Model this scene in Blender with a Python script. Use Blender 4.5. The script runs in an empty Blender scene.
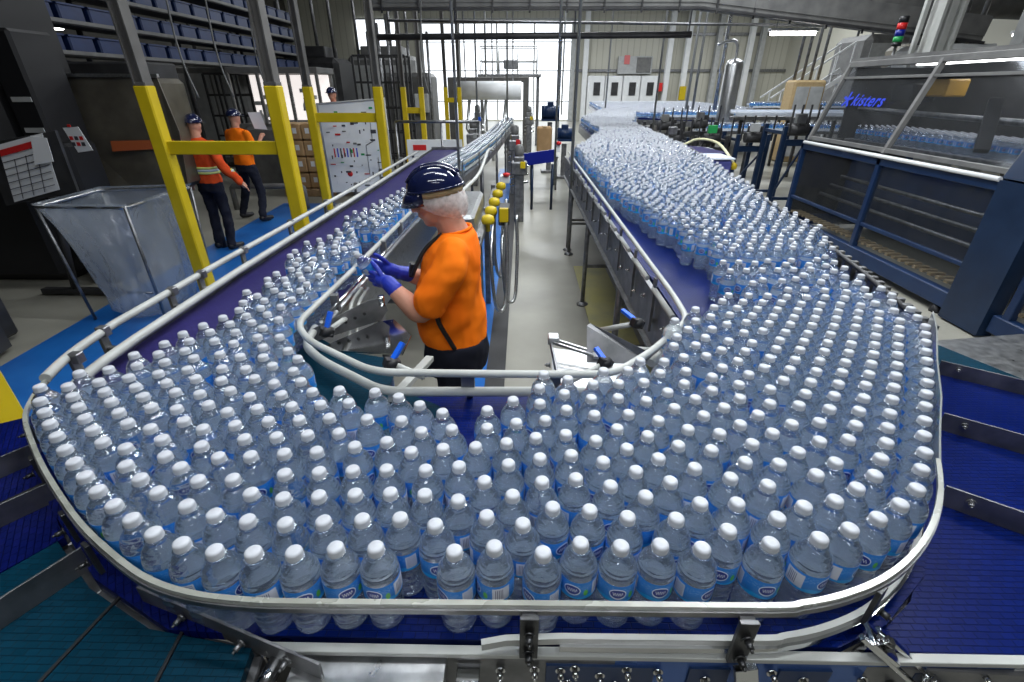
import bpy, math, random
import numpy as np
from mathutils import Vector, Matrix, Euler

SC = bpy.context.scene
COL = SC.collection
rnd = random.Random(11)

# ---------------------------------------------------------------- camera
H = 2.0
cd = bpy.data.cameras.new('camera')
cd.sensor_width = 36.0
cd.lens = 477.0 / 1024.0 * 36.0
cd.clip_start = 0.02
cd.clip_end = 120
cam = bpy.data.objects.new('camera', cd)
COL.objects.link(cam)
cam.matrix_world = Matrix(((0.99979, -0.00954, 0.01799, 0.0),
                           (0.02037, 0.46847, -0.88324, 0.0),
                           (0.0, 0.88343, 0.46857, H),
                           (0, 0, 0, 1)))
SC.camera = cam

# ---------------------------------------------------------------- world, exposure
w = bpy.data.worlds.new('world')
SC.world = w
w.use_nodes = True
w.node_tree.nodes['Background'].inputs[0].default_value = (0.62, 0.72, 0.85, 1)
w.node_tree.nodes['Background'].inputs[1].default_value = 0.25
vs = SC.view_settings
vs.view_transform = 'Standard'
vs.look = 'None'
vs.gamma = 1.0
vs.use_curve_mapping = False
vs.exposure = 0.1
SC.cycles.max_bounces = 24
SC.cycles.transmission_bounces = 22
SC.cycles.transparent_max_bounces = 64
SC.cycles.diffuse_bounces = 8
SC.cycles.glossy_bounces = 6
SC.cycles.caustics_reflective = True
SC.cycles.caustics_refractive = True
SC.cycles.sample_clamp_indirect = 10.0
SC.cycles.blur_glossy = 0.5

# ---------------------------------------------------------------- ceiling lamps of the hall (x, y, z, length, depth, power)
LAMPS = [(0.7, 1.3, 5.2, 2.4, 0.18, 90), (2.6, 3.2, 5.2, 2.4, 0.2, 140), (-0.9, 3.6, 5.2, 2.0, 0.2, 40),
         (1.2, 6.0, 5.4, 2.4, 0.5, 190), (3.4, 9.0, 5.4, 2.4, 0.5, 150), (-0.4, 10.5, 5.4, 2.4, 0.5, 100),
         (2.6, 14.5, 5.8, 3.0, 0.6, 260), (7.5, 14.0, 5.8, 3.0, 0.6, 120), (-1.0, 19.0, 6.2, 3.0, 0.6, 260),
         (4.5, 21.0, 6.2, 3.0, 0.6, 300), (10.5, 22.0, 6.2, 3.0, 0.6, 200), (0.0, 28.0, 6.4, 3.4, 0.7, 550),
         (7.0, 29.0, 6.4, 3.4, 0.7, 330), (13.0, 29.5, 6.4, 3.4, 0.7, 250), (-5.2, 8.0, 5.2, 2.0, 0.4, 7),
         (-4.0, 13.0, 5.4, 2.4, 0.5, 22), (-1.1, -1.3, 4.6, 2.0, 0.16, 26), (1.0, -0.9, 4.6, 2.0, 0.16, 32), (0.0, -2.8, 4.6, 2.4, 0.16, 22), (-1.6, 1.6, 5.2, 2.0, 0.16, 16)]

# ================================================================ helpers
def newmat(name, col=(0.5, 0.5, 0.5), rough=0.5, metal=0.0, spec=0.5, trans=0.0, ior=1.45, emit=None, estr=1.0, coat=0.0, alpha=None):
    m = bpy.data.materials.new(name)
    m.use_nodes = True
    b = m.node_tree.nodes['Principled BSDF']
    b.inputs['Base Color'].default_value = (*col, 1)
    b.inputs['Roughness'].default_value = rough
    b.inputs['Metallic'].default_value = metal
    b.inputs['Specular IOR Level'].default_value = spec
    b.inputs['Transmission Weight'].default_value = trans
    b.inputs['IOR'].default_value = ior
    b.inputs['Coat Weight'].default_value = coat
    if emit:
        b.inputs['Emission Color'].default_value = (*emit, 1)
        b.inputs['Emission Strength'].default_value = estr
    return m

def N(m, t, **k):
    n = m.node_tree.nodes.new(t)
    for a, b in k.items():
        setattr(n, a, b)
    return n

def noisy(m, c1, c2, scale=8.0, detail=4.0, rough=(0.4, 0.6), bump=0.0, coords='Object', stretch=(1, 1, 1), bscale=None):
    """vary base colour, roughness and relief with noise"""
    nt = m.node_tree
    b = nt.nodes['Principled BSDF']
    tc = N(m, 'ShaderNodeTexCoord')
    mp = N(m, 'ShaderNodeMapping')
    mp.inputs['Scale'].default_value = stretch
    nt.links.new(tc.outputs[coords], mp.inputs[0])
    no = N(m, 'ShaderNodeTexNoise')
    no.inputs['Scale'].default_value = scale
    no.inputs['Detail'].default_value = detail
    nt.links.new(mp.outputs[0], no.inputs['Vector'])
    cr = N(m, 'ShaderNodeValToRGB')
    cr.color_ramp.elements[0].position = 0.32
    cr.color_ramp.elements[1].position = 0.68
    cr.color_ramp.elements[0].color = (*c1, 1)
    cr.color_ramp.elements[1].color = (*c2, 1)
    nt.links.new(no.outputs[0], cr.inputs[0])
    nt.links.new(cr.outputs[0], b.inputs['Base Color'])
    mr = N(m, 'ShaderNodeMapRange')
    mr.inputs['To Min'].default_value = rough[0]
    mr.inputs['To Max'].default_value = rough[1]
    nt.links.new(no.outputs[0], mr.inputs[0])
    nt.links.new(mr.outputs[0], b.inputs['Roughness'])
    if bump:
        bp = N(m, 'ShaderNodeBump')
        bp.inputs['Strength'].default_value = bump
        bp.inputs['Distance'].default_value = 0.01
        if bscale:
            n2 = N(m, 'ShaderNodeTexNoise')
            n2.inputs['Scale'].default_value = bscale
            nt.links.new(mp.outputs[0], n2.inputs['Vector'])
            nt.links.new(n2.outputs[0], bp.inputs['Height'])
        else:
            nt.links.new(no.outputs[0], bp.inputs['Height'])
        nt.links.new(bp.outputs[0], b.inputs['Normal'])
    return m

def sheen(m, face_on, edge_on, power=4.0, normal=None):
    """reflectance of a thin clear film, the same from both of its sides"""
    nt = m.node_tree
    lw = N(m, 'ShaderNodeLayerWeight'); lw.inputs['Blend'].default_value = 0.5
    if normal is not None: nt.links.new(normal, lw.inputs['Normal'])
    pw = N(m, 'ShaderNodeMath', operation='POWER'); nt.links.new(lw.outputs['Facing'], pw.inputs[0]); pw.inputs[1].default_value = power
    mr = N(m, 'ShaderNodeMapRange'); mr.inputs['To Min'].default_value = face_on; mr.inputs['To Max'].default_value = edge_on
    nt.links.new(pw.outputs[0], mr.inputs[0])
    return mr

class MB:
    """collects simple solids into one mesh"""
    def __init__(s):
        s.v = []; s.f = []; s.m = []; s.sm = []
    def add(s, vs, fs, mi=0, smooth=False):
        o = len(s.v)
        s.v += [tuple(p) for p in vs]
        s.f += [tuple(i + o for i in f) for f in fs]
        s.m += [mi] * len(fs)
        s.sm += [smooth] * len(fs)
        return s
    def box(s, c, size, rot=None, mi=0):
        hx, hy, hz = size[0] / 2, size[1] / 2, size[2] / 2
        ch = min(hx, hy, hz) * 0.18
        # chamfered box: 24 vertices
        vs = []
        for sx in (-1, 1):
            for sy in (-1, 1):
                for sz in (-1, 1):
                    vs.append((sx * hx, sy * (hy - ch), sz * (hz - ch)))
                    vs.append((sx * (hx - ch), sy * hy, sz * (hz - ch)))
                    vs.append((sx * (hx - ch), sy * (hy - ch), sz * hz))
        def I(a, b, c_, k): return ((a * 2 + b) * 2 + c_) * 3 + k
        fs = []
        for a in (0, 1):
            q = [I(a, 0, 0, 0), I(a, 1, 0, 0), I(a, 1, 1, 0), I(a, 0, 1, 0)]
            fs.append(q if a else q[::-1])
            q = [I(0, a, 0, 1), I(1, a, 0, 1), I(1, a, 1, 1), I(0, a, 1, 1)]
            fs.append(q[::-1] if a else q)
            q = [I(0, 0, a, 2), I(1, 0, a, 2), I(1, 1, a, 2), I(0, 1, a, 2)]
            fs.append(q if a else q[::-1])
        for a in (0, 1):
            for b in (0, 1):
                q = [I(a, b, 0, 0), I(a, b, 1, 0), I(a, b, 1, 1), I(a, b, 0, 1)]
                fs.append(q[::-1] if (a == b) else q)
                q = [I(a, 0, b, 0), I(a, 1, b, 0), I(a, 1, b, 2), I(a, 0, b, 2)]
                fs.append(q if (a == b) else q[::-1])
                q = [I(0, a, b, 1), I(1, a, b, 1), I(1, a, b, 2), I(0, a, b, 2)]
                fs.append(q[::-1] if (a == b) else q)
                for c_ in (0, 1):
                    t = [I(a, b, c_, 0), I(a, b, c_, 1), I(a, b, c_, 2)]
                    fs.append(t if (a + b + c_) % 2 else t[::-1])
        R = Matrix.Identity(3)
        if rot is not None:
            R = Euler(rot).to_matrix() if not isinstance(rot, Matrix) else rot
        cc = Vector(c)
        return s.add([R @ Vector(p) + cc for p in vs], fs, mi)
    def bar(s, a, b, wd, ht, up=(0, 0, 1), mi=0):
        """rectangular bar from a to b, wd wide and ht high (along up)"""
        a = Vector(a); b = Vector(b)
        d = b - a; L = d.length
        if L < 1e-6: return s
        x = d / L
        u = Vector(up)
        if abs(x.dot(u)) > 0.98: u = Vector((0, 1, 0))
        y = u.cross(x).normalized(); z = x.cross(y)
        R = Matrix((x, y, z)).transposed()
        return s.box((a + b) / 2, (L, wd, ht), R, mi)
    def tube(s, pts, r, seg=10, mi=0, closed=False, cap=True, scale=None):
        pts = [Vector(p) for p in pts]
        n = len(pts)
        vs = []; fs = []
        prev = None
        for i, p in enumerate(pts):
            if closed: t = pts[(i + 1) % n] - pts[i - 1]
            elif i == 0: t = pts[1] - p
            elif i == n - 1: t = p - pts[i - 1]
            else: t = (pts[i + 1] - p).normalized() + (p - pts[i - 1]).normalized()
            t.normalize()
            if prev is None:
                u = Vector((0, 0, 1)) if abs(t.z) < 0.9 else Vector((1, 0, 0))
                a = t.cross(u).normalized()
            else:
                a = (prev - t * prev.dot(t)).normalized()
            prev = a
            b = t.cross(a)
            rr = r[i] if isinstance(r, (list, tuple)) else r
            for k in range(seg):
                th = 2 * math.pi * k / seg
                vs.append(p + (a * math.cos(th) + b * math.sin(th)) * rr)
        m_ = n if closed else n - 1
        for i in range(m_):
            for k in range(seg):
                a0 = i * seg + k; a1 = i * seg + (k + 1) % seg
                b0 = ((i + 1) % n) * seg + k; b1 = ((i + 1) % n) * seg + (k + 1) % seg
                fs.append((a0, b0, b1, a1))
        s.add(vs, fs, mi, True)
        if cap and not closed:
            o = len(s.v) - len(vs)
            s.f.append(tuple(o + k for k in range(seg))); s.m.append(mi); s.sm.append(False)
            s.f.append(tuple(o + (n - 1) * seg + k for k in range(seg))[::-1]); s.m.append(mi); s.sm.append(False)
        return s
    def cyl(s, a, b, r, seg=14, mi=0, r2=None):
        return s.tube([a, b], [r, r if r2 is None else r2], seg, mi)
    def lathe(s, prof, c=(0, 0, 0), seg=20, mi=0, R=None):
        vs = []; fs = []
        n = len(prof)
        R = R or Matrix.Identity(3)
        cc = Vector(c)
        for (r, z) in prof:
            for k in range(seg):
                th = 2 * math.pi * k / seg
                vs.append(R @ Vector((r * math.cos(th), r * math.sin(th), z)) + cc)
        for i in range(n - 1):
            for k in range(seg):
                fs.append((i * seg + k, i * seg + (k + 1) % seg, (i + 1) * seg + (k + 1) % seg, (i + 1) * seg + k))
        s.add(vs, fs, mi, True)
        o = len(s.v) - len(vs)
        if prof[0][0] > 1e-4:
            s.f.append(tuple(o + k for k in range(seg))[::-1]); s.m.append(mi); s.sm.append(False)
        if prof[-1][0] > 1e-4:
            s.f.append(tuple(o + (n - 1) * seg + k for k in range(seg))); s.m.append(mi); s.sm.append(False)
        return s
    def prism(s, poly, z0, z1, mi=0):
        n = len(poly)
        A = sum(poly[i - 1][0] * poly[i][1] - poly[i][0] * poly[i - 1][1] for i in range(n))
        if A < 0: poly = poly[::-1]
        vs = [(x, y, z0) for x, y in poly] + [(x, y, z1) for x, y in poly]
        fs = [tuple(range(n))[::-1], tuple(range(n, 2 * n))]
        fs += [(i, (i + 1) % n, n + (i + 1) % n, n + i) for i in range(n)]
        return s.add(vs, fs, mi)
    def slab(s, pts, th, mi=0):
        """flat polygon through 3-d points thickened by th along its normal"""
        P = [Vector(p) for p in pts]
        nrm = (P[1] - P[0]).cross(P[2] - P[0]).normalized()
        n = len(P)
        vs = [p + nrm * th / 2 for p in P] + [p - nrm * th / 2 for p in P]
        fs = [tuple(range(n)), tuple(range(n, 2 * n))[::-1]]
        fs += [((i + 1) % n, i, n + i, n + (i + 1) % n) for i in range(n)]
        return s.add(vs, fs, mi)
    def ribbon(s, pts, ht, th, mi=0):
        """upright strip following a path, ht high and th thick"""
        P = [Vector(p) for p in pts]
        n = len(P)
        vs = []
        for i, p in enumerate(P):
            if i == 0: t = P[1] - p
            elif i == n - 1: t = p - P[i - 1]
            else: t = (P[i + 1] - p).normalized() + (p - P[i - 1]).normalized()
            t.normalize()
            side = Vector((0, 0, 1)).cross(t).normalized()
            up = Vector((0, 0, 1))
            for sa, sb in ((-1, -1), (1, -1), (1, 1), (-1, 1)):
                vs.append(p + side * sa * th / 2 + up * sb * ht / 2)
        fs = []
        for i in range(n - 1):
            for k in range(4):
                fs.append((i * 4 + k, (i + 1) * 4 + k, (i + 1) * 4 + (k + 1) % 4, i * 4 + (k + 1) % 4))
        fs.append((0, 1, 2, 3)); fs.append(tuple((n - 1) * 4 + k for k in (3, 2, 1, 0)))
        return s.add(vs, fs, mi)
    def build(s, name, mats, parent=None, loc=None, bevel=0.0):
        me = bpy.data.meshes.new(name)
        me.from_pydata(s.v, [], s.f)
        if not isinstance(mats, (list, tuple)): mats = [mats]
        for m in mats: me.materials.append(m)
        me.polygons.foreach_set('material_index', s.m)
        me.polygons.foreach_set('use_smooth', s.sm)
        me.update()
        o = bpy.data.objects.new(name, me)
        COL.objects.link(o)
        if bevel:
            b = o.modifiers.new('bevel', 'BEVEL'); b.width = bevel; b.segments = 2; b.limit_method = 'ANGLE'
        if parent is not None:
            o.parent = parent
            if loc is None:
                o.location = -base_of(parent)   # vertices are given in world metres
            else:
                o.location = loc
        elif loc is not None:
            o.location = loc
        return o

def base_of(o):
    v = Vector(o.location)
    while o.parent is not None:
        o = o.parent
        v = v + Vector(o.location)
    return v

def thing(name, label, cat, loc=(0, 0, 0), group=None):
    o = bpy.data.objects.new(name, None)
    o.empty_display_size = 0.05
    COL.objects.link(o)
    o.location = loc
    return tag(o, label, cat, group)

def tag(o, label=None, cat=None, group=None, kind=None):
    if label: o['label'] = label
    if cat: o['category'] = cat
    if group: o['group'] = group
    if kind: o['kind'] = kind
    return o

def part(name, mb, mat, parent, label=None):
    o = mb.build(name, mat, parent)
    if label: o['label'] = label
    return o

def copy_tree(o, parent=None):
    c = o.copy()
    COL.objects.link(c)
    if parent is not None:
        c.parent = parent
    for ch in list(o.children):
        copy_tree(ch, c)
    return c

def smooth_path(pts, n=6, closed=False):
    """Catmull-Rom through the points"""
    P = [Vector(p) for p in pts]
    out = []
    m = len(P)
    for i in range(m - 1):
        p0 = P[max(i - 1, 0)]; p1 = P[i]; p2 = P[i + 1]; p3 = P[min(i + 2, m - 1)]
        for k in range(n):
            t = k / n
            out.append(0.5 * ((2 * p1) + (p2 - p0) * t + (2 * p0 - 5 * p1 + 4 * p2 - p3) * t * t + (3 * p1 - p0 - 3 * p2 + p3) * t ** 3))
    out.append(P[-1])
    return out

def round_corners(pts, r=0.04, n=5):
    P = [Vector(p) for p in pts]
    out = [P[0]]
    for i in range(1, len(P) - 1):
        a = P[i - 1] - P[i]; b = P[i + 1] - P[i]
        ra = min(r, a.length * 0.45); rb = min(r, b.length * 0.45)
        A = P[i] + a.normalized() * ra; B = P[i] + b.normalized() * rb
        for k in range(n + 1):
            t = k / n
            out.append(A * (1 - t) ** 2 + P[i] * 2 * t * (1 - t) + B * t * t)
    out.append(P[-1])
    return out

# ================================================================ materials
M = {}
M['steel'] = noisy(newmat('brushed_steel', metal=1.0), (0.42, 0.43, 0.44), (0.6, 0.61, 0.62), 30, 3, (0.22, 0.4), 0.05, stretch=(1, 1, 6))
M['steel_dark'] = noisy(newmat('worn_steel', metal=0.9), (0.16, 0.165, 0.17), (0.3, 0.3, 0.31), 14, 4, (0.35, 0.55), 0.05)
M['chrome'] = newmat('polished_steel', (0.62, 0.63, 0.64), 0.12, 1.0)
M['white_plastic'] = noisy(newmat('white_plastic_rail'), (0.36, 0.37, 0.35), (0.46, 0.47, 0.45), 6, 4, (0.3, 0.45))
M['clear'] = newmat('clear_strip', (0.85, 0.9, 0.88), 0.15, 0.0, trans=0.75, ior=1.3)
M['black'] = newmat('black_plastic', (0.012, 0.012, 0.014), 0.45)
M['dark'] = noisy(newmat('dark_painted_metal'), (0.018, 0.018, 0.02), (0.04, 0.04, 0.042), 5, 4, (0.4, 0.6))
M['grey'] = noisy(newmat('grey_painted_metal'), (0.11, 0.11, 0.11), (0.17, 0.17, 0.165), 5, 4, (0.45, 0.6))
M['lightgrey'] = noisy(newmat('light_grey_metal'), (0.34, 0.35, 0.35), (0.45, 0.46, 0.46), 5, 4, (0.4, 0.5))
M['yellow'] = noisy(newmat('yellow_paint'), (0.50, 0.365, 0.004), (0.60, 0.445, 0.01), 4, 5, (0.35, 0.5))
M['post_grey'] = noisy(newmat('post_grey_paint'), (0.075, 0.072, 0.068), (0.12, 0.115, 0.11), 4, 5, (0.45, 0.6))
M['blue_handle'] = newmat('blue_handle_plastic', (0.01, 0.12, 0.75), 0.35)
M['blue_metal'] = noisy(newmat('blue_painted_frame'), (0.005, 0.020, 0.068), (0.009, 0.03, 0.09), 4, 4, (0.3, 0.45))
M['navy_metal'] = noisy(newmat('navy_painted_frame'), (0.006, 0.017, 0.045), (0.01, 0.026, 0.065), 4, 4, (0.3, 0.45))
M['royal'] = newmat('royal_blue_panel', (0.006, 0.014, 0.22), 0.35)
M['red'] = newmat('red_plastic', (0.6, 0.02, 0.02), 0.4)
M['green'] = newmat('green_plastic', (0.02, 0.3, 0.08), 0.4)
M['white'] = noisy(newmat('white_panel'), (0.70, 0.72, 0.73), (0.8, 0.81, 0.82), 3, 3, (0.4, 0.5))
M['paper'] = newmat('paper', (0.72, 0.73, 0.74), 0.7)
M['card'] = noisy(newmat('cardboard'), (0.36, 0.22, 0.10), (0.46, 0.29, 0.14), 6, 4, (0.7, 0.8))
M['wood'] = noisy(newmat('pallet_wood'), (0.25, 0.16, 0.08), (0.4, 0.27, 0.15), 8, 4, (0.7, 0.85), stretch=(1, 8, 1))
M['lamp'] = newmat('lamp_tube', (1, 1, 1), 0.5, emit=(1.0, 0.98, 0.94), estr=14.0)
M['ink'] = newmat('dark_ink', (0.05, 0.05, 0.06), 0.6)
M['logo_blue'] = newmat('logo_blue', (0.01, 0.04, 0.55), 0.4)

def belt_mat(name, c1, c2, rough=(0.3, 0.5), scale=40.0, ang=0.0, bump=0.6):
    """modular plastic belt: staggered links with small raised ribs"""
    m = newmat(name)
    nt = m.node_tree
    b = nt.nodes['Principled BSDF']
    b.inputs['Specular IOR Level'].default_value = 0.12
    tc = N(m, 'ShaderNodeTexCoord'); mp = N(m, 'ShaderNodeMapping')
    mp.inputs['Rotation'].default_value = (0, 0, ang)
    nt.links.new(tc.outputs['Object'], mp.inputs[0])
    br = N(m, 'ShaderNodeTexBrick')
    br.inputs['Scale'].default_value = scale
    br.inputs['Mortar Size'].default_value = 0.04
    br.inputs['Mortar Smooth'].default_value = 0.6
    br.inputs['Brick Width'].default_value = 0.9
    br.inputs['Row Height'].default_value = 0.5
    br.inputs['Color1'].default_value = (*c1, 1)
    br.inputs['Color2'].default_value = (*c2, 1)
    br.inputs['Mortar'].default_value = (c1[0] * 0.45, c1[1] * 0.45, c1[2] * 0.5, 1)
    nt.links.new(mp.outputs[0], br.inputs['Vector'])
    no = N(m, 'ShaderNodeTexNoise'); no.inputs['Scale'].default_value = 5.0; no.inputs['Detail'].default_value = 5
    nt.links.new(mp.outputs[0], no.inputs['Vector'])
    mx = N(m, 'ShaderNodeMix', data_type='RGBA', blend_type='MULTIPLY')
    mx.inputs[0].default_value = 0.55
    nt.links.new(br.outputs[0], mx.inputs[6]); nt.links.new(no.outputs[0], mx.inputs[7])
    nt.links.new(mx.outputs[2], b.inputs['Base Color'])
    mr = N(m, 'ShaderNodeMapRange'); mr.inputs['To Min'].default_value = rough[0]; mr.inputs['To Max'].default_value = rough[1]
    nt.links.new(no.outputs[0], mr.inputs[0]); nt.links.new(mr.outputs[0], b.inputs['Roughness'])
    bp = N(m, 'ShaderNodeBump'); bp.inputs['Strength'].default_value = bump; bp.inputs['Distance'].default_value = 0.002
    bp.invert = True
    nt.links.new(br.outputs['Fac'], bp.inputs['Height']); nt.links.new(bp.outputs[0], b.inputs['Normal'])
    return m
M['belt_blue'] = belt_mat('blue_modular_belt', (0.0, 0.008, 0.10), (0.0005, 0.011, 0.13), (0.22, 0.4), scale=40)
M['belt_purple'] = belt_mat('violet_blue_belt', (0.032, 0.027, 0.13), (0.038, 0.032, 0.15), (0.35, 0.5), 40, bump=0.25)
M['belt_teal'] = belt_mat('teal_belt', (0.0, 0.032, 0.06), (0.001, 0.04, 0.075), (0.35, 0.5), 40, bump=0.3)
# ================================================================ bottle materials
BZ = 1.153          # top of the conveyor belts
def water_mat(name, w_clear, w_haze):
    """water in thin PET: part refracting, part clear, a little haze, with a wrinkled glossy skin"""
    m = bpy.data.materials.new(name); m.use_nodes = True
    nt = m.node_tree
    out = nt.nodes['Material Output']
    nt.nodes.remove(nt.nodes['Principled BSDF'])
    gl = N(m, 'ShaderNodeBsdfGlass'); gl.inputs['IOR'].default_value = 1.30; gl.inputs['Roughness'].default_value = 0.0
    gl.inputs['Color'].default_value = (0.97, 0.985, 1.0, 1)
    tr = N(m, 'ShaderNodeBsdfTransparent'); tr.inputs['Color'].default_value = (0.97, 0.985, 1.0, 1)
    df = N(m, 'ShaderNodeBsdfTranslucent'); df.inputs['Color'].default_value = (0.66, 0.84, 1.0, 1)
    d2 = N(m, 'ShaderNodeBsdfDiffuse'); d2.inputs['Color'].default_value = (0.58, 0.76, 1.0, 1)
    gs = N(m, 'ShaderNodeBsdfGlossy'); gs.inputs['Roughness'].default_value = 0.045; gs.inputs['Color'].default_value = (0.95, 0.97, 1, 1)
    tc = N(m, 'ShaderNodeTexCoord'); no = N(m, 'ShaderNodeTexNoise'); no.inputs['Scale'].default_value = 48; no.inputs['Detail'].default_value = 1.5
    nt.links.new(tc.outputs['Object'], no.inputs['Vector'])
    bp = N(m, 'ShaderNodeBump'); bp.inputs['Strength'].default_value = 0.8; bp.inputs['Distance'].default_value = 0.003
    nt.links.new(no.outputs[0], bp.inputs['Height'])
    for n in (gl, gs): nt.links.new(bp.outputs[0], n.inputs['Normal'])
    fr = sheen(m, 0.10, 0.8, 2.5, bp.outputs[0])
    def mix(f, a, b_):
        x = N(m, 'ShaderNodeMixShader')
        if isinstance(f, float): x.inputs[0].default_value = f
        else: nt.links.new(f, x.inputs[0])
        nt.links.new(a.outputs[0], x.inputs[1]); nt.links.new(b_.outputs[0], x.inputs[2])
        return x
    m1 = mix(w_clear, gl, tr)
    m2 = mix(w_haze, m1, mix(0.5, df, d2))
    m3 = mix(fr.outputs[0], m2, gs)
    nt.links.new(m3.outputs[0], out.inputs[0])
    return m
M['water'] = water_mat('water_filled_bottle_plastic', 0.32, 0.085)
M['cap'] = noisy(newmat('white_cap_plastic'), (0.44, 0.46, 0.50), (0.52, 0.54, 0.585), 60, 2, (0.35, 0.5))

def label_mat():
    m = newmat('blue_bottle_label', rough=0.35)
    nt = m.node_tree; b = nt.nodes['Principled BSDF']
    uv = N(m, 'ShaderNodeUVMap'); uv.uv_map = 'UVMap'
    sp = N(m, 'ShaderNodeSeparateXYZ'); nt.links.new(uv.outputs[0], sp.inputs[0])
    def mth(op, a, c=None, d=None):
        n = N(m, 'ShaderNodeMath', operation=op)
        for i, x in enumerate((a, c, d)):
            if x is None: continue
            if isinstance(x, (int, float)): n.inputs[i].default_value = x
            else: nt.links.new(x, n.inputs[i])
        return n.outputs[0]
    u, v = sp.outputs[0], sp.outputs[1]
    def ell(cu, cv, ru, rv):
        a = mth('DIVIDE', mth('SUBTRACT', u, cu), ru); c = mth('DIVIDE', mth('SUBTRACT', v, cv), rv)
        return mth('ADD', mth('MULTIPLY', a, a), mth('MULTIPLY', c, c))
    def rect(cu, cv, hu, hv):
        return mth('MULTIPLY', mth('LESS_THAN', mth('ABSOLUTE', mth('SUBTRACT', u, cu)), hu),
                   mth('LESS_THAN', mth('ABSOLUTE', mth('SUBTRACT', v, cv)), hv))
    cur = None
    def over(mask, col):
        nonlocal cur
        mx = N(m, 'ShaderNodeMix', data_type='RGBA')
        nt.links.new(mask, mx.inputs[0])
        if cur is None: mx.inputs[6].default_value = (0.02, 0.20, 0.62, 1)
        else: nt.links.new(cur, mx.inputs[6])
        mx.inputs[7].default_value = (*col, 1)
        cur = mx.outputs[2]
    wv = mth('LESS_THAN', v, mth('ADD', 0.16, mth('MULTIPLY', mth('SINE', mth('MULTIPLY', u, 25.0)), 0.07)))
    over(wv, (0.02, 0.38, 0.85))                                     # paler wave along the foot
    fn = N(m, 'ShaderNodeTexNoise'); fn.inputs['Scale'].default_value = 40; nt.links.new(uv.outputs[0], fn.inputs['Vector'])
    over(mth('MULTIPLY', mth('GREATER_THAN', fn.outputs[0], 0.62), rect(0.5, 0.72, 0.5, 0.16)), (0.35, 0.55, 0.85))    # small pale print
    for cu in (0.16, 0.66):
        over(mth('LESS_THAN', ell(cu, 0.52, 0.070, 0.31), 1.0), (0.75, 0.82, 0.9))
        over(mth('LESS_THAN', ell(cu, 0.52, 0.063, 0.25), 1.0), (0.01, 0.03, 0.25))
        s_ = mth('LESS_THAN', mth('ABSOLUTE', mth('SUBTRACT', mth('SUBTRACT', v, 0.52), mth('MULTIPLY', mth('SINE', mth('MULTIPLY', u, 330.0)), 0.07))), 0.035)
        over(mth('MULTIPLY', s_, rect(cu, 0.52, 0.042, 0.2)), (0.8, 0.84, 0.9))   # looping script inside the oval
        over(mth('LESS_THAN', ell(cu + 0.115, 0.38, 0.02, 0.18), 1.0), (0.12, 0.5, 0.08))
    over(rect(0.41, 0.5, 0.075, 0.38), (0.62, 0.64, 0.72))
    bars = mth('GREATER_THAN', mth('SINE', mth('MULTIPLY', u, 420.0)), 0.1)
    over(mth('MULTIPLY', bars, rect(0.39, 0.5, 0.035, 0.28)), (0.16, 0.17, 0.25))
    over(rect(0.90, 0.5, 0.05, 0.36), (0.60, 0.63, 0.72))
    lines = mth('GREATER_THAN', mth('SINE', mth('MULTIPLY', v, 60.0)), 0.2)
    over(mth('MULTIPLY', lines, rect(0.90, 0.5, 0.04, 0.28)), (0.22, 0.25, 0.42))
    geo = N(m, 'ShaderNodeNewGeometry')
    mx = N(m, 'ShaderNodeMix', data_type='RGBA')            # the inner face of the wrap is plain white
    nt.links.new(geo.outputs['Backfacing'], mx.inputs[0]); nt.links.new(cur, mx.inputs[6]); mx.inputs[7].default_value = (0.72, 0.8, 0.9, 1)
    nt.links.new(mx.outputs[2], b.inputs['Base Color'])
    return m
M['label'] = label_mat()

# ================================================================ bottle shapes
R_BODY = [(0.0, 0.006), (0.012, 0.005), (0.021, 0.0), (0.027, 0.001), (0.0305, 0.006), (0.0312, 0.012), (0.0282, 0.017),
          (0.0314, 0.022), (0.0322, 0.026), (0.0312, 0.030), (0.0284, 0.034), (0.0314, 0.039), (0.0322, 0.043), (0.0312, 0.047), (0.0284, 0.051),
          (0.0314, 0.056), (0.0322, 0.060), (0.0310, 0.064), (0.0290, 0.068), (0.0316, 0.072), (0.0326, 0.075), (0.0326, 0.128),
          (0.0322, 0.131), (0.0312, 0.1335), (0.0300, 0.1345), (0.0308, 0.137), (0.0296, 0.1415), (0.0272, 0.1440), (0.0276, 0.1465), (0.0248, 0.1510), (0.0222, 0.1530), (0.0220, 0.1548), (0.0186, 0.1582), (0.0150, 0.1615),
          (0.0128, 0.1645), (0.0126, 0.1665), (0.0166, 0.167), (0.0166, 0.1688), (0.0128, 0.169), (0.0, 0.171)]
R_CAP = [(0.0138, 0.1692), (0.0140, 0.171), (0.0137, 0.1715), (0.0137, 0.1785), (0.0131, 0.1812), (0.0116, 0.1832), (0.0085, 0.1842), (0.0, 0.1846)]
R_LAB = [(0.0328, 0.080), (0.0331, 0.081), (0.0331, 0.120), (0.0328, 0.121)]
def lathe_arrays(prof, seg, uvz=None):
    vs = []; fs = []; uvs = []
    n = len(prof)
    for r, z in prof:
        for k in range(seg + 1):
            th = 2 * math.pi * k / seg
            vs.append((r * math.cos(th), r * math.sin(th), z))
    for i in range(n - 1):
        for k in range(seg):
            a = i * (seg + 1) + k
            fs.append((a, a + 1, a + seg + 2, a + seg + 1))
            z0, z1 = prof[0][1], prof[-1][1]
            v0 = (prof[i][1] - z0) / (z1 - z0); v1 = (prof[i + 1][1] - z0) / (z1 - z0)
            uvs += [(k / seg, v0), ((k + 1) / seg, v0), ((k + 1) / seg, v1), (k / seg, v1)]
    return np.array(vs), np.array(fs), np.array(uvs)
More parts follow.
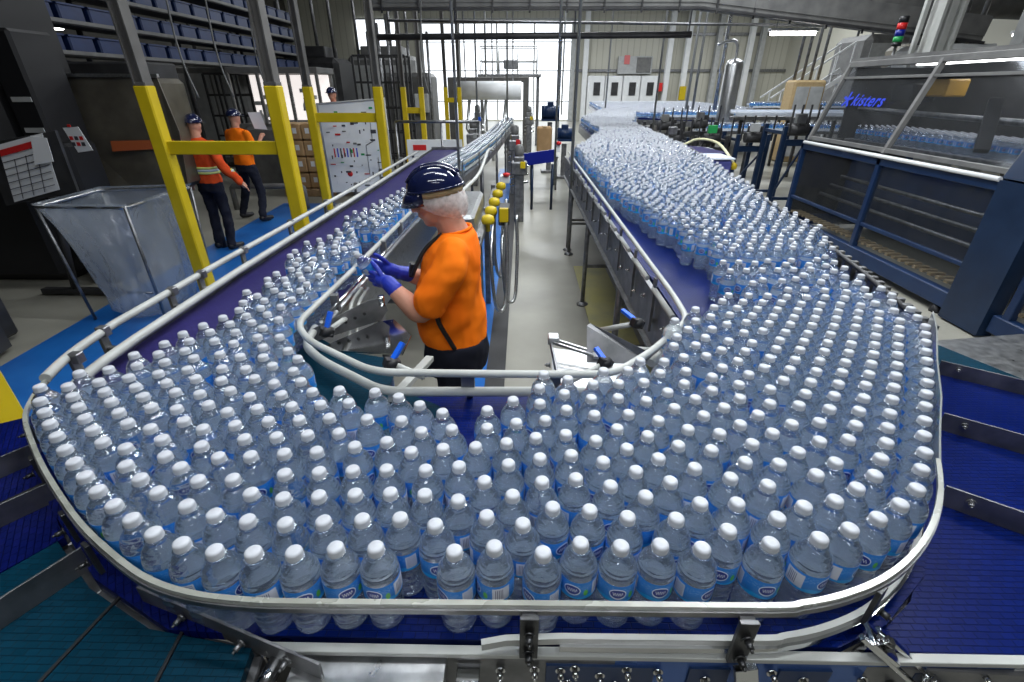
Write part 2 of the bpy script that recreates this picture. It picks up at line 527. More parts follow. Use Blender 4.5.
def mesh_from(name, parts, mats, places=None):
    """parts: (verts, quads, uvs, material slot); places: (x, y, z, turn) of every copy"""
    V = []; F = []; U = []; MI = []
    o = 0
    for vs, fs, uv, mi in parts:
        V.append(vs); F.append(fs + o); U.append(uv); MI.append(np.full(len(fs), mi)); o += len(vs)
    V = np.concatenate(V); F = np.concatenate(F); U = np.concatenate(U); MI = np.concatenate(MI)
    if places is not None:
        P = np.array(places); n = len(P)
        c, s_ = np.cos(P[:, 3])[:, None], np.sin(P[:, 3])[:, None]
        X = V[:, 0] * c - V[:, 1] * s_ + P[:, 0:1]
        Y = V[:, 0] * s_ + V[:, 1] * c + P[:, 1:2]
        Z = np.repeat(V[None, :, 2], n, 0) + P[:, 2:3]
        nv = len(V)
        F = (F[None] + (np.arange(n) * nv)[:, None, None]).reshape(-1, 4)
        V = np.stack([X, Y, Z], -1).reshape(-1, 3)
        U = np.tile(U, (n, 1)); MI = np.tile(MI, n)
    return V, F, U, MI
def make_mesh(name, chunks, mats):
    V = []; F = []; U = []; MI = []; o = 0
    for v, f, u, mi in chunks:
        V.append(v); F.append(f + o); U.append(u); MI.append(mi); o += len(v)
    V = np.concatenate(V); F = np.concatenate(F); U = np.concatenate(U); MI = np.concatenate(MI)
    me = bpy.data.meshes.new(name)
    me.vertices.add(len(V)); me.vertices.foreach_set('co', V.astype(np.float32).ravel())
    me.loops.add(len(F) * 4); me.loops.foreach_set('vertex_index', F.astype(np.int32).ravel())
    me.polygons.add(len(F)); me.polygons.foreach_set('loop_start', np.arange(len(F), dtype=np.int32) * 4)
    me.polygons.foreach_set('loop_total', np.full(len(F), 4, dtype=np.int32))
    uvl = me.uv_layers.new(name='UVMap'); uvl.data.foreach_set('uv', U.astype(np.float32).ravel())
    for m in mats: me.materials.append(m)
    me.polygons.foreach_set('material_index', MI.astype(np.int32))
    me.polygons.foreach_set('use_smooth', np.ones(len(F), dtype=bool))
    me.update(calc_edges=True); me.validate()
    return me
def weld(me):
    import bmesh
    bm = bmesh.new(); bm.from_mesh(me); bmesh.ops.remove_doubles(bm, verts=bm.verts, dist=1e-5); bm.to_mesh(me); bm.free()
    return me
def single(name, prof, seg, mat):
    v, f, u = lathe_arrays(prof, seg)
    return weld(make_mesh(name, [(v, f, u, np.zeros(len(f), int))], [mat]))
ME_BODY = single('bottle_body', R_BODY, 28, M['water'])
ME_CAP = single('bottle_cap', R_CAP, 24, M['cap'])
ME_LAB = single('bottle_label', R_LAB, 28, M['label'])
# positions of the bottles nearest the camera on the table (metres)
NEAR = [(-1.173,1.056),(-1.15,0.994),(-1.216,0.987),(-1.162,0.929),(-1.112,0.885),(-1.061,0.842),(-1.008,0.8),(-0.954,0.758),(-0.901,0.719),(-1.1,0.95),(-1.05,0.907),(-0.999,0.864),
(-0.947,0.823),(-0.893,0.783),(-0.79,0.713),(-1.088,1.016),(-1.038,0.972),(-0.988,0.93),(-0.937,0.887),(-0.887,0.848),(-0.83,0.765),(-1.11,1.078),(-1.025,1.038),(-0.975,0.994),
(-0.926,0.953),(-0.875,0.909),(-0.823,0.831),(-0.73,0.742),(-1.048,1.099),(-0.961,1.059),(-0.91,1.015),(-0.86,0.974),(-0.811,0.904),(-0.771,0.794),(-1.033,1.164),(-0.984,1.119),
(-0.897,1.081),(-0.764,0.858),(-0.677,0.71),(-0.918,1.143),(-0.807,1.089),(-0.775,1.03),(-0.727,0.984),(-0.847,1.037),(-0.794,0.967),(-0.746,0.922),(-0.686,0.896),(-0.705,0.832),
(-0.674,0.775),(-0.641,0.847),(-0.595,0.8),(-0.618,0.741),(-0.554,0.746),(-0.791,1.153),(-0.741,1.087),(-0.694,1.041),(-0.665,0.959),(-0.621,0.909),(-0.573,0.863),(-0.529,0.808),
(-0.488,0.755),(-0.725,1.151),(-0.677,1.105),(-0.632,1.018),(-0.59,0.968),(-0.544,0.921),(-0.504,0.868),(-0.464,0.816),(-0.423,0.762),(-0.624,1.145),(-0.609,1.08),(-0.567,1.029),
(-0.519,0.983),(-0.478,0.929),(-0.438,0.877),(-0.398,0.824),(-0.454,0.991),(-0.413,0.938),(-0.395,0.702),(-0.847,0.681),(-0.793,0.645),(-0.736,0.611),(-0.68,0.58),(-0.621,0.551),
(-0.56,0.531),(-0.735,0.677),(-0.678,0.644),(-0.603,0.613),(-0.54,0.593),(-0.497,0.518),(-0.62,0.675),(-0.555,0.68),(-0.501,0.644),(-0.475,0.581),(-0.432,0.516),(-0.461,0.696),
(-0.436,0.634),(-0.406,0.576),(-0.366,0.518),(-0.372,0.64),(-0.341,0.581),(-0.33,0.708),(-0.306,0.646),(-0.275,0.587),(-0.235,0.529),(-0.264,0.712),(-0.301,0.527),(-0.362,0.984),
(-0.298,0.963),(-0.24,0.931),(-0.181,0.902),(-0.27,0.871),(-0.35,0.875),(-0.349,0.78),(-0.285,0.797),(-0.217,0.832),(-0.151,0.842),(-0.226,0.766),(-0.161,0.777),(-0.077,0.914),
(-0.073,0.848),(-0.093,0.784),(-0.121,0.724),(-0.186,0.713),(-0.241,0.65),(-0.176,0.648),(-0.209,0.591),(-0.145,0.578),(-0.112,0.635),(-0.105,0.525),(-0.067,0.684),(-0.057,0.599),
(-0.04,0.535),(-0.022,0.732),(-0.012,0.649),(0.007,0.583),(0.04,0.525),(0.044,0.685),(0.042,0.751),(-0.017,0.955),(-0.008,0.867),(-0.028,0.798),(0.062,1.076),(0.049,1.011),
(0.048,0.944),(0.058,0.879),(0.035,0.817),(0.124,1.053),(0.11,0.987),(0.11,0.92),(0.101,0.829),(0.107,0.763),(0.187,1.032),(0.174,0.967),(0.173,0.901),(0.164,0.81),
(0.17,0.744),(0.223,1.096),(0.253,1.036),(0.24,0.971),(0.253,0.906),(0.217,0.851),(0.226,0.785),(0.289,1.102),(0.333,1.152),(0.319,1.043),(0.306,0.96),(0.316,0.883),
(0.279,0.828),(0.285,0.756),(0.231,0.718),(0.372,1.089),(0.061,0.621),(0.11,0.695),(0.127,0.616),(0.103,0.545),(0.174,0.677),(0.192,0.602),(0.169,0.54),(0.235,0.652),
(0.235,0.544),(0.291,0.69),(0.277,0.6),(0.35,0.729),(0.331,0.637),(0.302,0.539),(0.368,0.999),(0.366,0.932),(0.337,0.797),(0.374,0.852),(0.444,1.101),(0.421,1.038),
(0.428,0.971),(0.426,0.904),(0.402,0.784),(0.399,1.15),(0.504,1.073),(0.482,1.01),(0.485,0.937),(0.439,0.839),(0.548,1.121),(0.56,1.038),(0.538,0.976),(0.497,0.872),
(0.496,0.806),(0.458,0.749),(0.605,1.087),(0.604,1.157),(0.661,1.123),(0.63,1.018),(0.601,0.955),(0.553,0.91),(0.556,0.843),(0.524,0.745),(0.701,1.176),(0.727,1.115),
(0.684,1.061),(0.667,0.949),(0.614,0.876),(0.581,0.782),(0.767,1.168),(0.75,1.053),(0.709,1),(0.68,0.884),(0.644,0.817),(0.793,1.107),(0.583,0.716),(0.833,1.164),
(0.899,1.156),(0.859,1.103),(0.816,1.045),(0.775,0.992),(0.732,0.936),(0.64,0.751),(0.966,1.15),(0.925,1.095),(0.882,1.041),(0.841,0.983),(0.797,0.93),(0.756,0.875),
(0.71,0.825),(1.032,1.144),(0.991,1.089),(0.948,1.033),(0.907,0.979),(0.863,0.921),(0.822,0.868),(0.784,0.815),(0.74,0.765),(1.131,1.17),(1.09,1.111),(1.049,1.057),
(1.008,1.005),(0.967,0.952),(0.924,0.896),(0.883,0.842),(0.844,0.786),(0.8,0.735),(0.696,0.716),(0.411,0.703),(0.398,0.638),(0.359,0.577),(0.475,0.685),(0.456,0.606),
(0.419,0.551),(0.516,0.633),(0.506,0.563),(0.581,0.649),(0.569,0.584),(0.64,0.681),(0.599,1.508),(0.669,1.528),(0.718,1.583),(0.761,1.639),(0.57,1.417),(0.526,1.354),
(0.631,1.451),(0.746,1.523),(0.789,1.579),(0.834,1.639),(0.7,1.467),(0.773,1.462),(0.813,1.517),(0.856,1.576),(0.902,1.638),(0.839,1.456),(0.879,1.513),(0.922,1.575),
(0.967,1.628),(1.006,1.699),(0.731,1.409),(0.662,1.392),(0.603,1.358),(0.477,1.302),(0.451,1.242),(0.517,1.249),(0.562,1.298),(0.582,1.22),(0.624,1.277),(0.692,1.333),
(0.69,1.267),(0.757,1.348),(0.8,1.402),(0.648,1.215),(0.78,1.285),(0.823,1.34),(0.866,1.396),(0.905,1.451),(0.945,1.507),(0.987,1.565),(1.038,1.627),(1.072,1.706),
(0.744,1.23),(0.81,1.226),(0.849,1.279),(0.889,1.333),(0.932,1.39),(0.971,1.446),(1.011,1.503),(0.526,1.184),(0.46,1.176),(0.901,1.764),(0.956,1.801),(1.028,1.793),
(1.093,1.816),(1.145,1.86),(0.869,1.906),(0.938,1.913),(1.006,1.921),(1.072,1.922),(1.14,1.928),(1.213,1.933),(0.881,2.02),(0.95,2.022),(1.014,2.008),(1.085,2.042),
(1.141,1.996),(1.192,2.051),(1.238,1.994),(0.503,1.416),(1.14,1.694),(1.105,1.628),(1.053,1.561),(1.212,1.68),(1.171,1.62),(1.12,1.561),(1.078,1.5),(1.038,1.442),
(0.998,1.385),(0.955,1.327),(0.915,1.272),(0.876,1.218),(1.186,1.554),(1.144,1.497),(1.104,1.439),(1.064,1.381),(1.02,1.323),(0.981,1.266),(0.941,1.212),(1.268,1.642),
(1.249,1.574),(1.21,1.493),(1.17,1.436),(1.13,1.378),(1.087,1.319),(1.047,1.262),(1.007,1.205),(1.317,1.589),(1.273,1.513),(1.237,1.432),(1.196,1.375),(1.153,1.316),
(1.112,1.258),(1.073,1.202),(1.339,1.527),(1.313,1.459),(1.287,1.388),(1.248,1.334),(1.209,1.281),(1.169,1.224),(1.359,1.651),(1.366,1.72),(1.3,1.713),(1.371,1.851),
(1.316,1.781),(1.249,1.755),(1.304,1.846),(1.298,1.912),(1.365,1.952),(1.364,2.026),(1.303,1.981),(1.227,1.848),(1.177,1.787),(1.369,2.105),(1.311,2.065),(-1.098,1.156),
(-1.057,1.225),(-0.969,1.184),(-1.042,1.289),(-0.994,1.244),(-1.015,1.349),(-0.966,1.304),(-0.918,1.245),(-0.856,1.165),(-0.984,1.408),(-0.936,1.363),(-0.886,1.305),(-0.853,1.232),
(-0.964,1.471),(-0.983,1.534),(-1.021,1.632),(-0.915,1.425),(-0.871,1.374),(-0.801,1.272),(-0.964,1.598),(-0.816,1.336),(-0.916,1.553),(-0.898,1.489),(-0.85,1.437),(-0.833,1.501),
(-0.823,1.566),(-0.876,1.606),(-0.925,1.651),(-0.974,1.708),(-1.006,1.766),(-1.002,1.833),(-0.907,1.714),(-0.94,1.771),(-0.906,1.828),(-0.872,1.771),(-0.83,1.718),(-0.828,1.652),
(-0.963,1.886),(-0.972,1.952),(-1.047,2.068),(-1.053,2.135),(-0.988,2.017),(-0.897,1.894),(-0.819,1.811),(-0.833,1.876),(-0.906,1.96),(-0.841,1.943),(-0.979,2.085),(-0.922,2.024),
(-0.929,2.129),(-1.054,2.273),(-1.013,2.327),(-0.974,2.253),(-0.955,2.19),(-0.863,2.121),(-0.981,2.386),(-0.986,2.514),(-0.947,2.443),(-0.926,2.348),(-0.914,2.283),(-0.896,2.219),
(-0.84,2.184),(-0.849,2.274),(-0.977,2.641),(-1.029,2.797),(-0.871,2.412),(-0.917,2.522),(-1.024,2.933),(-0.762,2.111),(-0.943,2.752),(-0.754,1.21),(-0.734,1.274),(-0.672,1.191),
(-0.795,1.399),(0.633,0.609),(0.694,0.642),(0.752,0.681)]
# ================================================================ placing the bottles
def inside(p, P):
    c = False; n = len(P)
    for i in range(n):
        x1, y1 = P[i]; x2, y2 = P[i - 1]
        if (y1 > p[1]) != (y2 > p[1]) and p[0] < (x2 - x1) * (p[1] - y1) / (y2 - y1) + x1: c = not c
    return c
LEG_R = [(1.0, 2.17), (0.93, 2.45), (0.82, 3.0), (0.76, 3.7), (0.70, 4.6), (0.68, 6.6), (0.78, 7.0), (1.5, 9.8), (1.5, 11.5), (1.55, 13.9),
         (3.0, 20.), (3.9, 31.), (9.6, 31.), (9.6, 29.), (9.0, 20.3), (6.0, 15.5), (3.6, 17.2), (3.2, 15.), (2.5, 12.), (2.35, 9.4),
         (2.2, 7.2), (2.0, 5.3), (1.76, 3.7), (1.62, 2.7), (1.5, 2.17)]
LEG_L = [(-0.86, 2.62), (-0.98, 2.75), (-0.95, 3.3), (-0.9, 3.9), (-0.80, 4.7), (-0.72, 5.5), (-0.66, 5.5), (-0.68, 4.7), (-0.71, 3.9),
         (-0.78, 3.3), (-0.80, 2.62)]
def fill(P, pitch, y0, y1, avoid, out, jit=0.008, gap=0.0615):
    """loosely packed bottles inside the outline, none closer than the gap"""
    grid = {}
    def free(q):
        cx, cy = int(q[0] // 0.07), int(q[1] // 0.07)
        return all(math.hypot(q[0] - e[0], q[1] - e[1]) > gap for a in (-1, 0, 1) for b in (-1, 0, 1) for e in grid.get((cx + a, cy + b), []))
    def put(q): grid.setdefault((int(q[0] // 0.07), int(q[1] // 0.07)), []).append(q)
    for q in avoid: put(q)
    x0 = min(p[0] for p in P); x1 = max(p[0] for p in P)
    y = y0; r = 0
    while y < y1:
        x = x0 + (pitch / 2 if r % 2 else 0)
        while x < x1:
            if inside((x, y), P):
                for t in range(6):
                    q = (x + rnd.gauss(0, jit) + 0.02 * math.sin(y * 4.1 + x * 1.7), y + rnd.gauss(0, jit) + 0.02 * math.sin(x * 3.7 + y * 0.9))
                    if free(q): put(q); out.append(q); break
            x += pitch
        y += pitch * 0.866; r += 1
gen = []
fill(LEG_R, 0.0685, 2.1, 12.0, NEAR, gen)
fill(LEG_L, 0.070, 2.6, 5.5, NEAR, gen)
far = []
fill(LEG_R, 0.085, 12.0, 20.0, [], far, 0.01)
fill(LEG_R, 0.12, 20.0, 31.0, [], far, 0.012)
# single files of bottles on the narrow lanes running to the back
LANE = [(-0.69, 4.9), (-0.545, 6.3), (-0.40, 8.7), (-0.23, 14.0)]
def lane_x(y, off):
    for (x0, y0), (x1, y1) in zip(LANE, LANE[1:]):
        if y0 <= y <= y1: return x0 + (x1 - x0) * (y - y0) / (y1 - y0) + off
    return LANE[-1][0] + off
lane_b = []
for off in (-0.05, -0.13, -0.21):
    y = 5.0 + rnd.random() * 0.05
    while y < 13.8:
        lane_b.append((lane_x(y, off), y)); y += 0.069
dist = lambda q: q[0] ** 2 + q[1] ** 2 + (H - 1.3) ** 2
NEAR.sort(key=dist)
single_b = NEAR[:300]
rest = NEAR[300:] + gen + lane_b
# ---- 300 nearest bottles, each a thing with its own body, cap and label
FR = sorted([q for q in single_b if q[1] < 0.556 and -0.5 < q[0] < 0.47], key=lambda q: q[0])   # touching the straight front rail
def ordn(n):
    w_ = ['first', 'second', 'third', 'fourth', 'fifth', 'sixth', 'seventh', 'eighth', 'ninth', 'tenth', 'eleventh', 'twelfth', 'thirteenth',
          'fourteenth', 'fifteenth', 'sixteenth', 'seventeenth', 'eighteenth', 'nineteenth', 'twentieth', 'twenty-first', 'twenty-second',
          'twenty-third', 'twenty-fourth', 'twenty-fifth', 'twenty-sixth', 'twenty-seventh', 'twenty-eighth']
    return w_[n]
RAILC = [(-1.358, 1.179), (-1.281, 1.008), (-1.068, 0.807), (-0.826, 0.624), (-0.622, 0.513), (-0.445, 0.469), (0.385, 0.48), (0.611, 0.538),
         (0.779, 0.657), (0.857, 0.74), (0.98, 0.9), (1.101, 1.065), (1.3, 1.35)]
def rail_dist(q):
    best = 9
    for a, b in zip(RAILC, RAILC[1:]):
        dx, dy = b[0] - a[0], b[1] - a[1]
        t = max(0, min(1, ((q[0] - a[0]) * dx + (q[1] - a[1]) * dy) / (dx * dx + dy * dy)))
        best = min(best, math.hypot(q[0] - a[0] - dx * t, q[1] - a[1] - dy * t))
    return best
lab_of = {}
for i, q in enumerate(FR):
    lab_of[q] = ('clear water bottle against the straight front rail, %s from its left end' % ordn(i), 'water bottles along the straight front rail')
LC = sorted([q for q in single_b if q not in lab_of and rail_dist(q) < 0.075 and q[0] < -0.4], key=lambda q: q[0])
for i, q in enumerate(LC):
    lab_of[q] = ('water bottle against the left curve of the outer rail, %s from its far end' % ordn(i), 'water bottles along the left curved rail')
RC = sorted([q for q in single_b if q not in lab_of and rail_dist(q) < 0.085 and q[0] > 0.4], key=lambda q: q[0])
for i, q in enumerate(RC):
    lab_of[q] = ('water bottle against the right curve of the outer rail, %s from its near end' % ordn(i), 'water bottles along the right curved rail')
# the rest: files running back from a bottle of the edge
edge = [(q, 'straight front rail', ordn(i)) for i, q in enumerate(FR)] + [(q, 'left curve', ordn(i)) for i, q in enumerate(LC)] + \
       [(q, 'right curve', ordn(i)) for i, q in enumerate(RC)]
files = {}
for q in single_b:
    if q in lab_of: continue
    def score(e):
        p = e[0]
        d = Vector((0.0 if e[1] == 'straight front rail' else (0.8 if e[1] == 'left curve' else -0.25), 1.0)).normalized()
        v = Vector((q[0] - p[0], q[1] - p[1]))
        return abs(v.x * d.y - v.y * d.x) * 3 + (0 if v.dot(d) > 0 else 5) + max(0, v.dot(d)) * 0.3
    e = min(edge, key=score)
    files.setdefault(e, []).append(q)
for e, l in files.items():
    l.sort(key=lambda q: math.hypot(q[0] - e[0][0], q[1] - e[0][1]))
    for k, q in enumerate(l):
        side = {'straight front rail': 'from the left at the straight front rail', 'left curve': 'from the far end of the left curved rail',
                'right curve': 'from the near end of the right curved rail'}[e[1]]
        lab_of[q] = ('water bottle %s behind the one %s %s' % (ordn(k), e[2], side), 'water bottles packed in the middle of the table')
b0 = thing('water_bottle', 'x', 'water bottle', (0, 0, BZ))
for nm, me in (('bottle_body', ME_BODY), ('bottle_cap', ME_CAP), ('bottle_label', ME_LAB)):
    o = bpy.data.objects.new(nm, me); COL.objects.link(o); o.parent = b0
for i, q in enumerate(single_b):
    o = b0 if i == 0 else copy_tree(b0)
    o.location = (q[0], q[1], BZ)
    o.rotation_euler = (0, 0, rnd.uniform(0, 6.28))
    o['label'], o['group'] = lab_of[q]
# ---- every other bottle: one uncountable mass
def lod(bs, cs, ls, n):
    out = []
    for prof, seg, mi in ((bs, n, 0), (cs, max(5, n - 2), 1), (ls, n, 2)):
        v, f, u = lathe_arrays(prof, seg); out.append((v, f, u, mi))
    return out
B_MID = [(0.0, 0.0), (0.028, 0.001), (0.0315, 0.012), (0.029, 0.018), (0.0322, 0.026), (0.0295, 0.034), (0.0322, 0.042), (0.0295, 0.05), (0.0322, 0.06),
         (0.0326, 0.075), (0.0326, 0.128), (0.0295, 0.141), (0.022, 0.1535), (0.0135, 0.163), (0.0135, 0.17), (0.0, 0.171)]
B_FAR = [(0.0, 0.0), (0.031, 0.001), (0.032, 0.13), (0.014, 0.163), (0.0, 0.17)]
C_FAR = [(0.015, 0.165), (0.0145, 0.183), (0.0, 0.1838)]
L_FAR = [(0.0332, 0.076), (0.0332, 0.126)]
def places(l): return [(x, y, BZ, rnd.uniform(0, 6.28)) for x, y in l]
g1 = [q for q in rest if q[1] < 2.6]; g2 = [q for q in rest if 2.6 <= q[1] < 6.0]; g3 = [q for q in rest if q[1] >= 6.0] + far
ch = [mesh_from('', lod(R_BODY, R_CAP, R_LAB, 22), None, places(g1)),
      mesh_from('', lod(B_MID, R_CAP, L_FAR, 12), None, places(g2)),
      mesh_from('', lod(B_FAR, C_FAR, L_FAR, 6), None, places(g3))]
mass = bpy.data.objects.new('water_bottles', make_mesh('water_bottles', ch, [M['water'], M['cap'], M['label']]))
COL.objects.link(mass)
tag(mass, 'dense crowd of white capped water bottles filling both conveyor legs and winding to the far end', 'water bottles', kind='stuff')
print('BOTTLES', len(single_b), len(g1), len(g2), len(g3))
# ================================================================ room shell
def setting(o):
    o['kind'] = 'structure'; return o
mf = newmat('hall_floor')
nt = mf.node_tree; bf = nt.nodes['Principled BSDF']
noisy(mf, (0.20, 0.195, 0.165), (0.36, 0.35, 0.30), 0.9, 8, (0.22, 0.5), 0.03)
setting(MB().box((1.0, 16, -0.05), (32, 41, 0.1)).build('floor', mf))
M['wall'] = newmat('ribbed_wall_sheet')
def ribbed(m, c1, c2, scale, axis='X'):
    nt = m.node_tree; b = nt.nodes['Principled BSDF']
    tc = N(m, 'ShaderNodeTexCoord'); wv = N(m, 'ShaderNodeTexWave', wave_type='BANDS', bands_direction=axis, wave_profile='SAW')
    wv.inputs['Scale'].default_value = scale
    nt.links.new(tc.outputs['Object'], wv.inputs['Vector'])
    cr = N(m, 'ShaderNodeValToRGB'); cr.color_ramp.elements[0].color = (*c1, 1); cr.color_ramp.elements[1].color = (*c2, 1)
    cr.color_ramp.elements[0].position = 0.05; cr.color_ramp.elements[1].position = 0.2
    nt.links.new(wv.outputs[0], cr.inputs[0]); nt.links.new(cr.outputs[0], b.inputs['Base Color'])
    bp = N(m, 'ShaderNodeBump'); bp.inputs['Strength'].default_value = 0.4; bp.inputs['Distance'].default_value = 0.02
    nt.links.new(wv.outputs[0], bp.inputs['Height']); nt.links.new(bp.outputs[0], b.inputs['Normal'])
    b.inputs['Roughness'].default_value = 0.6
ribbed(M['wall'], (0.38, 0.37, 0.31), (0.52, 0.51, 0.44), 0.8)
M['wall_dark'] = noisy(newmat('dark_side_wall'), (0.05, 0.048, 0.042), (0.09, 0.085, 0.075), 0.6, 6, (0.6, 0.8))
M['ceil'] = noisy(newmat('pale_ceiling_deck'), (0.40, 0.41, 0.42), (0.5, 0.51, 0.52), 0.8, 6, (0.6, 0.8))  # unseen deck, colour lightened to give soft reflections in the bottles
setting(MB().box((1.0, 36.1, 4.4), (32, 0.2, 9.0)).build('wall_back', M['wall']))
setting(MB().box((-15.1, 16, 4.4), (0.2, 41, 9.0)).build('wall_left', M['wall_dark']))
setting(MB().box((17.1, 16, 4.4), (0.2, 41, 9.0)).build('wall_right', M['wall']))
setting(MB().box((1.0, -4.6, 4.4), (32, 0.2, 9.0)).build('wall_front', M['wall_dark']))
setting(MB().box((1.0, 16, 9.0), (32, 41, 0.2)).build('ceiling', M['ceil']))
# ---- painted walkway and dark drain strip on the floor
M['blue_floor'] = noisy(newmat('blue_floor_paint'), (0.01, 0.10, 0.38), (0.02, 0.16, 0.5), 2.5, 6, (0.2, 0.45))
tag(MB().prism([(-4.65, 9.4), (-4.2, 3.2), (-3.2, 2.0), (-1.5, 1.2), (-1.5, 9.4)], 0.0, 0.012).build('floor_marking', M['blue_floor']), kind='structure')
tag(MB().prism([(-0.62, 1.6), (-0.27, 1.6), (-0.27, 14), (-0.62, 14)], 0.0, 0.012).build('floor_marking', M['blue_floor']), kind='structure')
dr = tag(MB().prism([(-0.27, 1.2), (-0.12, 1.2), (-0.12, 14.2), (-0.27, 14.2)], 0.0, 0.016).build('floor_drain', M['dark']), kind='structure')
M['yel_line'] = noisy(newmat('worn_yellow_line'), (0.34, 0.32, 0.17), (0.48, 0.44, 0.16), 3, 6, (0.4, 0.6))
tag(MB().prism([(0.66, 2.4), (1.05, 2.4), (1.05, 5.8), (0.66, 5.8)], 0.0, 0.008).build('floor_marking', M['yel_line']), kind='structure')

# ---- ceiling lamps
for i, (x, y, z, L, D, P) in enumerate(LAMPS):
    t = thing('ceiling_light', '', 'ceiling light', (x, y, z))
    where = ['over the bottle table', 'over the right conveyor leg', 'over the left conveyor leg', 'over the aisle between conveyors', 'beside the shrink wrapper',
             'over the narrow bottle lanes', 'over the winding conveyor', 'over the dark conveyor frames', 'before the bright doorway', 'over the far bottle bend',
             'before the far right wall', 'close to the back wall doorway', 'close to the wall cabinets', 'far right at the back wall', 'over the walkway on the left',
             'over the lit cabinet', 'behind the camera on the left', 'behind the camera on the right', 'farthest behind the camera', 'over the violet belt'][i]
    t['label'] = 'long ceiling lamp hanging %s' % where
    hb = MB(); hb.box((x, y, z + 0.06), (L + 0.1, D + 0.1, 0.08))
    part('lamp_housing', hb, M['lightgrey'], t)
    hb = MB(); hb.cyl((x - L * .35, y, z + .1), (x - L * .35, y, 8.9), 0.012, 6); hb.cyl((x + L * .35, y, z + .1), (x + L * .35, y, 8.9), 0.012, 6)
    part('hanger', hb, M['steel_dark'], t)
    dm = newmat('lamp_diffuser', (1, 1, 1), 0.6, emit=(0.95, 0.98, 1.0), estr=2.5)
    hb = MB(); hb.box((x, y, z + 0.012), (L, D, 0.02))
    part('diffuser', hb, dm, t)
    ld = bpy.data.lights.new('lamp_light', 'AREA'); ld.shape = 'RECTANGLE'; ld.size = L; ld.size_y = D; ld.energy = P
    ld.color = (0.93, 0.97, 1.0)
    lo = bpy.data.objects.new('lamp_light', ld); COL.objects.link(lo); lo.parent = t; lo.location = (0, 0, -0.01)
# ================================================================ conveyor table and legs
CZ = BZ - 0.001
def belt_part(poly, mat, parent, name='belt', th=0.02, z=CZ, label=None):
    return part(name, MB().prism(poly, z - th, z), mat, parent, label)
def bolt(mb, p, r=0.008, axis=(0, -1, 0), L=0.012, mi=0):
    a = Vector(p); d = Vector(axis).normalized()
    mb.tube([a, a + d * 0.003], r * 1.6, 14, mi); mb.tube([a + d * 0.003, a + d * (0.003 + L)], r, 6, mi)
    mb.tube([a + d * (0.003 + L), a + d * (0.008 + L)], r * 0.45, 8, mi)

M['belt_navy'] = belt_mat('dark_blue_belt', (0.002, 0.007, 0.09), (0.004, 0.009, 0.12), (0.25, 0.45), 40, 0.9, 0.9)
tbl = thing('conveyor_table', 'wide U-bend bottle conveyor table with blue belt in the foreground', 'conveyor', (0, 0.9, 0))
# belt under the bottles (the corner by the worker is a separate teal plate)
belt_part([(-0.44, 0.487), (0.55, 0.487), (0.66, 0.53), (0.80, 0.63), (0.99, 0.85), (1.22, 1.16), (1.44, 1.45), (1.55, 1.75), (1.62, 2.18),
           (0.66, 2.18), (0.66, 1.60), (0.45, 1.32), (0.30, 1.24), (-0.40, 1.24), (-0.50, 1.26), (-0.62, 0.60)], M['belt_blue'], tbl)
belt_part([(-1.36, 1.12), (-1.25, 0.93), (-1.08, 0.77), (-0.83, 0.59), (-0.62, 0.495), (-0.44, 0.487), (-0.62, 0.60), (-0.56, 0.92)], M['belt_navy'], tbl, 'belt', label='dark blue belt at the left curve')
belt_part([(-1.43, 2.18), (-1.43, 1.32), (-1.36, 1.12), (-0.56, 0.92), (-0.50, 1.26),
           (-0.70, 1.36), (-0.80, 1.55), (-0.80, 2.18)], M['belt_purple'], tbl, 'belt', label='violet blue belt')
tp = part('transfer_plate', MB().prism([(-0.84, 1.22), (-0.36, 0.93), (-0.24, 1.12), (-0.24, 1.17), (-0.42, 1.28), (-0.42, 1.44), (-0.64, 1.50), (-0.79, 1.62)], CZ + 0.0005, CZ + 0.0035),
          M['belt_teal'], tbl, 'teal corner plate')
# front: bead, panel, bolted plates
fz = BZ - 0.006
part('edge_bead', MB().bar((-0.43, 0.470, fz), (0.98, 0.474, fz), 0.016, 0.011), M['white_plastic'], tbl)
pn = MB()
pn.box((0.02, 0.478, 1.02), (0.30, 0.006, 0.23), mi=1)
pn.box((0.60, 0.478, 1.02), (0.86, 0.006, 0.23))
pn.box((-0.30, 0.482, 1.02), (0.30, 0.006, 0.22), mi=2)
M['panel_blue'] = noisy(newmat('blue_tinted_steel', metal=0.55), (0.05, 0.12, 0.36), (0.09, 0.19, 0.5), 3, 4, (0.2, 0.35))  # blue tint set in the steel's base colour
front = part('front_panel', pn, [M['panel_blue'], M['steel_dark'], M['dark']], tbl, 'blue tinted steel front panel')
for cx, wd in ((0.145, 0.19), (0.335, 0.07), (0.50, 0.09), (0.72, 0.07)):
    pl = MB(); pl.box((cx, 0.4735, 1.055), (wd, 0.006, 0.11))
    o = part('bolt_plate', pl, M['blue_metal'], tbl)
for x, z in ((0.03, 1.10), (0.075, 1.098), (0.10, 1.105), (0.145, 1.085), (0.19, 1.105), (0.09, 1.06), (0.175, 1.06), (0.245, 1.10), (0.33, 1.08), (0.335, 1.055),
             (0.44, 1.105), (0.50, 1.085), (0.50, 1.06), (0.60, 1.09), (0.655, 1.075), (0.72, 1.06), (0.80, 1.11), (-0.03, 1.095)):
    b = MB(); bolt(b, (x, 0.471, z), 0.0055)
    part('bolt', b, M['chrome'], tbl)
pl = MB(); pl.box((0.885, 0.474, 1.115), (0.075, 0.003, 0.022)); part('rating_plate', pl, M['lightgrey'], tbl)
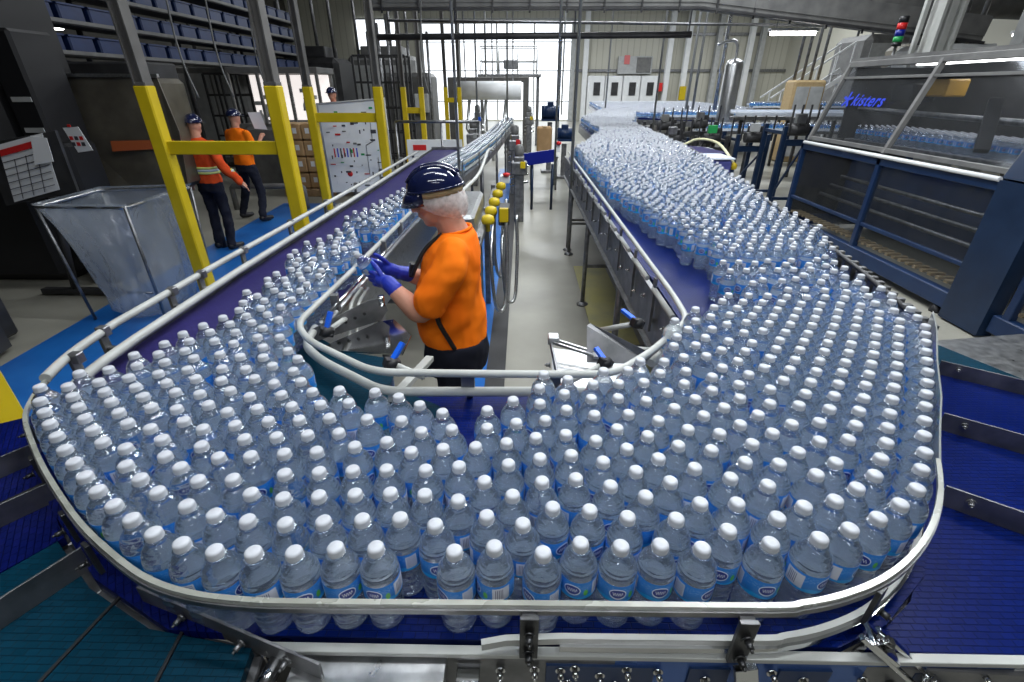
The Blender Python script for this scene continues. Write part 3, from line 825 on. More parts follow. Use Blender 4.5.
# legs of the table
for x, y in ((-0.36, 0.58), (0.42, 0.62), (0.9, 1.02), (-0.98, 1.0), (1.25, 1.7), (-1.3, 1.8)):
    b = MB(); b.cyl((x, y, 0.03), (x, y, BZ - 0.03), 0.025, 12); b.lathe([(0.055, 0), (0.055, 0.012), (0.03, 0.035)], (x, y, 0.0), 14)
    part('leg', b, M['steel_dark'], tbl)
b = MB()
for a, c in (((-0.36, 0.58), (0.42, 0.62)), ((0.42, 0.62), (0.9, 1.02)), ((0.9, 1.02), (1.25, 1.7)), ((-0.36, 0.58), (-0.98, 1.0)), ((-0.98, 1.0), (-1.3, 1.8))):
    b.bar((*a, BZ - 0.07), (*c, BZ - 0.07), 0.05, 0.08)
part('under_frame', b, M['steel_dark'], tbl)

# ---- belts fanning out on both sides
def wing(name, label, poly, plates, seams, mat, extra=None):
    t = thing(name, label, 'conveyor', (sum(p[0] for p in poly) / len(poly), sum(p[1] for p in poly) / len(poly), 0))
    part('belt', MB().prism(poly, CZ - 0.028, CZ - 0.008), mat, t)
    for a, b_, h in plates:
        o = MB().bar((*a, CZ - 0.008 + h / 2), (*b_, CZ - 0.008 + h / 2), 0.004, h)
        d = (Vector(b_) - Vector(a)).normalized()
        for k in (0.05,):
            p = Vector(a) + d * k
            nrm = Vector((d.y, -d.x, 0))
            bolt(o, (p.x + nrm.x * 0.002, p.y + nrm.y * 0.002, CZ + 0.025), 0.006, (nrm.x, nrm.y, 0))
        part('divider_plate', o, M['steel_dark'], t)
    for a, b_ in seams:
        part('seam', MB().bar((*a, CZ - 0.007), (*b_, CZ - 0.007), 0.006, 0.006), M['black'], t)
    fr = MB()
    n = len(poly)
    for i in range(n): fr.bar((*poly[i - 1], CZ - 0.06), (*poly[i], CZ - 0.06), 0.03, 0.06)
    part('side_frame', fr, M['steel_dark'], t)
    for x, y in (extra or []):
        b = MB(); b.cyl((x, y, 0.03), (x, y, CZ - 0.06), 0.025, 12); b.lathe([(0.055, 0), (0.055, 0.012), (0.03, 0.035)], (x, y, 0.0), 14)
        part('leg', b, M['steel_dark'], t)
    return t
wl = wing('feeder_conveyor', 'dark blue feeder belts with steel dividers left of the curved rail', [(-1.40, 1.14), (-1.30, 0.98), (-1.10, 0.79), (-0.98, 0.69), (-1.12, 0.48), (-1.32, 0.30), (-2.05, 0.72)],
          [((-1.245, 0.925), (-1.62, 0.38), 0.055), ((-1.085, 0.792), (-1.45, 0.30), 0.055), ((-0.86, 0.62), (-1.08, 0.20), 0.06)], [((-1.16, 0.85), (-1.5, 0.33))], M['belt_navy'], [(-1.9, 0.72), (-1.4, 0.42), (-1.42, 1.02)])
wt = wing('feeder_conveyor', 'teal feeder belt at the lower left corner under the flat steel bar', [(-0.985, 0.68), (-0.83, 0.575), (-0.66, 0.50), (-0.46, 0.47), (-0.42, 0.20), (-1.25, 0.10), (-1.12, 0.46)],
          [], [((-0.757, 0.557), (-0.80, 0.25)), ((-0.598, 0.508), (-0.57, 0.25))], M['belt_teal'], [(-0.5, 0.3), (-1.1, 0.2)])
b = MB().bar((-0.70, 0.548, 1.168), (-0.322, 0.432, 1.150), 0.005, 0.05)
for p in ((-0.60, 0.51), (-0.47, 0.468), (-0.38, 0.442)): bolt(b, (p[0], p[1], 1.165), 0.005, (-0.3, -0.95, 0))
part('flat_bar', b, M['steel_dark'], wt, 'flat perforated steel bar')
part('support_rod', MB().cyl((-0.405, 0.50, 1.135), (-0.43, 0.36, 1.12), 0.014, 12), M['chrome'], wt)
wr = wing('feeder_conveyor', 'bright blue feeder belts with steel dividers right of the curved rail', [(0.60, 0.49), (0.74, 0.58), (0.94, 0.79), (1.19, 1.12), (1.43, 1.43), (1.75, 1.22), (2.2, 0.80), (1.75, 0.30), (1.4, 0.47), (1.0, 0.475)],
          [((1.186, 1.107), (1.95, 0.57), 0.055), ((0.975, 0.827), (1.75, 0.27), 0.055), ((1.41, 1.41), (2.1, 0.92), 0.05)], [], M['belt_blue'], [(1.9, 0.85), (1.2, 0.6), (1.6, 1.2)])
# stainless cover box and wedge plate
cb = thing('steel_cover', 'bright stainless cover box below the front rail, left of centre', 'cover', (-0.25, 0.43, 0.96))
part('lid', MB().box((-0.253, 0.40, 1.125), (0.262, 0.17, 0.012)), M['steel'], cb)
part('body', MB().box((-0.253, 0.40, 1.03), (0.25, 0.16, 0.176)), M['steel'], cb)
b = MB(); b.box((-0.085, 0.452, 1.105), (0.04, 0.04, 0.012)); bolt(b, (-0.085, 0.43, 1.09), 0.006)
part('latch', b, M['chrome'], cb)
wp = thing('wedge_plate', 'flat stainless wedge plate and teal belt beyond the right feeder', 'plate', (1.75, 1.6, 0))
part('plate', MB().prism([(1.57, 1.70), (2.05, 1.78), (2.9, 1.1), (2.2, 0.98), (1.76, 1.36)], BZ - 0.05, BZ - 0.042), M['steel'], wp)
part('belt', MB().prism([(1.42, 1.47), (1.60, 1.72), (1.74, 1.38), (1.70, 1.25)], BZ - 0.06, BZ - 0.035), M['belt_teal'], wp)
for x, y in ((1.7, 1.6), (2.4, 1.25)):
    part('leg', MB().cyl((x, y, 0), (x, y, BZ - 0.05), 0.025, 12), M['steel_dark'], wp)

M['dark_steel'] = noisy(newmat('oily_dark_steel', metal=0.8), (0.05, 0.052, 0.055), (0.11, 0.112, 0.115), 20, 4, (0.25, 0.45))
# ---- outer guide rail round the front
gr = thing('guide_rail', 'curved steel guide rail with pale wear strip around the front of the bottles', 'guide rail', (0, 0.45, BZ))
rp = [(-1.397, 1.301), (-1.358, 1.179), (-1.322, 1.088), (-1.281, 1.008), (-1.219, 0.925), (-1.068, 0.795), (-0.95, 0.705), (-0.826, 0.618),
      (-0.719, 0.555), (-0.622, 0.507), (-0.535, 0.482), (-0.445, 0.472), (-0.347, 0.470), (-0.01, 0.474), (0.385, 0.478), (0.452, 0.484),
      (0.525, 0.500), (0.611, 0.532), (0.697, 0.583), (0.779, 0.650), (0.857, 0.735), (0.92, 0.825)]
path = [Vector((x, y, 0)) for x, y in [(p.x, p.y) for p in smooth_path([(x, y, 0) for x, y in rp], 5)]]
def zoff(l, z, off=0.0):
    out = []
    for i, p in enumerate(l):
        t = (l[min(i + 1, len(l) - 1)] - l[max(i - 1, 0)]).normalized()
        nrm = Vector((t.y, -t.x, 0))
        out.append(Vector((p.x + nrm.x * off, p.y + nrm.y * off, z)))
    return out
M['wear'] = noisy(newmat('pale_wear_strip', trans=0.25), (0.30, 0.31, 0.27), (0.42, 0.43, 0.38), 9, 4, (0.2, 0.35))
part('wear_strip', MB().ribbon(zoff(path, 1.276, 0.001), 0.009, 0.009), M['wear'], gr, 'pale translucent wear strip')
part('steel_rail', MB().ribbon(zoff(path, 1.266, 0.006), 0.011, 0.006), M['steel_dark'], gr)
lp = [p for p in path if p.x > -0.36]
lo = [Vector((-0.06, 0.462, 0)), Vector((-0.02, 0.470, 0))] + [p for p in path if p.x > 0.0]
part('lower_rail', MB().ribbon(zoff(lo, 1.180, -0.002), 0.016, 0.010), M['white_plastic'], gr, 'white lower rail strip')
part('lower_rail', MB().ribbon(zoff([p for p in path if p.x > 0.0], 1.166, 0.004), 0.014, 0.008), M['chrome'], gr)
far_r = [Vector((x, y, 0)) for x, y in [(0.92, 0.825), (1.00, 0.93), (1.11, 1.07), (1.25, 1.27), (1.40, 1.47), (1.50, 1.62)]]
part('clear_guard', MB().ribbon(zoff(far_r, 1.225, 0.004), 0.11, 0.004), M['clear'], gr, 'clear upright guard strip')
for x in (0.018, 0.36):
    b = MB(); b.box((x, 0.457, 1.215), (0.030, 0.008, 0.105)); b.box((x, 0.462, 1.262), (0.024, 0.018, 0.008)); bolt(b, (x, 0.449, 1.235), 0.006); bolt(b, (x, 0.449, 1.185), 0.006)
    part('bracket', b, M['dark_steel'], gr)
b = MB(); b.bar((0.372, 0.446, 1.165), (0.405, 0.43, 1.02), 0.012, 0.036, up=(1, 0, 0)); bolt(b, (0.388, 0.430, 1.10), 0.009); part('bracket', b, M['chrome'], gr, 'bright slotted bracket arm')
b = MB(); b.box((0.603, 0.517, 1.225), (0.024, 0.008, 0.085), (0, 0, 0.6)); bolt(b, (0.606, 0.508, 1.225), 0.006, (0.5, -0.8, 0)); part('bracket', b, M['dark_steel'], gr)
b = MB()
for off in (-0.018, 0.018):
    b.bar((0.585 + off, 0.485 + off * 0.4, 1.20), (0.75 + off, 0.44 + off * 0.4, 1.06), 0.010, 0.008)
b.bar((0.585, 0.485, 1.198), (0.63, 0.472, 1.162), 0.04, 0.008); b.bar((0.70, 0.452, 1.105), (0.75, 0.438, 1.062), 0.04, 0.008)
bolt(b, (0.61, 0.478, 1.185), 0.009, (0, -0.4, 0.9)); bolt(b, (0.70, 0.455, 1.11), 0.010, (0, -0.4, 0.9))
part('bracket', b, M['chrome'], gr, 'bright slotted diagonal bracket arm')
for x, y, a in ((-1.255, 0.94, 0.8), (-1.11, 0.80, 0.7), (-0.905, 0.645, 0.6), (-0.80, 0.575, 0.5)):
    b = MB(); b.box((x + 0.006, y + 0.006, 1.225), (0.020, 0.008, 0.075), (0, 0, -a)); bolt(b, (x, y, 1.22), 0.005, (-0.6, -0.8, 0)); part('bracket', b, M['dark_steel'], gr)

# ---- straight outer rails on the left leg (white tubes on clamps)
lr = thing('guide_rail', 'pair of white tube rails along the far left edge of the violet belt', 'guide rail', (-1.4, 2.5, BZ))
up_ = smooth_path([(-1.325, 1.10, 1.285), (-1.365, 1.19, 1.278), (-1.400, 1.30, 1.272), (-1.425, 1.48, 1.27)], 5) + [Vector((-1.425, 2.2, 1.27)), Vector((-1.39, 4.0, 1.27)), Vector((-1.36, 6.6, 1.27))]
part('rail_tube', MB().tube(up_, 0.0135, 12), M['white_plastic'], lr)
lw = smooth_path([(-1.28, 1.10, 1.235), (-1.33, 1.20, 1.22), (-1.37, 1.32, 1.205), (-1.39, 1.5, 1.20)], 5) + [Vector((-1.40, 2.2, 1.20)), Vector((-1.375, 4.0, 1.20)), Vector((-1.36, 6.6, 1.20))]
part('rail_tube', MB().tube(lw, 0.0165, 12), M['white_plastic'], lr)
for y in (1.24, 1.42, 1.78, 1.98, 2.34, 2.9, 3.5, 4.2, 5.0, 5.9):
    x = -1.418 if y > 1.4 else -1.36
    b = MB(); b.box((x - 0.012, y, 1.225), (0.012, 0.03, 0.105)); b.box((x, y, 1.27), (0.034, 0.028, 0.034)); b.bar((x - 0.012, y, 1.20), (x + 0.02, y, 1.20), 0.02, 0.02)
    part('clamp', b, M['steel_dark'], lr)

# ---- left leg: violet belt running away, its side frame and legs
ll = thing('conveyor', 'violet belted conveyor leg running back on the left behind the worker', 'conveyor', (-1.1, 5.0, 0))
belt_part([(-1.43, 2.18), (-0.80, 2.18), (-0.77, 3.0), (-0.72, 4.5), (-0.72, 7.9), (-1.38, 7.9), (-1.38, 4.5)], M['belt_purple'], ll)
b = MB()
b.bar((-0.765, 1.60, BZ - 0.10), (-0.745, 3.0, BZ - 0.10), 0.008, 0.24); b.bar((-0.745, 3.0, BZ - 0.10), (-0.70, 4.9, BZ - 0.10), 0.008, 0.24)
b.bar((-0.755, 1.60, BZ + 0.02), (-0.74, 3.0, BZ + 0.02), 0.02, 0.012); b.bar((-0.74, 3.0, BZ + 0.02), (-0.695, 4.9, BZ + 0.02), 0.02, 0.012)
b.bar((-0.70, 4.9, BZ - 0.08), (-0.70, 7.9, BZ - 0.08), 0.008, 0.18)
part('side_panel', b, M['steel'], ll, 'bare steel side panel')
b = MB(); b.bar((-1.455, 1.35, BZ - 0.07), (-1.455, 2.2, BZ - 0.07), 0.01, 0.16); b.bar((-1.455, 2.2, BZ - 0.07), (-1.41, 7.9, BZ - 0.07), 0.01, 0.16); b.bar((-1.41, 7.92, BZ - 0.05), (-0.70, 7.92, BZ - 0.05), 0.02, 0.18)
part('side_panel', b, M['steel_dark'], ll)
for y in (2.4, 3.6, 5.0, 6.6, 7.7):
    for x in (-1.38, -0.78):
        b = MB(); b.cyl((x, y, 0.03), (x, y, BZ - 0.05), 0.022, 10); b.lathe([(0.05, 0), (0.05, 0.012), (0.028, 0.03)], (x, y, 0.012), 12); part('leg', b, M['steel_dark'], ll)
    b = MB(); b.bar((-1.38, y, 0.45), (-0.78, y, 0.45), 0.03, 0.03); part('cross_bar', b, M['steel_dark'], ll)

# ---- right leg: blue belt, bolted grey side panel, legs on the aisle
rl = thing('conveyor', 'blue belted conveyor leg crowded with bottles running back on the right', 'conveyor', (1.2, 5.5, 0))
belt_part([(0.66, 2.18), (1.62, 2.18), (1.80, 3.0), (1.98, 4.2), (2.20, 5.8), (2.40, 7.4), (2.50, 9.6), (1.2, 9.6), (0.64, 7.0), (0.62, 4.5)], M['belt_blue'], rl)
b = MB()
b.bar((0.625, 1.66, BZ - 0.11), (0.60, 7.0, BZ - 0.11), 0.008, 0.26)
b.bar((0.612, 1.66, BZ - 0.235), (0.588, 7.0, BZ - 0.235), 0.03, 0.012); b.bar((0.615, 1.66, BZ + 0.015), (0.592, 7.0, BZ + 0.015), 0.022, 0.012)
part('side_panel', b, M['steel_dark'], rl, 'bolted grey side panel facing the aisle')
for k in range(26):
    y = 1.85 + k * 0.19
    b = MB(); bolt(b, (0.618 - k * 0.0009, y, BZ - 0.07 - 0.05 * (k % 2)), 0.008, (-1, 0, 0)); part('bolt', b, M['chrome'], rl)
for k in range(11):
    y = 2.02 + k * 0.42
    b = MB(); b.bar((0.60, y, BZ - 0.16), (0.60, y, BZ + 0.10), 0.03, 0.012, up=(1, 0, 0)); part('rail_post', b, M['steel_dark'], rl)
b = MB(); b.bar((1.64, 2.0, BZ - 0.04), (2.0, 4.2, BZ - 0.04), 0.01, 0.12); b.bar((2.0, 4.2, BZ - 0.04), (2.22, 5.8, BZ - 0.04), 0.01, 0.12); b.bar((2.22, 5.8, BZ - 0.04), (2.42, 7.4, BZ - 0.04), 0.01, 0.12); b.bar((1.46, 1.50, BZ - 0.04), (1.64, 2.0, BZ - 0.04), 0.01, 0.12)
part('side_panel', b, M['dark'], rl)
for y in (2.9, 4.6, 6.3, 6.5, 9.3):
    x1 = 1.6 + (y - 2) * 0.1
    x0 = 0.64 if y < 8 else 1.3
    for x in (x0, x1):
        b = MB(); b.cyl((x, y, 0.03), (x, y, BZ - 0.1), 0.022, 10); b.lathe([(0.06, 0), (0.06, 0.012), (0.028, 0.035)], (x, y, 0.0), 14); part('leg', b, M['steel_dark'], rl)
    b = MB(); b.bar((x0, y, 0.42), (x1, y, 0.42), 0.03, 0.03); part('cross_bar', b, M['steel_dark'], rl)
    if y < 7:
        b = MB(); b.slab([(0.63, y, BZ - 0.24), (0.63, y + 0.01, 0.70), (0.90, y + 0.01, BZ - 0.24)], 0.008); part('gusset', b, M['steel_dark'], rl)
# long rail on the right edge with small clamps
rg = thing('guide_rail', 'dark guide rail studded with clamps on the right edge of the bottle crowd', 'guide rail', (1.9, 4, BZ))
rgp = [(1.50, 1.60, 1.22), (1.64, 2.224, 1.22), (1.80, 3.056, 1.22), (2.15, 5.441, 1.22), (2.45, 7.513, 1.22)]
part('rail', MB().tube(rgp, 0.012, 8), M['dark'], rg)
for k in range(40):
    t = k / 39.0 * (len(rgp) - 1); i = min(int(t), len(rgp) - 2); f = t - i
    p = Vector(rgp[i]).lerp(Vector(rgp[i + 1]), f)
    b = MB(); b.box((p.x + 0.01, p.y, p.z - 0.03), (0.03, 0.025, 0.09)); part('clamp', b, M['steel_dark'], rg)

# ---- inner white rails round the worker's opening
ig = thing('guide_rail', 'double white tube rail around the inner opening by the worker', 'guide rail', (-0.1, 1.2, BZ))
ipu = [(-0.745, 3.2, 1.265), (-0.772, 2.0, 1.265), (-0.790, 1.50, 1.265), (-0.70, 1.375, 1.265), (-0.43, 1.182, 1.265), (-0.02, 1.180, 1.265), (0.27, 1.184, 1.265),
       (0.41, 1.32, 1.265), (0.60, 1.56, 1.265), (0.612, 1.80, 1.265), (0.600, 6.6, 1.265)]
part('rail_tube', MB().tube(round_corners(ipu, 0.07, 6), 0.0115, 12), M['white_plastic'], ig)
ipl = [(-0.775, 1.60, 1.20), (-0.76, 1.46, 1.20), (-0.66, 1.355, 1.20), (-0.41, 1.178, 1.20), (-0.02, 1.186, 1.20), (0.262, 1.19, 1.20), (0.33, 1.25, 1.20)]
part('rail_tube', MB().tube(round_corners(ipl, 0.06, 6), 0.0145, 12), M['white_plastic'], ig)
part('rail_tube', MB().tube([(0.43, 1.36, 1.20), (0.50, 1.45, 1.20)], 0.0145, 12), M['white_plastic'], ig)
for k in range(9):
    y0 = 1.72 + k * 0.44
    part('rail_tube', MB().tube([(0.600, y0, 1.20), (0.598, y0 + 0.30, 1.20)], 0.012, 10), M['white_plastic'], ig, 'short white lower rail piece')
part('rail_tube', MB().tube([(-0.745, 1.58, 1.20), (-0.72, 3.2, 1.20)], 0.013, 10), M['steel'], ig, 'grey steel rail tube')
part('rail_tube', MB().tube([(-0.74, 1.58, 1.235), (-0.70, 3.2, 1.235)], 0.008, 10), M['chrome'], ig, 'thin polished rail rod')
for x, y in ((-0.155, 1.18), (0.10, 1.182)):
    b = MB(); b.box((x, y + 0.012, 1.232), (0.04, 0.016, 0.06)); b.bar((x, y + 0.02, 1.23), (x, y + 0.06, 1.10), 0.02, 0.01); part('clamp', b, M['steel_dark'], ig)
for y in (1.75, 2.1, 2.5, 2.9):
    b = MB(); b.box((-0.745, y, 1.23), (0.03, 0.025, 0.09)); part('clamp', b, M['steel_dark'], ig)

# ---- clamps and steel trays in the two inner corners
def clamp_arm(label, base, tip, handle):
    t = thing('rail_clamp', label, 'clamp', base)
    b = MB(); b.tube([base, tip], 0.010, 10); part('arm', b, M['white_plastic'], t)
    h = Vector(handle); d = (Vector(tip) - Vector(base)).normalized()
    b = MB(); b.lathe([(0.0, -0.012), (0.022, -0.012), (0.024, 0.0), (0.020, 0.014), (0.0, 0.018)], tip, 14); b.box(Vector(tip) + Vector((0.0, 0, 0.0)), (0.05, 0.028, 0.03), (0, 0.4, 0.5)); part('knob', b, M['black'], t)
    b = MB(); b.bar(Vector(tip) + Vector((0, 0, 0.005)), h, 0.018, 0.012); part('handle', b, M['blue_handle'], t, 'bright blue clamp lever')
clamp_arm('blue-levered clamp at the left inner corner by the rail', (-0.67, 1.75, 1.20), (-0.69, 1.50, 1.235), (-0.675, 1.53, 1.30))
clamp_arm('blue-levered clamp just in front of the worker on the teal plate', (-0.30, 1.26, 1.20), (-0.405, 1.285, 1.235), (-0.375, 1.33, 1.285))
clamp_arm('blue-levered clamp above the right corner tray, near the side panel', (0.30, 1.62, 1.19), (0.42, 1.56, 1.25), (0.375, 1.62, 1.275))
clamp_arm('blue-levered clamp lying over the right corner bracket', (0.13, 1.28, 1.16), (0.28, 1.36, 1.20), (0.25, 1.40, 1.235))
tr = thing('corner_bracket', 'perforated steel corner bracket with tray left of the worker', 'bracket', (-0.6, 1.6, BZ))
b = MB(); b.slab([(-0.79, 1.54, BZ + 0.01), (-0.57, 1.75, BZ + 0.01), (-0.545, 1.77, BZ + 0.045), (-0.555, 1.76, BZ + 0.105), (-0.60, 1.72, BZ + 0.11), (-0.79, 1.54, BZ + 0.055)], 0.004)
for k in range(5):
    t = 0.25 + k * 0.13
    p = Vector((-0.79, 1.54, BZ + 0.03)).lerp(Vector((-0.57, 1.75, BZ + 0.07)), t)
    b.tube([p + Vector((0.006, -0.006, 0)), p - Vector((0.0, 0.0, 0))], 0.006, 8, 1)
part('plate', b, [M['steel_dark'], M['black']], tr)
part('tray', MB().prism([(-0.74, 1.50), (-0.42, 1.47), (-0.42, 1.62), (-0.52, 1.76), (-0.57, 1.74)], BZ + 0.004, BZ + 0.009), M['chrome'], tr, 'bright bent steel tray')
b = MB(); b.lathe([(0.0, -0.02), (0.013, -0.02), (0.013, 0.02), (0.0, 0.02)], (-0.555, 1.74, BZ + 0.10), 12); part('pivot', b, M['chrome'], tr)
for k in range(2):
    b = MB(); b.tube(smooth_path([(-0.72 + k * 0.03, 2.0, 1.20), (-0.70 + k * 0.03, 1.80, 1.21), (-0.685 + k * 0.03, 1.70, 1.15), (-0.66 + k * 0.03, 1.62, 1.13)], 5), 0.008, 8); part('rod', b, M['white_plastic'], tr, 'bent white rod')
part('brace', MB().bar((-0.385, 1.18, 1.17), (-0.33, 1.50, 1.13), 0.03, 0.02), M['white_plastic'], tr)
tr = thing('corner_bracket', 'steel corner bracket with slotted arm right of the aisle opening', 'bracket', (0.3, 1.55, BZ))
b = MB(); b.slab([(0.235, 1.46, BZ - 0.01), (0.46, 1.45, BZ - 0.01), (0.455, 1.46, BZ + 0.03), (0.25, 1.55, BZ + 0.10), (0.235, 1.53, BZ + 0.10)], 0.004); part('plate', b, M['steel_dark'], tr)
part('tray', MB().prism([(0.10, 1.22), (0.33, 1.24), (0.44, 1.42), (0.30, 1.56), (0.12, 1.60)], BZ - 0.035, BZ - 0.03), M['steel'], tr)
b = MB()
for o_ in (-0.014, 0.014): b.bar((0.11, 1.55 + o_, BZ + 0.03), (0.27, 1.47 + o_, BZ + 0.015), 0.009, 0.01)
b.box((0.12, 1.55, BZ + 0.035), (0.04, 0.045, 0.03)); b.box((0.27, 1.47, BZ + 0.015), (0.03, 0.04, 0.012)); part('slotted_arm', b, M['steel'], tr, 'pale slotted steel arm')
part('rod', MB().tube([(0.28, 1.53, BZ + 0.02), (0.47, 1.50, BZ + 0.02)], 0.009, 10), M['white_plastic'], tr)
b = MB(); b.bar((0.11, 1.56, BZ + 0.02), (0.135, 1.25, BZ - 0.03), 0.006, 0.03); bolt(b, (0.105, 1.44, BZ - 0.01), 0.007, (-1, 0, 0)); part('side_strip', b, M['steel_dark'], tr)
# ================================================================ people
M['skin'] = noisy(newmat('skin', spec=0.3), (0.50, 0.24, 0.16), (0.60, 0.31, 0.22), 12, 4, (0.5, 0.6))
M['orange'] = noisy(newmat('orange_shirt', spec=0.2), (0.95, 0.17, 0.004), (1.0, 0.22, 0.008), 6, 1.5, (0.75, 0.9), 0.9, stretch=(1, 1, 0.45))
M['orange_red'] = noisy(newmat('orange_red_jacket', spec=0.2), (0.60, 0.06, 0.012), (0.75, 0.09, 0.02), 10, 4, (0.75, 0.9), 0.1)
M['navy_cloth'] = noisy(newmat('dark_navy_cloth', spec=0.2), (0.010, 0.011, 0.02), (0.018, 0.02, 0.032), 12, 4, (0.8, 0.9), 0.2)
M['helmet'] = newmat('navy_helmet_shell', (0.008, 0.012, 0.05), 0.12, coat=0.6)
M['tan'] = noisy(newmat('tan_band'), (0.38, 0.27, 0.13), (0.46, 0.34, 0.18), 20, 3, (0.6, 0.7))
M['glove'] = noisy(newmat('blue_glove', spec=0.4), (0.015, 0.03, 0.36), (0.022, 0.045, 0.45), 20, 3, (0.35, 0.5), 0.2)
M['hi_vis'] = newmat('reflective_yellow_band', (0.62, 0.68, 0.2), 0.4)
M['hi_silver'] = newmat('reflective_silver_band', (0.5, 0.55, 0.6), 0.3)
mn = bpy.data.materials.new('hair_net'); mn.use_nodes = True
_nt = mn.node_tree; _b = _nt.nodes['Principled BSDF']; _b.inputs['Base Color'].default_value = (0.80, 0.76, 0.74, 1); _b.inputs['Roughness'].default_value = 0.6
_tc = N(mn, 'ShaderNodeTexCoord'); _vo = N(mn, 'ShaderNodeTexNoise'); _vo.inputs['Scale'].default_value = 55
_nt.links.new(_tc.outputs['Object'], _vo.inputs['Vector'])
_mr = N(mn, 'ShaderNodeMapRange'); _mr.inputs['To Min'].default_value = 0.25; _mr.inputs['To Max'].default_value = 0.85
_nt.links.new(_vo.outputs[0], _mr.inputs[0]); _nt.links.new(_mr.outputs[0], _b.inputs['Alpha'])
M['net'] = mn

def ell(mb, c, r, R=None, seg=18, mi=0):
    n = 10
    prof = [(math.sin(math.pi * i / n), -math.cos(math.pi * i / n)) for i in range(n + 1)]
    R = R or Matrix.Identity(3)
    vs = []; fs = []
    for (a, z) in prof:
        for k in range(seg):
            th = 2 * math.pi * k / seg
            vs.append(R @ Vector((a * math.cos(th) * r[0], a * math.sin(th) * r[1], z * r[2])) + Vector(c))
    for i in range(n):
        for k in range(seg):
            fs.append((i * seg + k, i * seg + (k + 1) % seg, (i + 1) * seg + (k + 1) % seg, (i + 1) * seg + k))
    return mb.add(vs, fs, mi, True)
def limb(mb, pts, rad, seg=14):
    """tapering limb through the joints, rounded at both ends"""
    P = smooth_path(pts, 5)
    m = len(pts) - 1
    rr = []
    for i in range(len(P)):
        t = i / 5.0; k = min(int(t), m - 1); f = t - k
        rr.append(rad[k] * (1 - f) + rad[k + 1] * f)
    mb.tube(P, rr, seg)
    ell(mb, P[0], (rr[0],) * 3, seg=12); ell(mb, P[-1], (rr[-1],) * 3, seg=12)
    return mb
def loft(mb, rings, seg=22):
    """rings: (centre, half width along y, half depth along x, tilt)"""
    vs = []; fs = []
    n = len(rings)
    for c, ry, rx, yaw in rings:
        for k in range(seg):
            th = 2 * math.pi * k / seg
            cx = math.copysign(abs(math.cos(th)) ** 0.85, math.cos(th)) * rx; sy = math.copysign(abs(math.sin(th)) ** 0.85, math.sin(th)) * ry
            vs.append(Vector((cx * math.cos(yaw) - sy * math.sin(yaw), cx * math.sin(yaw) + sy * math.cos(yaw), 0)) + Vector(c))
    for i in range(n - 1):
        for k in range(seg):
            fs.append((i * seg + k, i * seg + (k + 1) % seg, (i + 1) * seg + (k + 1) % seg, (i + 1) * seg + k))
    fs.append(tuple(range(seg))[::-1]); fs.append(tuple((n - 1) * seg + k for k in range(seg)))
    return mb.add(vs, fs, 0, True)
def fuse(o, vox=0.006, smooth=6):
    """weld the overlapping volumes of one body or garment into a single skin"""
    r = o.modifiers.new('fuse', 'REMESH'); r.mode = 'VOXEL'; r.voxel_size = vox; r.use_smooth_shade = True
    s_ = o.modifiers.new('soften', 'SMOOTH'); s_.factor = 0.5; s_.iterations = smooth
    return o
_ct = bpy.data.textures.new('cloth_folds', 'CLOUDS'); _ct.noise_scale = 0.11; _ct.noise_depth = 1
def creases(o, s_=0.014):
    d = o.modifiers.new('folds', 'DISPLACE'); d.texture = _ct; d.texture_coords = 'LOCAL'; d.strength = s_; d.mid_level = 0.5
    return o
def hand(mb, wrist, palm, tips, thumb, r=0.0095):
    """palm block with four bent fingers and a thumb; tips: (knuckle, middle, tip) of each finger"""
    w_ = Vector(wrist); p = Vector(palm)
    limb(mb, [w_, w_.lerp(p, 0.5), p], [0.027, 0.031, 0.030], 12)
    for k, m_, t in tips:
        limb(mb, [k, m_, t], [r * 1.12, r, r * 0.85], 9)
        limb(mb, [p, k], [0.016, r * 1.2], 9)
    limb(mb, [w_.lerp(p, 0.45)] + [Vector(q) for q in thumb], [0.016] + [r * 1.15] * (len(thumb) - 1) + [r * 0.9], 9)
    return mb

# ---- the worker between the conveyor legs, inspecting a bottle
wk = thing('person', 'person in orange t-shirt, navy helmet, hair net and blue gloves holding a bottle', 'person', (-0.32, 2.04, 0))
b = MB()
# head: cranium, jaw, nose, brow, lips, chin, ear and neck (facing -x, looking down)
tilt = Matrix.Rotation(math.radians(-9), 3, 'Y')
HC = Vector((-0.352, 2.035, 1.598))
def hp(x, y, z): return HC + tilt @ Vector((x, y, z))
ell(b, hp(0.0, 0, 0.025), (0.098, 0.076, 0.098), tilt)
ell(b, hp(-0.030, 0, -0.045), (0.062, 0.056, 0.075), tilt)
ell(b, hp(-0.052, 0, -0.093), (0.030, 0.032, 0.024), tilt)        # chin
limb(b, [hp(-0.088, 0, 0.010), hp(-0.104, 0, -0.022), hp(-0.112, 0, -0.036)], [0.010, 0.011, 0.013], 10)   # nose
for s_ in (-1, 1):
    ell(b, hp(-0.098, s_ * 0.013, -0.038), (0.009, 0.008, 0.007), tilt)
    ell(b, hp(-0.083, s_ * 0.030, 0.016), (0.016, 0.024, 0.009), tilt)     # brow
    ell(b, hp(-0.062, s_ * 0.042, -0.030), (0.026, 0.020, 0.024), tilt)    # cheek
    ell(b, hp(0.010, s_ * 0.076, -0.012), (0.020, 0.009, 0.032), tilt)     # ear
    ell(b, hp(0.005, s_ * 0.079, -0.034), (0.011, 0.008, 0.012), tilt)
ell(b, hp(-0.088, 0, -0.060), (0.012, 0.024, 0.006), tilt); ell(b, hp(-0.085, 0, -0.070), (0.012, 0.021, 0.006), tilt)   # lips
limb(b, [hp(0.010, 0, -0.04), (-0.318, 2.035, 1.515), (-0.285, 2.035, 1.435)], [0.062, 0.058, 0.068], 16)
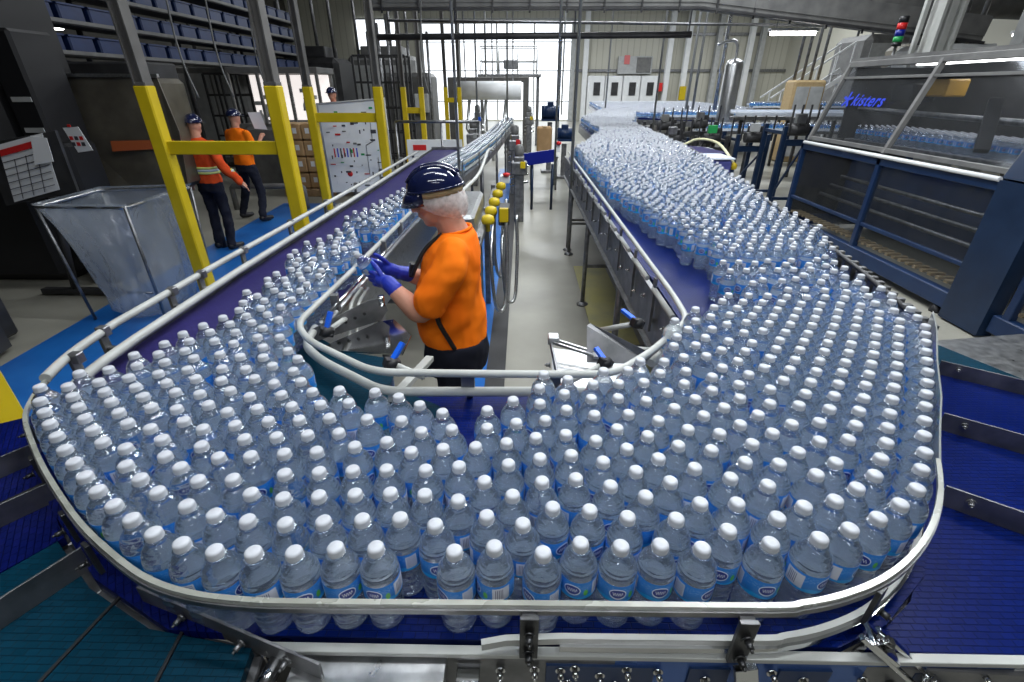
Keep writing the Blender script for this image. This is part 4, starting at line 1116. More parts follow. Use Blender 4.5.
# forearms up to the gloves, upper arms inside the sleeves
limb(b, [(-0.345, 1.845, 1.262), (-0.425, 1.850, 1.150), (-0.490, 1.862, 1.203), (-0.552, 1.885, 1.258)], [0.050, 0.045, 0.043, 0.029], 14)
limb(b, [(-0.350, 2.225, 1.270), (-0.430, 2.200, 1.160), (-0.495, 2.165, 1.195), (-0.556, 2.120, 1.232)], [0.050, 0.044, 0.041, 0.029], 14)
body = part('body', b, M['skin'], wk); fuse(body, 0.005, 4)
for s_ in (-1, 1):
    e = MB(); ell(e, hp(-0.084, s_ * 0.030, -0.004), (0.010, 0.012, 0.010), tilt, 12)
    eo = part('eye', e, M['white'], wk)
    e = MB(); ell(e, hp(-0.0925, s_ * 0.031, -0.005), (0.003, 0.006, 0.006), tilt, 10); io = e.build('iris', M['ink'], eo); io.location = (0, 0, 0)
# t-shirt
b = MB()
loft(b, [((-0.320, 2.04, 0.955), 0.172, 0.150, 0), ((-0.325, 2.04, 1.00), 0.178, 0.158, 0), ((-0.335, 2.04, 1.07), 0.180, 0.166, 0), ((-0.330, 2.04, 1.15), 0.176, 0.155, 0),
         ((-0.322, 2.04, 1.24), 0.182, 0.142, 0), ((-0.310, 2.04, 1.33), 0.190, 0.130, 0), ((-0.295, 2.04, 1.40), 0.178, 0.105, 0), ((-0.283, 2.04, 1.445), 0.120, 0.080, 0), ((-0.283, 2.04, 1.462), 0.082, 0.068, 0)])
limb(b, [(-0.275, 1.905, 1.395), (-0.300, 1.855, 1.335), (-0.345, 1.842, 1.262), (-0.380, 1.842, 1.210)], [0.066, 0.074, 0.076, 0.074], 16)
limb(b, [(-0.275, 2.175, 1.395), (-0.300, 2.225, 1.335), (-0.350, 2.230, 1.262), (-0.390, 2.220, 1.215)], [0.066, 0.074, 0.074, 0.070], 16)
sh = part('t_shirt', b, M['orange'], wk); fuse(sh, 0.007, 5); creases(sh, 0.03)
b = MB(); b.tube([(-0.283 + 0.066 * math.cos(t / 12 * 6.283), 2.04 + 0.078 * math.sin(t / 12 * 6.283), 1.462 + 0.012 * math.cos(t / 12 * 6.283)) for t in range(12)], 0.007, 8, closed=True)
part('collar', b, M['orange'], wk)
# strap, lanyard and radio
b = MB(); b.tube(smooth_path([(-0.365, 1.845, 1.178), (-0.352, 1.850, 1.10), (-0.318, 1.858, 1.02), (-0.295, 1.868, 0.965)], 4), 0.011, 8)
part('strap', b, M['black'], wk)
b = MB(); b.tube(smooth_path([(-0.335, 1.985, 1.455), (-0.405, 1.965, 1.400), (-0.448, 1.945, 1.33), (-0.472, 1.955, 1.28)], 4), 0.009, 8)
b.box((-0.478, 1.975, 1.30), (0.02, 0.04, 0.06), (0, 0.2, 0.3))
part('lanyard', b, M['black'], wk)
# trousers and shoes
b = MB()
loft(b, [((-0.318, 2.04, 0.80), 0.180, 0.150, 0), ((-0.312, 2.04, 0.88), 0.182, 0.156, 0), ((-0.312, 2.04, 0.965), 0.176, 0.146, 0)])
for s_ in (-1, 1):
    limb(b, [(-0.310, 2.04 + s_ * 0.090, 0.86), (-0.330, 2.04 + s_ * 0.100, 0.50), (-0.300, 2.04 + s_ * 0.105, 0.12)], [0.096, 0.070, 0.058], 16)
tr_ = part('trousers', b, M['navy_cloth'], wk); fuse(tr_, 0.009, 4); creases(tr_, 0.02)
for s_ in (-1, 1):
    b = MB(); limb(b, [(-0.275, 2.04 + s_ * 0.105, 0.062), (-0.36, 2.04 + s_ * 0.108, 0.050), (-0.43, 2.04 + s_ * 0.11, 0.044)], [0.046, 0.040, 0.034], 12)
    b.box((-0.345, 2.04 + s_ * 0.108, 0.022), (0.24, 0.088, 0.022))
    part('shoe', b, M['black'], wk)
# helmet, tan sweat band, hair net
b = MB()
hs = []
for i in range(9):
    a = math.pi / 2 * i / 8
    hs.append((math.cos(a), math.sin(a)))
vs = []; fs = []; seg = 28
for cr_, zr in hs:
    for k in range(seg):
        th = 2 * math.pi * k / seg
        vs.append(hp(-0.002 + cr_ * math.cos(th) * 0.120, cr_ * math.sin(th) * 0.096, 0.040 + zr * 0.094))
for i in range(8):
    for k in range(seg): fs.append((i * seg + k, i * seg + (k + 1) % seg, (i + 1) * seg + (k + 1) % seg, (i + 1) * seg + k))
b.add(vs, fs, 0, True)
vs2 = [v + (HC - v).normalized() * 0.006 for v in vs]
b.add(vs2, [f[::-1] for f in fs], 0, True)
b.tube([hp(-0.002 + math.cos(2 * math.pi * k / 28) * 0.119, math.sin(2 * math.pi * k / 28) * 0.095, 0.040) for k in range(28)], 0.005, 8, closed=True)
for k in range(3):                                                     # ridges along the shell
    y = (k - 1) * 0.035
    b.tube([hp(-0.002 + math.cos(math.pi * (0.15 + 0.7 * i / 8)) * 0.118, y, 0.040 + math.sin(math.pi * (0.15 + 0.7 * i / 8)) * (0.094 - abs(k - 1) * 0.006)) for i in range(9)], 0.006, 8)
part('helmet', b, M['helmet'], wk)
b = MB()                                                               # peak
pts_t = []; n = 12
for i in range(n + 1):
    th = math.pi * (0.62 + 0.76 * i / n)
    for rr, zz in ((0.0, 0.044), (0.5, 0.026), (1.0, -0.014)):
        ro = 0.114 + rr * 0.045 * math.sin(math.pi * i / n) ** 0.6
        pts_t.append(hp(-0.002 + math.cos(th) * ro, math.sin(th) * (ro - 0.022), zz))
fs = []
for i in range(n):
    for j in range(2): fs.append((i * 3 + j, i * 3 + j + 1, (i + 1) * 3 + j + 1, (i + 1) * 3 + j))
b.add(pts_t, fs, 0, True)
pk = part('peak', b, M['helmet'], wk)
so = pk.modifiers.new('thick', 'SOLIDIFY'); so.thickness = 0.004
b = MB()
vs = []; fs = []
for z, k1 in ((0.040, 1.0), (0.026, 1.0), (0.012, 0.985)):
    for k in range(29):
        th = -math.pi * 0.82 + 2 * math.pi * 0.82 * k / 28
        vs.append(hp(-0.0 + math.cos(th) * 0.108 * k1, math.sin(th) * 0.087 * k1, z))
for i in range(2):
    for k in range(28): fs.append((i * 29 + k, i * 29 + k + 1, (i + 1) * 29 + k + 1, (i + 1) * 29 + k))
b.add(vs, fs, 0, True)
sb = part('sweat_band', b, M['tan'], wk, 'tan band under the helmet'); so = sb.modifiers.new('thick', 'SOLIDIFY'); so.thickness = 0.004
b = MB()                                                               # gathered net bag round the back of the head and over the ears
vs = []; fs = []
rows = [(0.024, 1.0), (0.000, 1.09), (-0.026, 1.14), (-0.054, 1.12), (-0.080, 1.02), (-0.098, 0.86)]
for j, (z, k1) in enumerate(rows):
    for k in range(37):
        th = -math.pi * 0.74 + 2 * math.pi * 0.74 * k / 36
        wob = 1 + 0.035 * math.sin(k * 2.3 + j)
        drop = 0.35 + 0.65 * max(0.0, math.cos(th * 0.62))
        vs.append(hp(0.004 + math.cos(th) * 0.102 * k1 * wob, math.sin(th) * 0.083 * k1 * wob, 0.024 + (z - 0.024) * drop))
for i in range(5):
    for k in range(36): fs.append((i * 37 + k, i * 37 + k + 1, (i + 1) * 37 + k + 1, (i + 1) * 37 + k))
b.add(vs, fs, 0, True)
part('hair_net', b, M['net'], wk)
# gloves: both hands close round the bottle
bt_c = Vector((-0.700, 1.945, 1.378)); bt_b = Vector((-0.610, 1.985, 1.232))          # cap end, foot end of the held bottle
ax = (bt_c - bt_b).normalized()
b = MB()
limb(b, [(-0.535, 1.878, 1.245), (-0.565, 1.895, 1.268)], [0.036, 0.033], 12)
hand(b, (-0.562, 1.893, 1.265), (-0.600, 1.925, 1.268),
     [((-0.632, 1.932, 1.298), (-0.668, 1.948, 1.305), (-0.690, 1.975, 1.300)), ((-0.630, 1.934, 1.280), (-0.664, 1.950, 1.282), (-0.684, 1.984, 1.278)),
      ((-0.626, 1.936, 1.260), (-0.656, 1.954, 1.260), (-0.672, 1.992, 1.256)), ((-0.618, 1.940, 1.242), (-0.645, 1.960, 1.238), (-0.656, 1.996, 1.234))],
     [(-0.598, 1.915, 1.300), (-0.622, 1.935, 1.328), (-0.640, 1.950, 1.340)])
g = part('glove', b, M['glove'], wk, 'blue glove of the near hand'); fuse(g, 0.0035, 3)
b = MB()
limb(b, [(-0.535, 2.132, 1.222), (-0.570, 2.108, 1.238)], [0.037, 0.034], 12)
hand(b, (-0.568, 2.110, 1.238), (-0.610, 2.075, 1.268),
     [((-0.640, 2.058, 1.300), (-0.672, 2.040, 1.322), (-0.700, 2.012, 1.330)), ((-0.638, 2.060, 1.282), (-0.672, 2.046, 1.300), (-0.700, 2.020, 1.308)),
      ((-0.634, 2.064, 1.264), (-0.666, 2.052, 1.278), (-0.692, 2.028, 1.286)), ((-0.626, 2.068, 1.246), (-0.656, 2.058, 1.256), (-0.680, 2.036, 1.262))],
     [(-0.608, 2.062, 1.300), (-0.628, 2.040, 1.332), (-0.645, 2.022, 1.352)])
g = part('glove', b, M['glove'], wk, 'blue glove of the far hand'); fuse(g, 0.0035, 3)
# the held bottle
hb_ = copy_tree(b0)
q = ax.to_track_quat('Z', 'Y')
hb_.rotation_euler = (Matrix.Rotation(0, 3, 'X') @ q.to_matrix()).to_euler()
hb_.location = bt_c - ax * 0.180
hb_['label'] = 'water bottle tilted in the gloved hands of the person in orange'; hb_['category'] = 'water bottle'
if 'group' in hb_: del hb_['group']

# ---- people in the background
def bg_person(label, base, yaw, shirt, pose, bands=False, paper=False, orange_sleeve=True):
    """pose: local joints; +x forward, +y left, z up"""
    t = thing('person', label, 'person', base)
    R = Matrix.Rotation(yaw, 3, 'Z')
    def L(p): return R @ Vector(p) + Vector(base)
    b = MB()
    ell(b, L((0.01, 0, 1.60)), (0.085, 0.075, 0.105)); ell(b, L((0.075, 0, 1.58)), (0.02, 0.012, 0.02)); ell(b, L((0.04, 0, 1.53)), (0.05, 0.05, 0.05))
    limb(b, [L((0, 0, 1.55)), L((-0.01, 0, 1.42))], [0.055, 0.06])
    for s_, k in ((1, 'armL'), (-1, 'armR')):
        sh_, el_, wr_ = pose[k]
        limb(b, [L(sh_), L(el_), L(wr_)], [0.045, 0.040, 0.028])
        w_ = L(wr_); d = (L(wr_) - L(el_)).normalized()
        side = d.cross(Vector((0, 0, 1))).normalized()
        limb(b, [w_, w_ + d * 0.07], [0.03, 0.034])
        for f in range(4):
            o_ = side * (f - 1.5) * 0.019
            limb(b, [w_ + d * 0.07 + o_, w_ + d * 0.115 + o_, w_ + d * (0.145 - 0.01 * abs(f - 1.5)) + o_ - Vector((0, 0, 0.02))], [0.010, 0.009, 0.008], 7)
        limb(b, [w_ + d * 0.03, w_ + d * 0.06 + side * 0.045, w_ + d * 0.09 + side * 0.05], [0.013, 0.011, 0.009], 7)
    o = part('body', b, M['skin'], t); fuse(o, 0.009, 3)
    b = MB()
    rings = [((0, 0.0, 0.90), 0.175, 0.12), ((0, 0, 1.05), 0.165, 0.12), ((0, 0, 1.25), 0.19, 0.13), ((0, 0, 1.36), 0.20, 0.115), ((-0.01, 0, 1.42), 0.13, 0.085), ((-0.01, 0, 1.45), 0.07, 0.06)]
    loft(b, [(L(c), ry, rx, yaw) for c, ry, rx in rings])
    for k in ('armL', 'armR'):
        sh_, el_, wr_ = pose[k]
        if orange_sleeve: limb(b, [L(sh_), L(el_)], [0.066, 0.058])
        else: limb(b, [L(sh_), L(el_), L(wr_)], [0.068, 0.060, 0.046])
    o = part('shirt' if orange_sleeve else 'jacket', b, shirt, t); fuse(o, 0.011, 4); creases(o, 0.03)
    if bands:
        for z, ry, rx in ((1.02, 0.176, 0.132), (1.30, 0.203, 0.142)):
            for dz, mt in ((0, M['hi_vis']), (0.03, M['hi_silver']), (0.06, M['hi_vis'])):
                c = MB(); loft(c, [(L((0, 0, z + dz)), ry, rx, yaw), (L((0, 0, z + dz + 0.028)), ry, rx, yaw)]); part('reflective_band', c, mt, t)
        for k in ('armL', 'armR'):
            sh_, el_, wr_ = pose[k]
            p = L(el_); d = (L(wr_) - L(el_)).normalized()
            c = MB(); c.tube([p + d * 0.08, p + d * 0.13], 0.060, 14); part('reflective_band', c, M['hi_vis'], t)
            c = MB(); c.tube([p + d * 0.095, p + d * 0.115], 0.062, 14); part('reflective_band', c, M['hi_silver'], t)
    b = MB()
    loft(b, [(L((0, 0, 0.80)), 0.17, 0.125, yaw), (L((0, 0, 0.93)), 0.170, 0.118, yaw)])
    for k, s_ in (('legL', 1), ('legR', -1)):
        hi_, kn_, an_ = pose[k]
        limb(b, [L(hi_), L(kn_), L(an_)], [0.092, 0.068, 0.055])
    o = part('trousers', b, M['navy_cloth'], t); fuse(o, 0.012, 4); creases(o, 0.03)
    for k in ('legL', 'legR'):
        an_ = Vector(pose[k][2])
        b = MB(); limb(b, [L(an_ + Vector((-0.02, 0, -0.035))), L(an_ + Vector((0.10, 0, -0.055))), L(an_ + Vector((0.17, 0, -0.055)))], [0.048, 0.040, 0.032])
        part('shoe', b, M['black'], t)
    b = MB(); vs = []; fs = []
    for i in range(7):
        a = math.pi / 2 * i / 6
        for k in range(20):
            th = 2 * math.pi * k / 20
            vs.append(L((0.01 + math.cos(a) * math.cos(th) * 0.115, math.cos(a) * math.sin(th) * 0.098, 1.62 + math.sin(a) * 0.105)))
    for i in range(6):
        for k in range(20): fs.append((i * 20 + k, i * 20 + (k + 1) % 20, (i + 1) * 20 + (k + 1) % 20, (i + 1) * 20 + k))
    b.add(vs, fs, 0, True); fs = [tuple(range(20))[::-1]]; b.add(vs[:20], fs, 0)
    b.slab([L((0.10, -0.07, 1.63)), L((0.17, -0.045, 1.615)), L((0.18, 0, 1.612)), L((0.17, 0.045, 1.615)), L((0.10, 0.07, 1.63))], 0.006)
    part('helmet', b, M['helmet'], t)
    return t
# walking away to the left, reading a sheet
bg_person('person in orange t-shirt and dark trousers walking away past the lit cabinet', (-4.50, 8.1, 0), math.radians(68), M['orange'],
          {'armL': ((0, 0.19, 1.36), (0.02, 0.25, 1.10), (0.20, 0.20, 1.08)), 'armR': ((0, -0.19, 1.36), (0.06, -0.24, 1.12), (0.27, -0.16, 1.28)),
           'legL': ((0, 0.09, 0.88), (0.06, 0.20, 0.50), (0.0, 0.34, 0.10)), 'legR': ((0, -0.09, 0.88), (0.04, -0.16, 0.50), (-0.10, -0.24, 0.12))})
pp = tag(MB().slab([(-4.33, 8.33, 1.42), (-4.16, 8.40, 1.40), (-4.20, 8.36, 1.66), (-4.36, 8.29, 1.66)], 0.004).build('paper_sheet', M['paper']), 'white paper sheet held up by the walking person in orange', 'paper sheet')
bg_person('person in orange-red jacket with reflective bands standing behind the yellow post', (-4.12, 6.45, 0), math.radians(75), M['orange_red'],
          {'armL': ((0, 0.20, 1.36), (-0.04, 0.29, 1.12), (0.0, 0.33, 0.93)), 'armR': ((0, -0.20, 1.36), (-0.02, -0.31, 1.12), (0.08, -0.42, 0.92)),
           'legL': ((0, 0.09, 0.88), (0.02, 0.10, 0.50), (-0.02, 0.11, 0.10)), 'legR': ((0, -0.09, 0.88), (0.03, -0.10, 0.50), (-0.02, -0.11, 0.10))}, bands=True, orange_sleeve=False)
t = thing('step_platform', 'low grey step behind the white board under the hidden person', 'step', (-3.72, 10.4, 0))
part('tread', MB().box((-3.72, 10.4, 0.285), (0.5, 0.6, 0.03)), M['grey'], t)
for sx in (-1, 1): part('side', MB().box((-3.72 + sx * 0.235, 10.4, 0.135), (0.03, 0.56, 0.27)), M['grey'], t)
bg_person('person in orange shirt partly hidden behind the white board', (-3.72, 10.4, 0.30), math.radians(-100), M['orange'],
          {'armL': ((0, 0.19, 1.36), (0.02, 0.25, 1.10), (0.12, 0.22, 0.95)), 'armR': ((0, -0.19, 1.36), (0.02, -0.25, 1.10), (0.12, -0.22, 0.95)),
           'legL': ((0, 0.09, 0.88), (0.02, 0.10, 0.50), (0, 0.11, 0.10)), 'legR': ((0, -0.09, 0.88), (0.02, -0.10, 0.50), (0, -0.11, 0.10))})
# ================================================================ left side of the hall
def post_foot(b, x, y, s): b.box((x, y, 0.012 + 0.01), (s * 1.7, s * 1.7, 0.02))
def guard_frame(label, xs, y, s, bar_z, top=5.6, bar_h=0.15):
    t = thing('yellow_portal', label, 'guard frame', (xs[0], y, 0.0))
    for x in xs:
        b = MB(); b.box((x, y, 1.02), (s, s, 2.0)); post_foot(b, x, y, s); part('yellow_post', b, M['yellow'], t)
        b = MB(); b.box((x - s * 0.32, y, (2.02 + top) / 2), (s * 0.12, s * 0.95, top - 2.02)); b.box((x + s * 0.32, y, (2.02 + top) / 2), (s * 0.12, s * 0.95, top - 2.02)); b.box((x, y, (2.02 + top) / 2), (s * 0.6, s * 0.25, top - 2.02))
        b.box((x, y, 2.03), (s * 0.9, s * 0.9, 0.03))
        part('steel_column', b, M['post_grey'], t)
    b = MB(); b.bar((xs[0] + s / 2, y, bar_z), (xs[-1] - s / 2, y, bar_z), s * 0.45, bar_h); part('cross_bar', b, M['yellow'], t)
    b = MB(); b.bar((xs[0] - 0.6, y, top), (xs[-1] + 0.6, y, top), 0.14, 0.22); part('top_beam', b, M['post_grey'], t)
    return t
guard_frame('nearest yellow guard frame with grey columns, its crossbar beside the plastic bag', (-3.2, -2.1), 4.5, 0.12, 1.53, bar_h=0.11)
guard_frame('second yellow guard frame, standing in front of the white board', (-3.22, -2.17), 8.0, 0.125, 1.60, bar_h=0.13)
guard_frame('third yellow guard frame, just right of the white board', (-2.68, -2.28), 12.0, 0.11, 1.55, bar_h=0.12)
guard_frame('farthest yellow guard frame before the silver tank', (-2.16, -1.78), 15.0, 0.11, 1.70, bar_h=0.12)
b = MB(); b.box((-2.04, 1.42, 0.55), (0.17, 0.17, 1.1)); post_foot(b, -2.04, 1.42, 0.17)
yp = tag(b.build('guard_post', M['yellow']), 'lone yellow guard post at the left edge beside the blue floor', 'guard post')

# white magnet board
wb = thing('white_board', 'white board covered with small coloured cards behind the second guard frame', 'board', (-2.9, 9.0, 0))
b = MB(); b.slab([(-3.50, 9.0, 0.30), (-2.38, 9.15, 0.30), (-2.38, 9.15, 1.84), (-3.50, 9.0, 1.76)], 0.03); part('panel', b, M['white'], wb)
b = MB(); b.tube([(-3.50, 8.98, 0.05), (-3.50, 8.98, 1.76), (-2.38, 9.13, 1.84), (-2.38, 9.13, 0.05)], 0.02, 8); b.bar((-3.50, 8.7, 0.03), (-3.50, 9.3, 0.03), 0.05, 0.04); b.bar((-2.38, 8.85, 0.03), (-2.38, 9.45, 0.03), 0.05, 0.04); part('stand', b, M['lightgrey'], wb)
r2 = random.Random(5)
cols = [M['ink'], M['green'], M['red'], M['logo_blue'], M['paper'], M['grey']]
for i in range(64):
    u = 0.05 + 0.9 * ((i % 8) + r2.uniform(0.1, 0.9)) / 8; v = 0.05 + 0.9 * ((i // 8) + r2.uniform(0.2, 0.8)) / 8
    x = -3.50 + 1.12 * u; y = 9.0 + 0.15 * u - 0.025; z = 0.30 + (1.46 + 0.08 * u) * v
    w_ = r2.choice([0.02, 0.03, 0.06, 0.09]); h_ = r2.choice([0.015, 0.02, 0.03, 0.06])
    part('card', MB().box((x, y, z), (w_, 0.004, h_), (0, 0, 0.133)), cols[r2.choice([0, 0, 0, 1, 2, 5, 4])], wb)
for i in range(8):
    x = -3.34 + i * 0.055
    part('strip', MB().box((x, 8.985 + 0.134 * (x + 3.5), 0.98), (0.022, 0.004, 0.15), (0, 0.0, 0.133)), [M['red'], M['logo_blue'], M['ink']][i % 3], wb)
for (x0, z0), (x1, z1) in (((-2.78, 0.6), (-2.78, 1.1)), ((-2.78, 1.1), (-2.66, 1.16)), ((-2.66, 1.16), (-2.66, 1.55)), ((-2.6, 0.5), (-2.6, 0.9))):
    part('drawn_line', MB().bar((x0, 8.975 + 0.134 * (x0 + 3.5), z0), (x1, 8.975 + 0.134 * (x1 + 3.5), z1), 0.004, 0.012), M['ink'], wb)
part('rose', MB().lathe([(0.0, 0), (0.05, 0), (0.045, 0.008), (0.0, 0.008)], (-3.13, 8.985 + 0.05, 0.62), 14, 0, Matrix.Rotation(math.pi / 2, 3, 'X')), M['red'], wb)
# low board with cards behind the belt end
lb = thing('white_board', 'low white panel with red sign beyond the end of the violet belt', 'board', (-1.9, 10.2, 0))
b = MB(); b.box((-1.75, 10.2, 0.72), (1.1, 0.04, 0.75)); part('panel', b, M['white'], lb)
b = MB(); b.box((-2.2, 10.2, 0.18), (0.05, 0.05, 0.36)); b.box((-1.3, 10.2, 0.18), (0.05, 0.05, 0.36)); part('stand', b, M['grey'], lb)
part('red_sign', MB().box((-2.05, 10.175, 0.95), (0.26, 0.01, 0.10)), M['red'], lb)
for i in range(7): part('card', MB().box((-2.2 + 0.13 * i, 10.175, 0.78 - 0.03 * (i % 3)), (0.05, 0.008, 0.04)), cols[i % 4], lb)

# plastic bag on its stand
bg = thing('bag_stand', 'clear plastic waste bag hanging open on a thin square steel stand', 'bag stand', (-3.75, 4.4, 0))
rim = [(-4.16, 4.06, 1.1), (-3.37, 4.04, 1.1), (-3.42, 5.02, 1.1), (-4.21, 4.83, 1.1)]
part('hoop', MB().tube(round_corners(rim + [rim[0]], 0.05, 3), 0.014, 8), M['steel'], bg)
for i, (x, y, z) in enumerate(rim):
    bx = (-3.78 + (x + 3.78) * 0.9, 4.5 + (y - 4.5) * 0.9)
    part('leg', MB().tube([(x, y, z), (*bx, 0.02)], 0.013, 8), M['steel_dark'], bg)
part('cross_bar', MB().tube([(-3.70, 4.10, 0.30), (-3.46, 4.10, 0.30)], 0.010, 6), M['steel_dark'], bg)
vs = []; fs = []; seg = 56; r3 = random.Random(2)
levels = [(1.13, 1.04, 0, 0), (1.10, 1.03, 0, 0), (1.02, 1.02, 0.0, 0.0), (0.92, 0.99, 0.01, 0), (0.80, 0.96, 0.03, -0.01), (0.66, 0.92, 0.06, -0.03), (0.52, 0.88, 0.08, -0.05), (0.38, 0.84, 0.10, -0.08), (0.24, 0.80, 0.12, -0.10), (0.10, 0.74, 0.12, -0.12), (0.04, 0.55, 0.12, -0.12), (0.03, 0.04, 0.12, -0.12)]
ph = [r3.uniform(0, 6.28) for _ in range(6)]
for j, (z, sc, dx, dy) in enumerate(levels):
    for k in range(seg):
        u = k / seg * 4; i = int(u) % 4; f = u - int(u)
        p = Vector(rim[i]).lerp(Vector(rim[(i + 1) % 4]), f)
        c = Vector((-3.79, 4.48, 0))
        d = Vector((p.x - c.x, p.y - c.y, 0))
        rd = 0.42 * d.normalized()
        mixr = min(1, j / 6)
        d = d * (1 - mixr) + rd * mixr * 1.05
        wob = 1 + 0.035 * min(j, 6) / 3 * (math.sin(k * 0.67 + ph[0] + j * 0.4) + 0.6 * math.sin(k * 1.57 + ph[1] - j * 0.7) + 0.3 * math.sin(k * 3.1 + ph[2] + j * 1.1))
        vs.append((c.x + dx + d.x * sc * wob, c.y + dy + d.y * sc * wob, z + (0.02 * math.sin(k * 0.9) if 0 < j < 8 else 0)))
for j in range(len(levels) - 1):
    for k in range(seg): fs.append((j * seg + k, j * seg + (k + 1) % seg, (j + 1) * seg + (k + 1) % seg, (j + 1) * seg + k))
bm_ = bpy.data.materials.new('clear_bag_film'); bm_.use_nodes = True
_nt = bm_.node_tree; _nt.nodes.remove(_nt.nodes['Principled BSDF'])
_tr = N(bm_, 'ShaderNodeBsdfTransparent'); _gl = N(bm_, 'ShaderNodeBsdfGlossy'); _gl.inputs['Roughness'].default_value = 0.18; _gl.inputs['Color'].default_value = (0.9, 0.93, 0.97, 1)
_df = N(bm_, 'ShaderNodeBsdfDiffuse'); _df.inputs['Color'].default_value = (0.40, 0.46, 0.54, 1); _tl = N(bm_, 'ShaderNodeBsdfTranslucent'); _tl.inputs['Color'].default_value = (0.6, 0.65, 0.72, 1)
_tc = N(bm_, 'ShaderNodeTexCoord'); _no = N(bm_, 'ShaderNodeTexNoise'); _no.inputs['Scale'].default_value = 7; _no.inputs['Detail'].default_value = 6; _no.inputs['Distortion'].default_value = 1.2
_nt.links.new(_tc.outputs['Object'], _no.inputs['Vector'])
_bp = N(bm_, 'ShaderNodeBump'); _bp.inputs['Strength'].default_value = 0.8; _bp.inputs['Distance'].default_value = 0.03
_nt.links.new(_no.outputs[0], _bp.inputs['Height'])
for n_ in (_gl, _df): _nt.links.new(_bp.outputs[0], n_.inputs['Normal'])
_fr = sheen(bm_, 0.05, 0.5, 3.0, _bp.outputs[0])
_m0 = N(bm_, 'ShaderNodeMixShader'); _m0.inputs[0].default_value = 0.5; _nt.links.new(_df.outputs[0], _m0.inputs[1]); _nt.links.new(_tl.outputs[0], _m0.inputs[2])
_m1 = N(bm_, 'ShaderNodeMixShader'); _m1.inputs[0].default_value = 0.42; _nt.links.new(_tr.outputs[0], _m1.inputs[1]); _nt.links.new(_m0.outputs[0], _m1.inputs[2])
_m2 = N(bm_, 'ShaderNodeMixShader'); _nt.links.new(_fr.outputs[0], _m2.inputs[0]); _nt.links.new(_m1.outputs[0], _m2.inputs[1]); _nt.links.new(_gl.outputs[0], _m2.inputs[2])
_nt.links.new(_m2.outputs[0], _nt.nodes['Material Output'].inputs[0])
part('bag', MB().add(vs, fs, 0, True), bm_, bg, 'clear crumpled plastic bag')

# document board on a slanted desk
db = thing('document_stand', 'dark slanted stand with a white form with red header and small papers', 'document stand', (-4.6, 4.7, 0))
b = MB(); b.slab([(-5.05, 4.66, 0.98), (-4.28, 4.66, 1.12), (-4.22, 4.62, 1.66), (-4.95, 4.62, 1.55)], 0.03); part('board', b, M['dark'], db)
b = MB(); b.slab([(-4.93, 4.63, 1.02), (-4.43, 4.63, 1.14), (-4.34, 4.60, 1.64), (-4.80, 4.60, 1.54)], 0.006); part('form', b, M['paper'], db)
b = MB(); b.slab([(-4.815, 4.595, 1.44), (-4.42, 4.595, 1.53), (-4.405, 4.592, 1.585), (-4.80, 4.592, 1.495)], 0.006); part('form_header', b, M['red'], db, 'red header band')
for k in range(6):
    t = 0.1 + k * 0.12
    part('form_line', MB().bar((-4.92 + 0.10 * t, 4.602, 1.03 + 0.5 * t), (-4.44 + 0.09 * t, 4.602, 1.14 + 0.5 * t), 0.003, 0.006), M['ink'], db)
for k in range(3):
    part('form_line', MB().bar((-4.80 + 0.12 * k, 4.602, 1.06 + 0.03 * k), (-4.70 + 0.12 * k, 4.594, 1.42 + 0.03 * k), 0.003, 0.006), M['ink'], db)
b = MB(); b.slab([(-4.52, 4.585, 1.37), (-4.33, 4.585, 1.40), (-4.30, 4.582, 1.60), (-4.44, 4.582, 1.62)], 0.005); part('paper_sheet', b, M['paper'], db)
b = MB(); b.tube([(-4.62, 4.72, 1.05), (-4.85, 4.75, 0.03)], 0.035, 8); b.tube([(-4.62, 4.72, 1.05), (-4.35, 4.9, 0.03)], 0.03, 8); b.bar((-5.2, 4.75, 0.05), (-4.3, 4.75, 0.05), 0.08, 0.06); part('leg', b, M['dark'], db)
sc_ = thing('wall_notice', 'small white notice with printed blocks hung on the dark machine', 'notice', (-4.2, 5.05, 1.5))
b = MB(); b.slab([(-4.52, 5.1, 1.42), (-4.36, 5.1, 1.44), (-4.42, 5.1, 1.66), (-4.58, 5.1, 1.65)], 0.005); part('sheet', b, M['paper'], sc_)
for i in range(6):
    part('printed_block', MB().box((-4.53 + 0.05 * (i % 3), 5.095, 1.50 + 0.055 * (i // 3)), (0.035, 0.003, 0.035)), [M['ink'], M['red']][i % 2], sc_)
part('clip', MB().box((-4.50, 5.09, 1.67), (0.03, 0.01, 0.02)), M['red'], sc_)

# dark filler machine with steel hood
dm_ = thing('machine', 'large dark machine with black tower and brownish steel hood at the left', 'machine', (-5.5, 6.0, 0))
b = MB(); b.box((-6.35, 5.7, 1.55), (2.3, 1.2, 3.1)); part('black_cabinet', b, M['black'], dm_)
b = MB(); b.box((-4.98, 5.45, 1.35), (0.30, 0.5, 2.3)); b.box((-4.80, 5.30, 0.75), (0.34, 0.4, 1.5)); part('tower', b, M['black'], dm_)
for z in (1.62, 1.90): part('white_strip', MB().box((-4.96, 5.19, z), (0.20, 0.008, 0.045)), M['lightgrey'], dm_)
M['hood'] = noisy(newmat('swirled_steel_hood', metal=0.7), (0.11, 0.10, 0.08), (0.20, 0.18, 0.14), 3, 6, (0.25, 0.5), 0.1)
b = MB(); b.slab([(-4.75, 5.75, 0.75), (-4.10, 5.95, 0.75), (-3.98, 5.95, 1.55), (-4.05, 5.95, 2.10), (-5.05, 5.80, 2.12), (-5.10, 5.75, 1.4)], 0.03); b.box((-4.6, 6.3, 1.5), (0.9, 0.6, 1.2)); part('hood', b, M['hood'], dm_)
